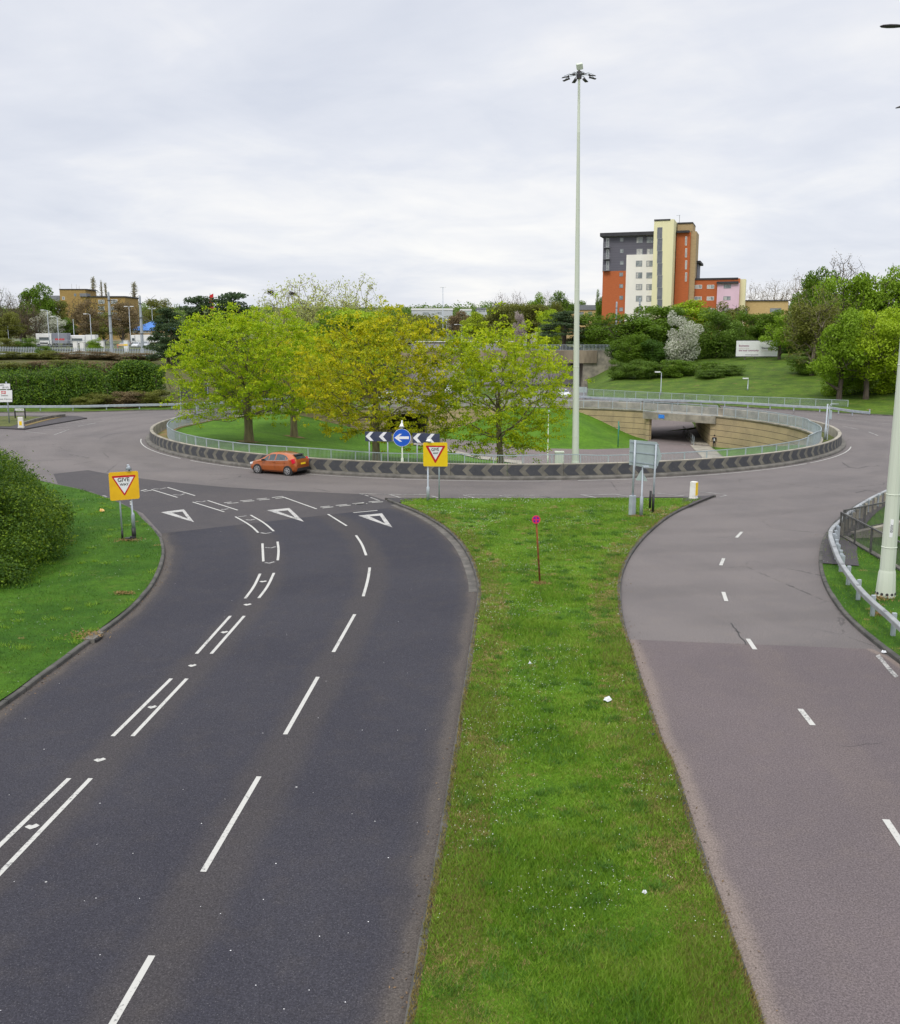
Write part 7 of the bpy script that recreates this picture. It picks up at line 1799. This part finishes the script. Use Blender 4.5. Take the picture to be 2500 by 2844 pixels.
# far belt of woodland
P_ = []
for i in range(120):
    px_ = RNG.uniform(1080, 1720); Y = RNG.uniform(380, 560); x = (px_ - 1250) / F * Y; zt = atY(px_, RNG.uniform(868, 884), Y).z; zg = far_h(Y); hh = max(2.5, (zt - zg) / 2)
    if 1205 < px_ < 1292 and Y < 480: continue
    P_.append((x, Y, zt - hh, RNG.uniform(3, 7), 5, hh))
Pq, Nq = blob_pts(36000, P_, .3); o = quads('woodland', Pq, .5, LV['olive'], None, .7, outn=Nq); tag(o, 'belt of budding trees in front of the far white warehouses', 'woodland', kind='stuff')
cols_ = [LV['mid'], LV['green'], LV['olive'], LV['dark']]
P_ = []; 
for i in range(210):
    px_ = RNG.uniform(-100, 2600) if i % 3 else RNG.uniform(1000, 1720); Y = RNG.uniform(700, 1000); x = (px_ - 1250) / F * Y; zt = atY(px_, 845 + 7 * math.sin(px_ * .013) + RNG.uniform(-7, 9), Y).z; zg = far_h(Y); hh = max(4, (zt - zg) / 2)
    P_.append((x, Y, zt - hh, RNG.uniform(5, 13), 8, hh))
Pq, Nq = blob_pts(60000, P_, .3); o = quads('far_woodland', Pq, .75, LV['mid'], None, .7, outn=Nq); tag(o, 'distant belt of woodland along the horizon', 'woodland', kind='stuff')

# ---------------- hedges
def hedge(label, blobs, n, size, lv, name='hedge', twig=None):
    root = empty(name, Vector(blobs[0][:3]) * Vector((1, 1, 0)) if False else (blobs[0][0], blobs[0][1], 0), 0, label, 'hedge')
    P, N = blob_pts(n, [(b_[0] - blobs[0][0], b_[1] - blobs[0][1], *b_[2:]) for b_ in blobs], .2); keep = P[:, 2] > -.1; P, N = P[keep], N[keep]
    k_ = RNG.random(len(P)) < .035; P[k_] += (N[k_] + np.array([0, 0, .6])) * RNG.uniform(.1, .5, (k_.sum(), 1))
    quads('foliage', P, size, lv, root, .5, outn=N * 1.1 + np.array([0, 0, .35]), jitter=.8)
    mb = MB()
    for b_ in (blobs[::2] if name == 'hedge' else [q for q in blobs if 1.0 < q[2] < 2.0 and q[0] < -16][:6]):
        x, y = b_[0] - blobs[0][0], b_[1] - blobs[0][1]; mb.tube([(x, y, -.2), (x + .2, y, b_[2]), (x - .1, y + .1, b_[2] + b_[5] * .6)], [.12, .08, .03], 5)
    mb.build('stems', M['bark_dark'], root); return root
lv_h = leaf_mat('hedge_leaves', [(.020, .050, .006), (.045, .10, .008), (.09, .175, .012), (.22, .33, .018)], clump=.12)
bl = []; g = np.random.default_rng(5)
for px_ in np.arange(-260, 320, 13):
    for r in range(3):
        Y = 129 + r * 3.2; top_px = np.interp(px_, [-260, 0, 20, 60, 120, 165, 230, 290, 315, 330], [1030, 1030, 1020, 1012, 1018, 1006, 1003, 1015, 1030, 1060]); t = atY(px_ + g.uniform(-6, 6), top_px + g.uniform(12, 24), Y + 3)
        for z in np.arange(.9, t.z - .8, 1.35): bl.append((t.x + g.uniform(-.4, .4), Y + .35 * z * .6 + g.uniform(-.5, .5), z, g.uniform(.8, 1.8), g.uniform(.9, 1.5), g.uniform(.7, 1.4)))
        bl.append((t.x, Y + 1.5, t.z - .9 + g.uniform(-.35, .35), g.uniform(.8, 1.6), 1.2, g.uniform(.7, 1.1)))
for px_, tp, yy, rx in ((-150, 1024, 133, 5.2), (-60, 1022, 134, 5.0), (40, 1018, 133, 4.2), (95, 1012, 135, 4.2), (165, 1004, 134, 4.6), (225, 1001, 135, 4.4), (285, 1008, 133, 3.6), (10, 1060, 129.5, 3.4), (80, 1064, 129, 3.4), (140, 1058, 129.5, 3.6), (205, 1056, 129.5, 3.6), (265, 1062, 129, 3.2)):
    t = atY(px_, tp, yy); bl.append((t.x, yy, t.z * .45, rx, rx * .85, t.z * .55))
hedge('long dark evergreen hedge behind the left guard rail', bl, 110000, .14, lv_h)
bl = []
for px_ in np.arange(335, 448, 12):
    for r in range(3):
        Y = 131 + r * 3; top_px = np.interp(px_, [335, 350, 380, 420, 450], [1020, 1003, 998, 1003, 1020]); t = atY(px_, top_px, Y + 3)
        for z in np.arange(2.2, t.z - .8, 1.35): bl.append((t.x + g.uniform(-.4, .4), Y + .2 * z + g.uniform(-.5, .5), z, g.uniform(.9, 1.4), g.uniform(.9, 1.3), g.uniform(.8, 1.2)))
        bl.append((t.x, Y + 1.5, t.z - .9, 1.2, 1.2, .9))
hedge('shorter dark evergreen hedge beside the long one, partly behind the island tree', bl, 32000, .155, lv_h)
# large bush on the left verge, close to the viewer
lv_b = leaf_mat('bush_leaves', [(.022, .060, .006), (.048, .105, .008), (.095, .17, .010), (.24, .33, .018)], clump=.15)
edge_b = [(-160, 1225), (0, 1232), (30, 1240), (70, 1262), (100, 1290), (130, 1330), (155, 1360), (175, 1400), (195, 1440), (203, 1480), (190, 1530), (160, 1570), (110, 1600), (60, 1635), (0, 1660)]
bl = []; c0 = at(30, 1560, .1)
def solid_from(px_, py_, Y): q_ = atY(px_, py_, Y); return q_
for i in range(760):
    Y = g.uniform(34, 50); px_ = g.uniform(-520, 205); q_ = None
    # right flank of the bush follows the outline; height falls off towards it
    xr = atY(np.interp(Y, [34, 36, 38.5, 44, 48, 50], [70, 140, 188, 200, 160, 100]), 1450, Y).x; x = atY(px_, 1450, Y).x
    dxr = xr - x
    if dxr < .6: continue
    hmax = 4.15 * min(1, (dxr / 3.6)) ** .42 * min(1, .45 + (Y - 34) * .14) ; hmax *= 1 - .10 * math.sin(x * .9 + Y * .4)
    z = g.uniform(.05, 1) ** .5 * hmax - .55
    if z < .3: z = g.uniform(.3, .6)
    bl.append((x, Y, z, g.uniform(.55, 1.0), g.uniform(.55, 1.0), g.uniform(.5, .85)))
bl.sort(key=lambda b_: -b_[2])
hedge('large glossy dark green bush on the left verge in front of the ring road', bl, 250000, .060, lv_b, name='bush')

# ---------------- grass blades and daisies close to the viewer
def blades(name, poly, n, mat, y0, y1, z, hmin, hmax, w, power=2.0):
    a = np.array(poly); out_ = []
    tot = 0; g2 = np.random.default_rng(11)
    while tot < n:
        u = g2.random(n * 2); Y = (y0 ** (1 - power) + u * (y1 ** (1 - power) - y0 ** (1 - power))) ** (1 / (1 - power)) if power != 1 else y0 * (y1 / y0) ** u
        X = g2.uniform(a[:, 0].min(), a[:, 0].max(), n * 2); Q = np.c_[X, Y]; Q = Q[inpoly(Q, poly)]; out_.append(Q); tot += len(Q)
    Q = np.vstack(out_)[:n]; n = len(Q)
    patch_ = .5 + .5 * np.sin(Q[:, 0] * 1.1 + 1.3 * np.sin(Q[:, 1] * .6)) * np.sin(Q[:, 1] * .9 + .7 * np.sin(Q[:, 0] * .8))
    h = g2.uniform(hmin, hmax, n) * (.55 + .9 * patch_ ** 2); ang = g2.uniform(0, 2 * math.pi, n); lean = g2.uniform(.2, 1.1, n) * h
    wv = (w * (Q[:, 1] / y0) ** .55)
    b0 = np.c_[Q[:, 0] - np.cos(ang) * wv, Q[:, 1] - np.sin(ang) * wv, np.full(n, z)]; b1 = np.c_[Q[:, 0] + np.cos(ang) * wv, Q[:, 1] + np.sin(ang) * wv, np.full(n, z)]
    la = g2.uniform(0, 2 * math.pi, n); tp = np.c_[Q[:, 0] + np.cos(la) * lean, Q[:, 1] + np.sin(la) * lean, z + h]
    V = np.stack([b0, b1, tp], 1).reshape(-1, 3)
    me = bpy.data.meshes.new(name); me.vertices.add(3 * n); me.vertices.foreach_set('co', V.ravel().astype(np.float32)); me.loops.add(3 * n); me.loops.foreach_set('vertex_index', np.arange(3 * n, dtype=np.int32))
    me.polygons.add(n); me.polygons.foreach_set('loop_start', np.arange(0, 3 * n, 3, dtype=np.int32)); me.polygons.foreach_set('loop_total', np.full(n, 3, dtype=np.int32)); me.update(calc_edges=True); me.materials.append(mat)
    return link(name, me)
M['thatch'] = leaf_mat('thatch', [(.20, .12, .05), (.32, .20, .08), (.12, .13, .03)], tr=.15, clump=.2)
gb = leaf_mat('grass_blades', [(.062, .142, .010), (.112, .232, .014), (.168, .295, .020), (.26, .27, .07)], tr=.25, clump=.3)
gd = leaf_mat('dry_blades', [(.26, .19, .07), (.20, .17, .05), (.12, .16, .03)], tr=.2, clump=.3)
mp = np.array(med_poly)
vlp = np.array([(p.x, p.y) for p in verge_left if p.x > -30] + [(-30, 60), (-30, 15)])
vrp = np.array([(p.x, p.y) for p in vr if p.y < 58] + [(34, 58), (34, 15)])
tag(blades('grass_blades', mp, 330000, gb, 8.5, 54, .135, .05, .115, .0055, 1.7), 'short green grass covering the central median', 'grass', kind='stuff')
def clumps(name, label, poly, n, per, rad, mat, y0, y1, hmin, hmax, w, edge=None, seed=31):
    # tufts: groups of blades round random centres, denser towards the edges when asked
    g2 = np.random.default_rng(seed); a = np.array(poly); C_ = []
    while len(C_) < n:
        u = g2.random(4000); Y = y0 * (y1 / y0) ** u; X = g2.uniform(a[:, 0].min(), a[:, 0].max(), 4000); P = np.c_[X, Y]; P = P[inpoly(P, poly)]
        if edge:
            lo_ = np.interp(P[:, 1], edge[0][:, 1], edge[0][:, 0]); hi_ = np.interp(P[:, 1], edge[1][:, 1], edge[1][:, 0]); d_ = np.minimum(P[:, 0] - lo_, hi_ - P[:, 0]); P = P[g2.random(len(P)) < np.where(d_ < 1.0, 1.0, .10)]
        C_ += list(P)
    C_ = np.array(C_[:n]); r = g2.uniform(.3, 1, n) * rad
    Q = np.repeat(C_, per, 0) + g2.normal(size=(n * per, 2)) * np.repeat(r, per)[:, None] * np.array([1, .8])
    Q = Q[inpoly(Q, poly)]; k = len(Q); h = g2.uniform(hmin, hmax, k); ang = g2.uniform(0, 6.283, k); lean = g2.uniform(.3, 1.3, k) * h; wv = w * (Q[:, 1] / y0) ** .5; la = g2.uniform(0, 6.283, k); z = .135
    V = np.stack([np.c_[Q[:, 0] - np.cos(ang) * wv, Q[:, 1] - np.sin(ang) * wv, np.full(k, z)], np.c_[Q[:, 0] + np.cos(ang) * wv, Q[:, 1] + np.sin(ang) * wv, np.full(k, z)], np.c_[Q[:, 0] + np.cos(la) * lean, Q[:, 1] + np.sin(la) * lean, z + h]], 1).reshape(-1, 3)
    me = bpy.data.meshes.new(name); me.vertices.add(3 * k); me.vertices.foreach_set('co', V.ravel().astype(np.float32)); me.loops.add(3 * k); me.loops.foreach_set('vertex_index', np.arange(3 * k, dtype=np.int32))
    me.polygons.add(k); me.polygons.foreach_set('loop_start', np.arange(0, 3 * k, 3, dtype=np.int32)); me.polygons.foreach_set('loop_total', np.full(k, 3, dtype=np.int32)); me.update(calc_edges=True); me.materials.append(mat)
    return tag(link(name, me), label, 'grass', kind='stuff')
el = np.array(sorted([(p.x, p.y) for p in ml], key=lambda q: q[1])); er = np.array(sorted([(p.x, p.y) for p in mr], key=lambda q: q[1]))
gt = leaf_mat('straw', [(.30, .22, .085), (.42, .32, .14), (.22, .19, .06)], tr=.2, clump=.2)
gk = leaf_mat('dark_tufts', [(.050, .128, .016), (.075, .175, .02), (.11, .22, .026)], tr=.2, clump=.2)
gl_ = leaf_mat('light_tufts', [(.15, .29, .02), (.21, .36, .03), (.26, .34, .05)], tr=.3, clump=.2)
clumps('straw_tufts', 'tan patches of dead clipped grass, thickest along the median edges', mp, 1200, 80, .15, gt, 8.8, 52, .02, .06, .006, (el, er), 31)
clumps('dark_tufts', 'dark blue-green tufts of coarse grass in the median turf', mp, 300, 90, .22, gk, 8.8, 50, .06, .15, .006, None, 32)
clumps('light_tufts', 'light green tufts of fresh grass in the median turf', mp, 420, 60, .14, gl_, 8.8, 52, .05, .13, .006, None, 33)
g3 = np.random.default_rng(44); Qs = []
for x, y, w, d_ in SOIL: Qs.append(np.array([x, y]) + g3.normal(size=(260, 2)) * np.array([w * .45, d_ * .8]))
Qs = np.vstack(Qs); tag(quads('dead_thatch', np.c_[Qs, g3.uniform(.15, .21, len(Qs))], .05, M['thatch'], None, .25, outn=np.tile([0, 0, 1.2], (len(Qs), 1))), 'dead tan grass sprayed off around the sign posts', 'grass', kind='stuff')
clumps('light_tufts', 'light green tufts of fresh grass on the left verge', vlp, 260, 60, .16, gl_, 22, 56, .05, .12, .007, None, 34)
clumps('straw_tufts', 'tan wisps of dead grass on the left verge', vlp, 60, 40, .12, gt, 22, 56, .02, .06, .006, None, 35)
clumps('straw_tufts', 'tan wisps of dead grass on the right verge by the near mast', vrp, 200, 50, .16, gt, 20, 45, .02, .07, .006, None, 36)
# dry strimmed fringe beside the kerbs
fr_l = [(p.x, p.y) for p in inset(med_left[:-4], -.04)] + [(p.x, p.y) for p in reversed(inset(med_left[:-4], -.95))]
fr_r = [(p.x, p.y) for p in inset(list(reversed(med_right[:-4])), -.03)] + [(p.x, p.y) for p in reversed(inset(list(reversed(med_right[:-4])), -.9))]
tag(blades('dry_grass', mp, 16000, gd, 8.5, 54, .135, .04, .10, .006, 1.7), 'dry yellowed grass blades scattered through the median turf', 'grass', kind='stuff')
tag(blades('dry_grass', np.array(fr_l), 60000, gd, 8.5, 52, .135, .03, .085, .006, 2.0), 'dry clipped grass along the left edge of the median', 'grass', kind='stuff')
tag(blades('dry_grass', np.array(fr_r), 60000, gd, 8.5, 52, .135, .03, .085, .006, 2.0), 'dry clipped grass along the right edge of the median', 'grass', kind='stuff')
gv = leaf_mat('verge_blades', [(.026, .078, .006), (.05, .125, .008), (.08, .165, .010), (.14, .16, .03)], tr=.25, clump=.3)
tag(blades('grass_blades', vlp, 70000, gv, 20, 58, .135, .04, .09, .007, 1.5), 'short green grass on the left verge under the bush', 'grass', kind='stuff')
tag(blades('grass_blades', vrp, 40000, gb, 20, 46, .135, .05, .11, .007, 1.5), 'short green grass on the right verge round the near mast', 'grass', kind='stuff')
def daisies(label, poly, n, y0, y1, thr, power=1.0, size=.0075, avoid=None):
    g2 = np.random.default_rng(21); a = np.array(poly); Q = []
    ph = g2.uniform(0, 6.28, 8); kx = g2.normal(size=8) * .9; ky = g2.normal(size=8) * .9
    while len(Q) < n:
        u = g2.random(6000); Y = y0 * (y1 / y0) ** u if power == 1 else (y0 ** (1 - power) + u * (y1 ** (1 - power) - y0 ** (1 - power))) ** (1 / (1 - power)); X = g2.uniform(a[:, 0].min(), a[:, 0].max(), 6000); P = np.c_[X, Y]; P = P[inpoly(P, poly)]
        f = sum(np.sin(P[:, 0] * kx[i] + P[:, 1] * ky[i] + ph[i]) for i in range(8)) / 4; Q += list(P[(f > thr) | (g2.random(len(f)) < .13)])
    Q = np.array(Q[:n]); C_ = np.c_[Q, np.full(len(Q), .215) + g2.uniform(-.02, .02, len(Q))]
    o = quads('daisies', C_, 1.0, M['petal'], None, .8, outn=np.tile([0, -.5, 2.5], (len(Q), 1)), jitter=.5)
    V = np.array([v.co for v in o.data.vertices]).reshape(-1, 4, 3); c = V.mean(1, keepdims=True); s = size * (.8 + .018 * Q[:, 1])[:, None, None]; V = c + (V - c) * s; o.data.vertices.foreach_set('co', V.ravel().astype(np.float32)); o.data.update()
    return tag(o, label, 'flowers', kind='stuff')
M['petal'] = plain('daisy_petals', (.78, .78, .76), (.70, .70, .72), 20, .7)
daisies('small white daisies scattered over the central median', mp, 3400, 13, 54, .2, .35)
daisies('small white daisies scattered over the left verge', vlp, 900, 22, 56, .35, .5)
daisies('small white daisies on the right verge by the near mast', vrp, 700, 20, 45, .2, .5)
# pale grit and chewing gum specks on the near road
g2 = np.random.default_rng(3); Q = []
while len(Q) < 60:
    p_ = at(g2.uniform(0, 1300), g2.uniform(1500, 2844)); 
    if p_.x < np.interp(p_.y, [q.y for q in sorted(med_left, key=lambda q: q.y)], [q.x for q in sorted(med_left, key=lambda q: q.y)]) - .2 : Q.append((p_.x, p_.y, .012))
o = quads('road_grit', np.array(Q), .013, M['petal'], None, .8, outn=np.tile([0, 0, 9.0], (len(Q), 1)), jitter=.1); tag(o, 'pale specks of grit scattered over the dark approach road', 'grit', kind='stuff')
Qd = []; g5 = np.random.default_rng(77)
for line_, sgn, n_ in ((left_kerb, -1, 500), (med_left, 1, 420), (med_right, -1, 380), (right_kerb, 1, 300)):
    P5 = resample(line_, .1); T5 = np.gradient(P5, axis=0); T5 /= np.linalg.norm(T5, axis=1)[:, None]
    i_ = (g5.random(n_) ** 1.0 * (len(P5) - 1)).astype(int); o5 = np.abs(g5.normal(size=n_)) * .16 + .02; c5 = np.sin(i_ * .013 + sgn) + g5.normal(size=n_) * .5 > .1
    nrm = np.c_[-T5[:, 1], T5[:, 0]][i_] * sgn; Qd.append(np.c_[P5[i_, :2] + nrm * o5[:, None], np.full(n_, .022)][c5])
M['debris'] = leaf_mat('gutter_debris', [(.10, .06, .03), (.20, .13, .07), (.05, .04, .03), (.30, .24, .16)], tr=.05)
o = quads('gutter_debris', np.vstack(Qd), .028, M['debris'], None, .5, outn=np.tile([0, 0, 2.5], (sum(map(len, Qd)), 1))); tag(o, 'dry leaf litter and grit lying in the gutters along the kerbs', 'leaf litter', kind='stuff')
print('leaf faces', LEAF_TOTAL)
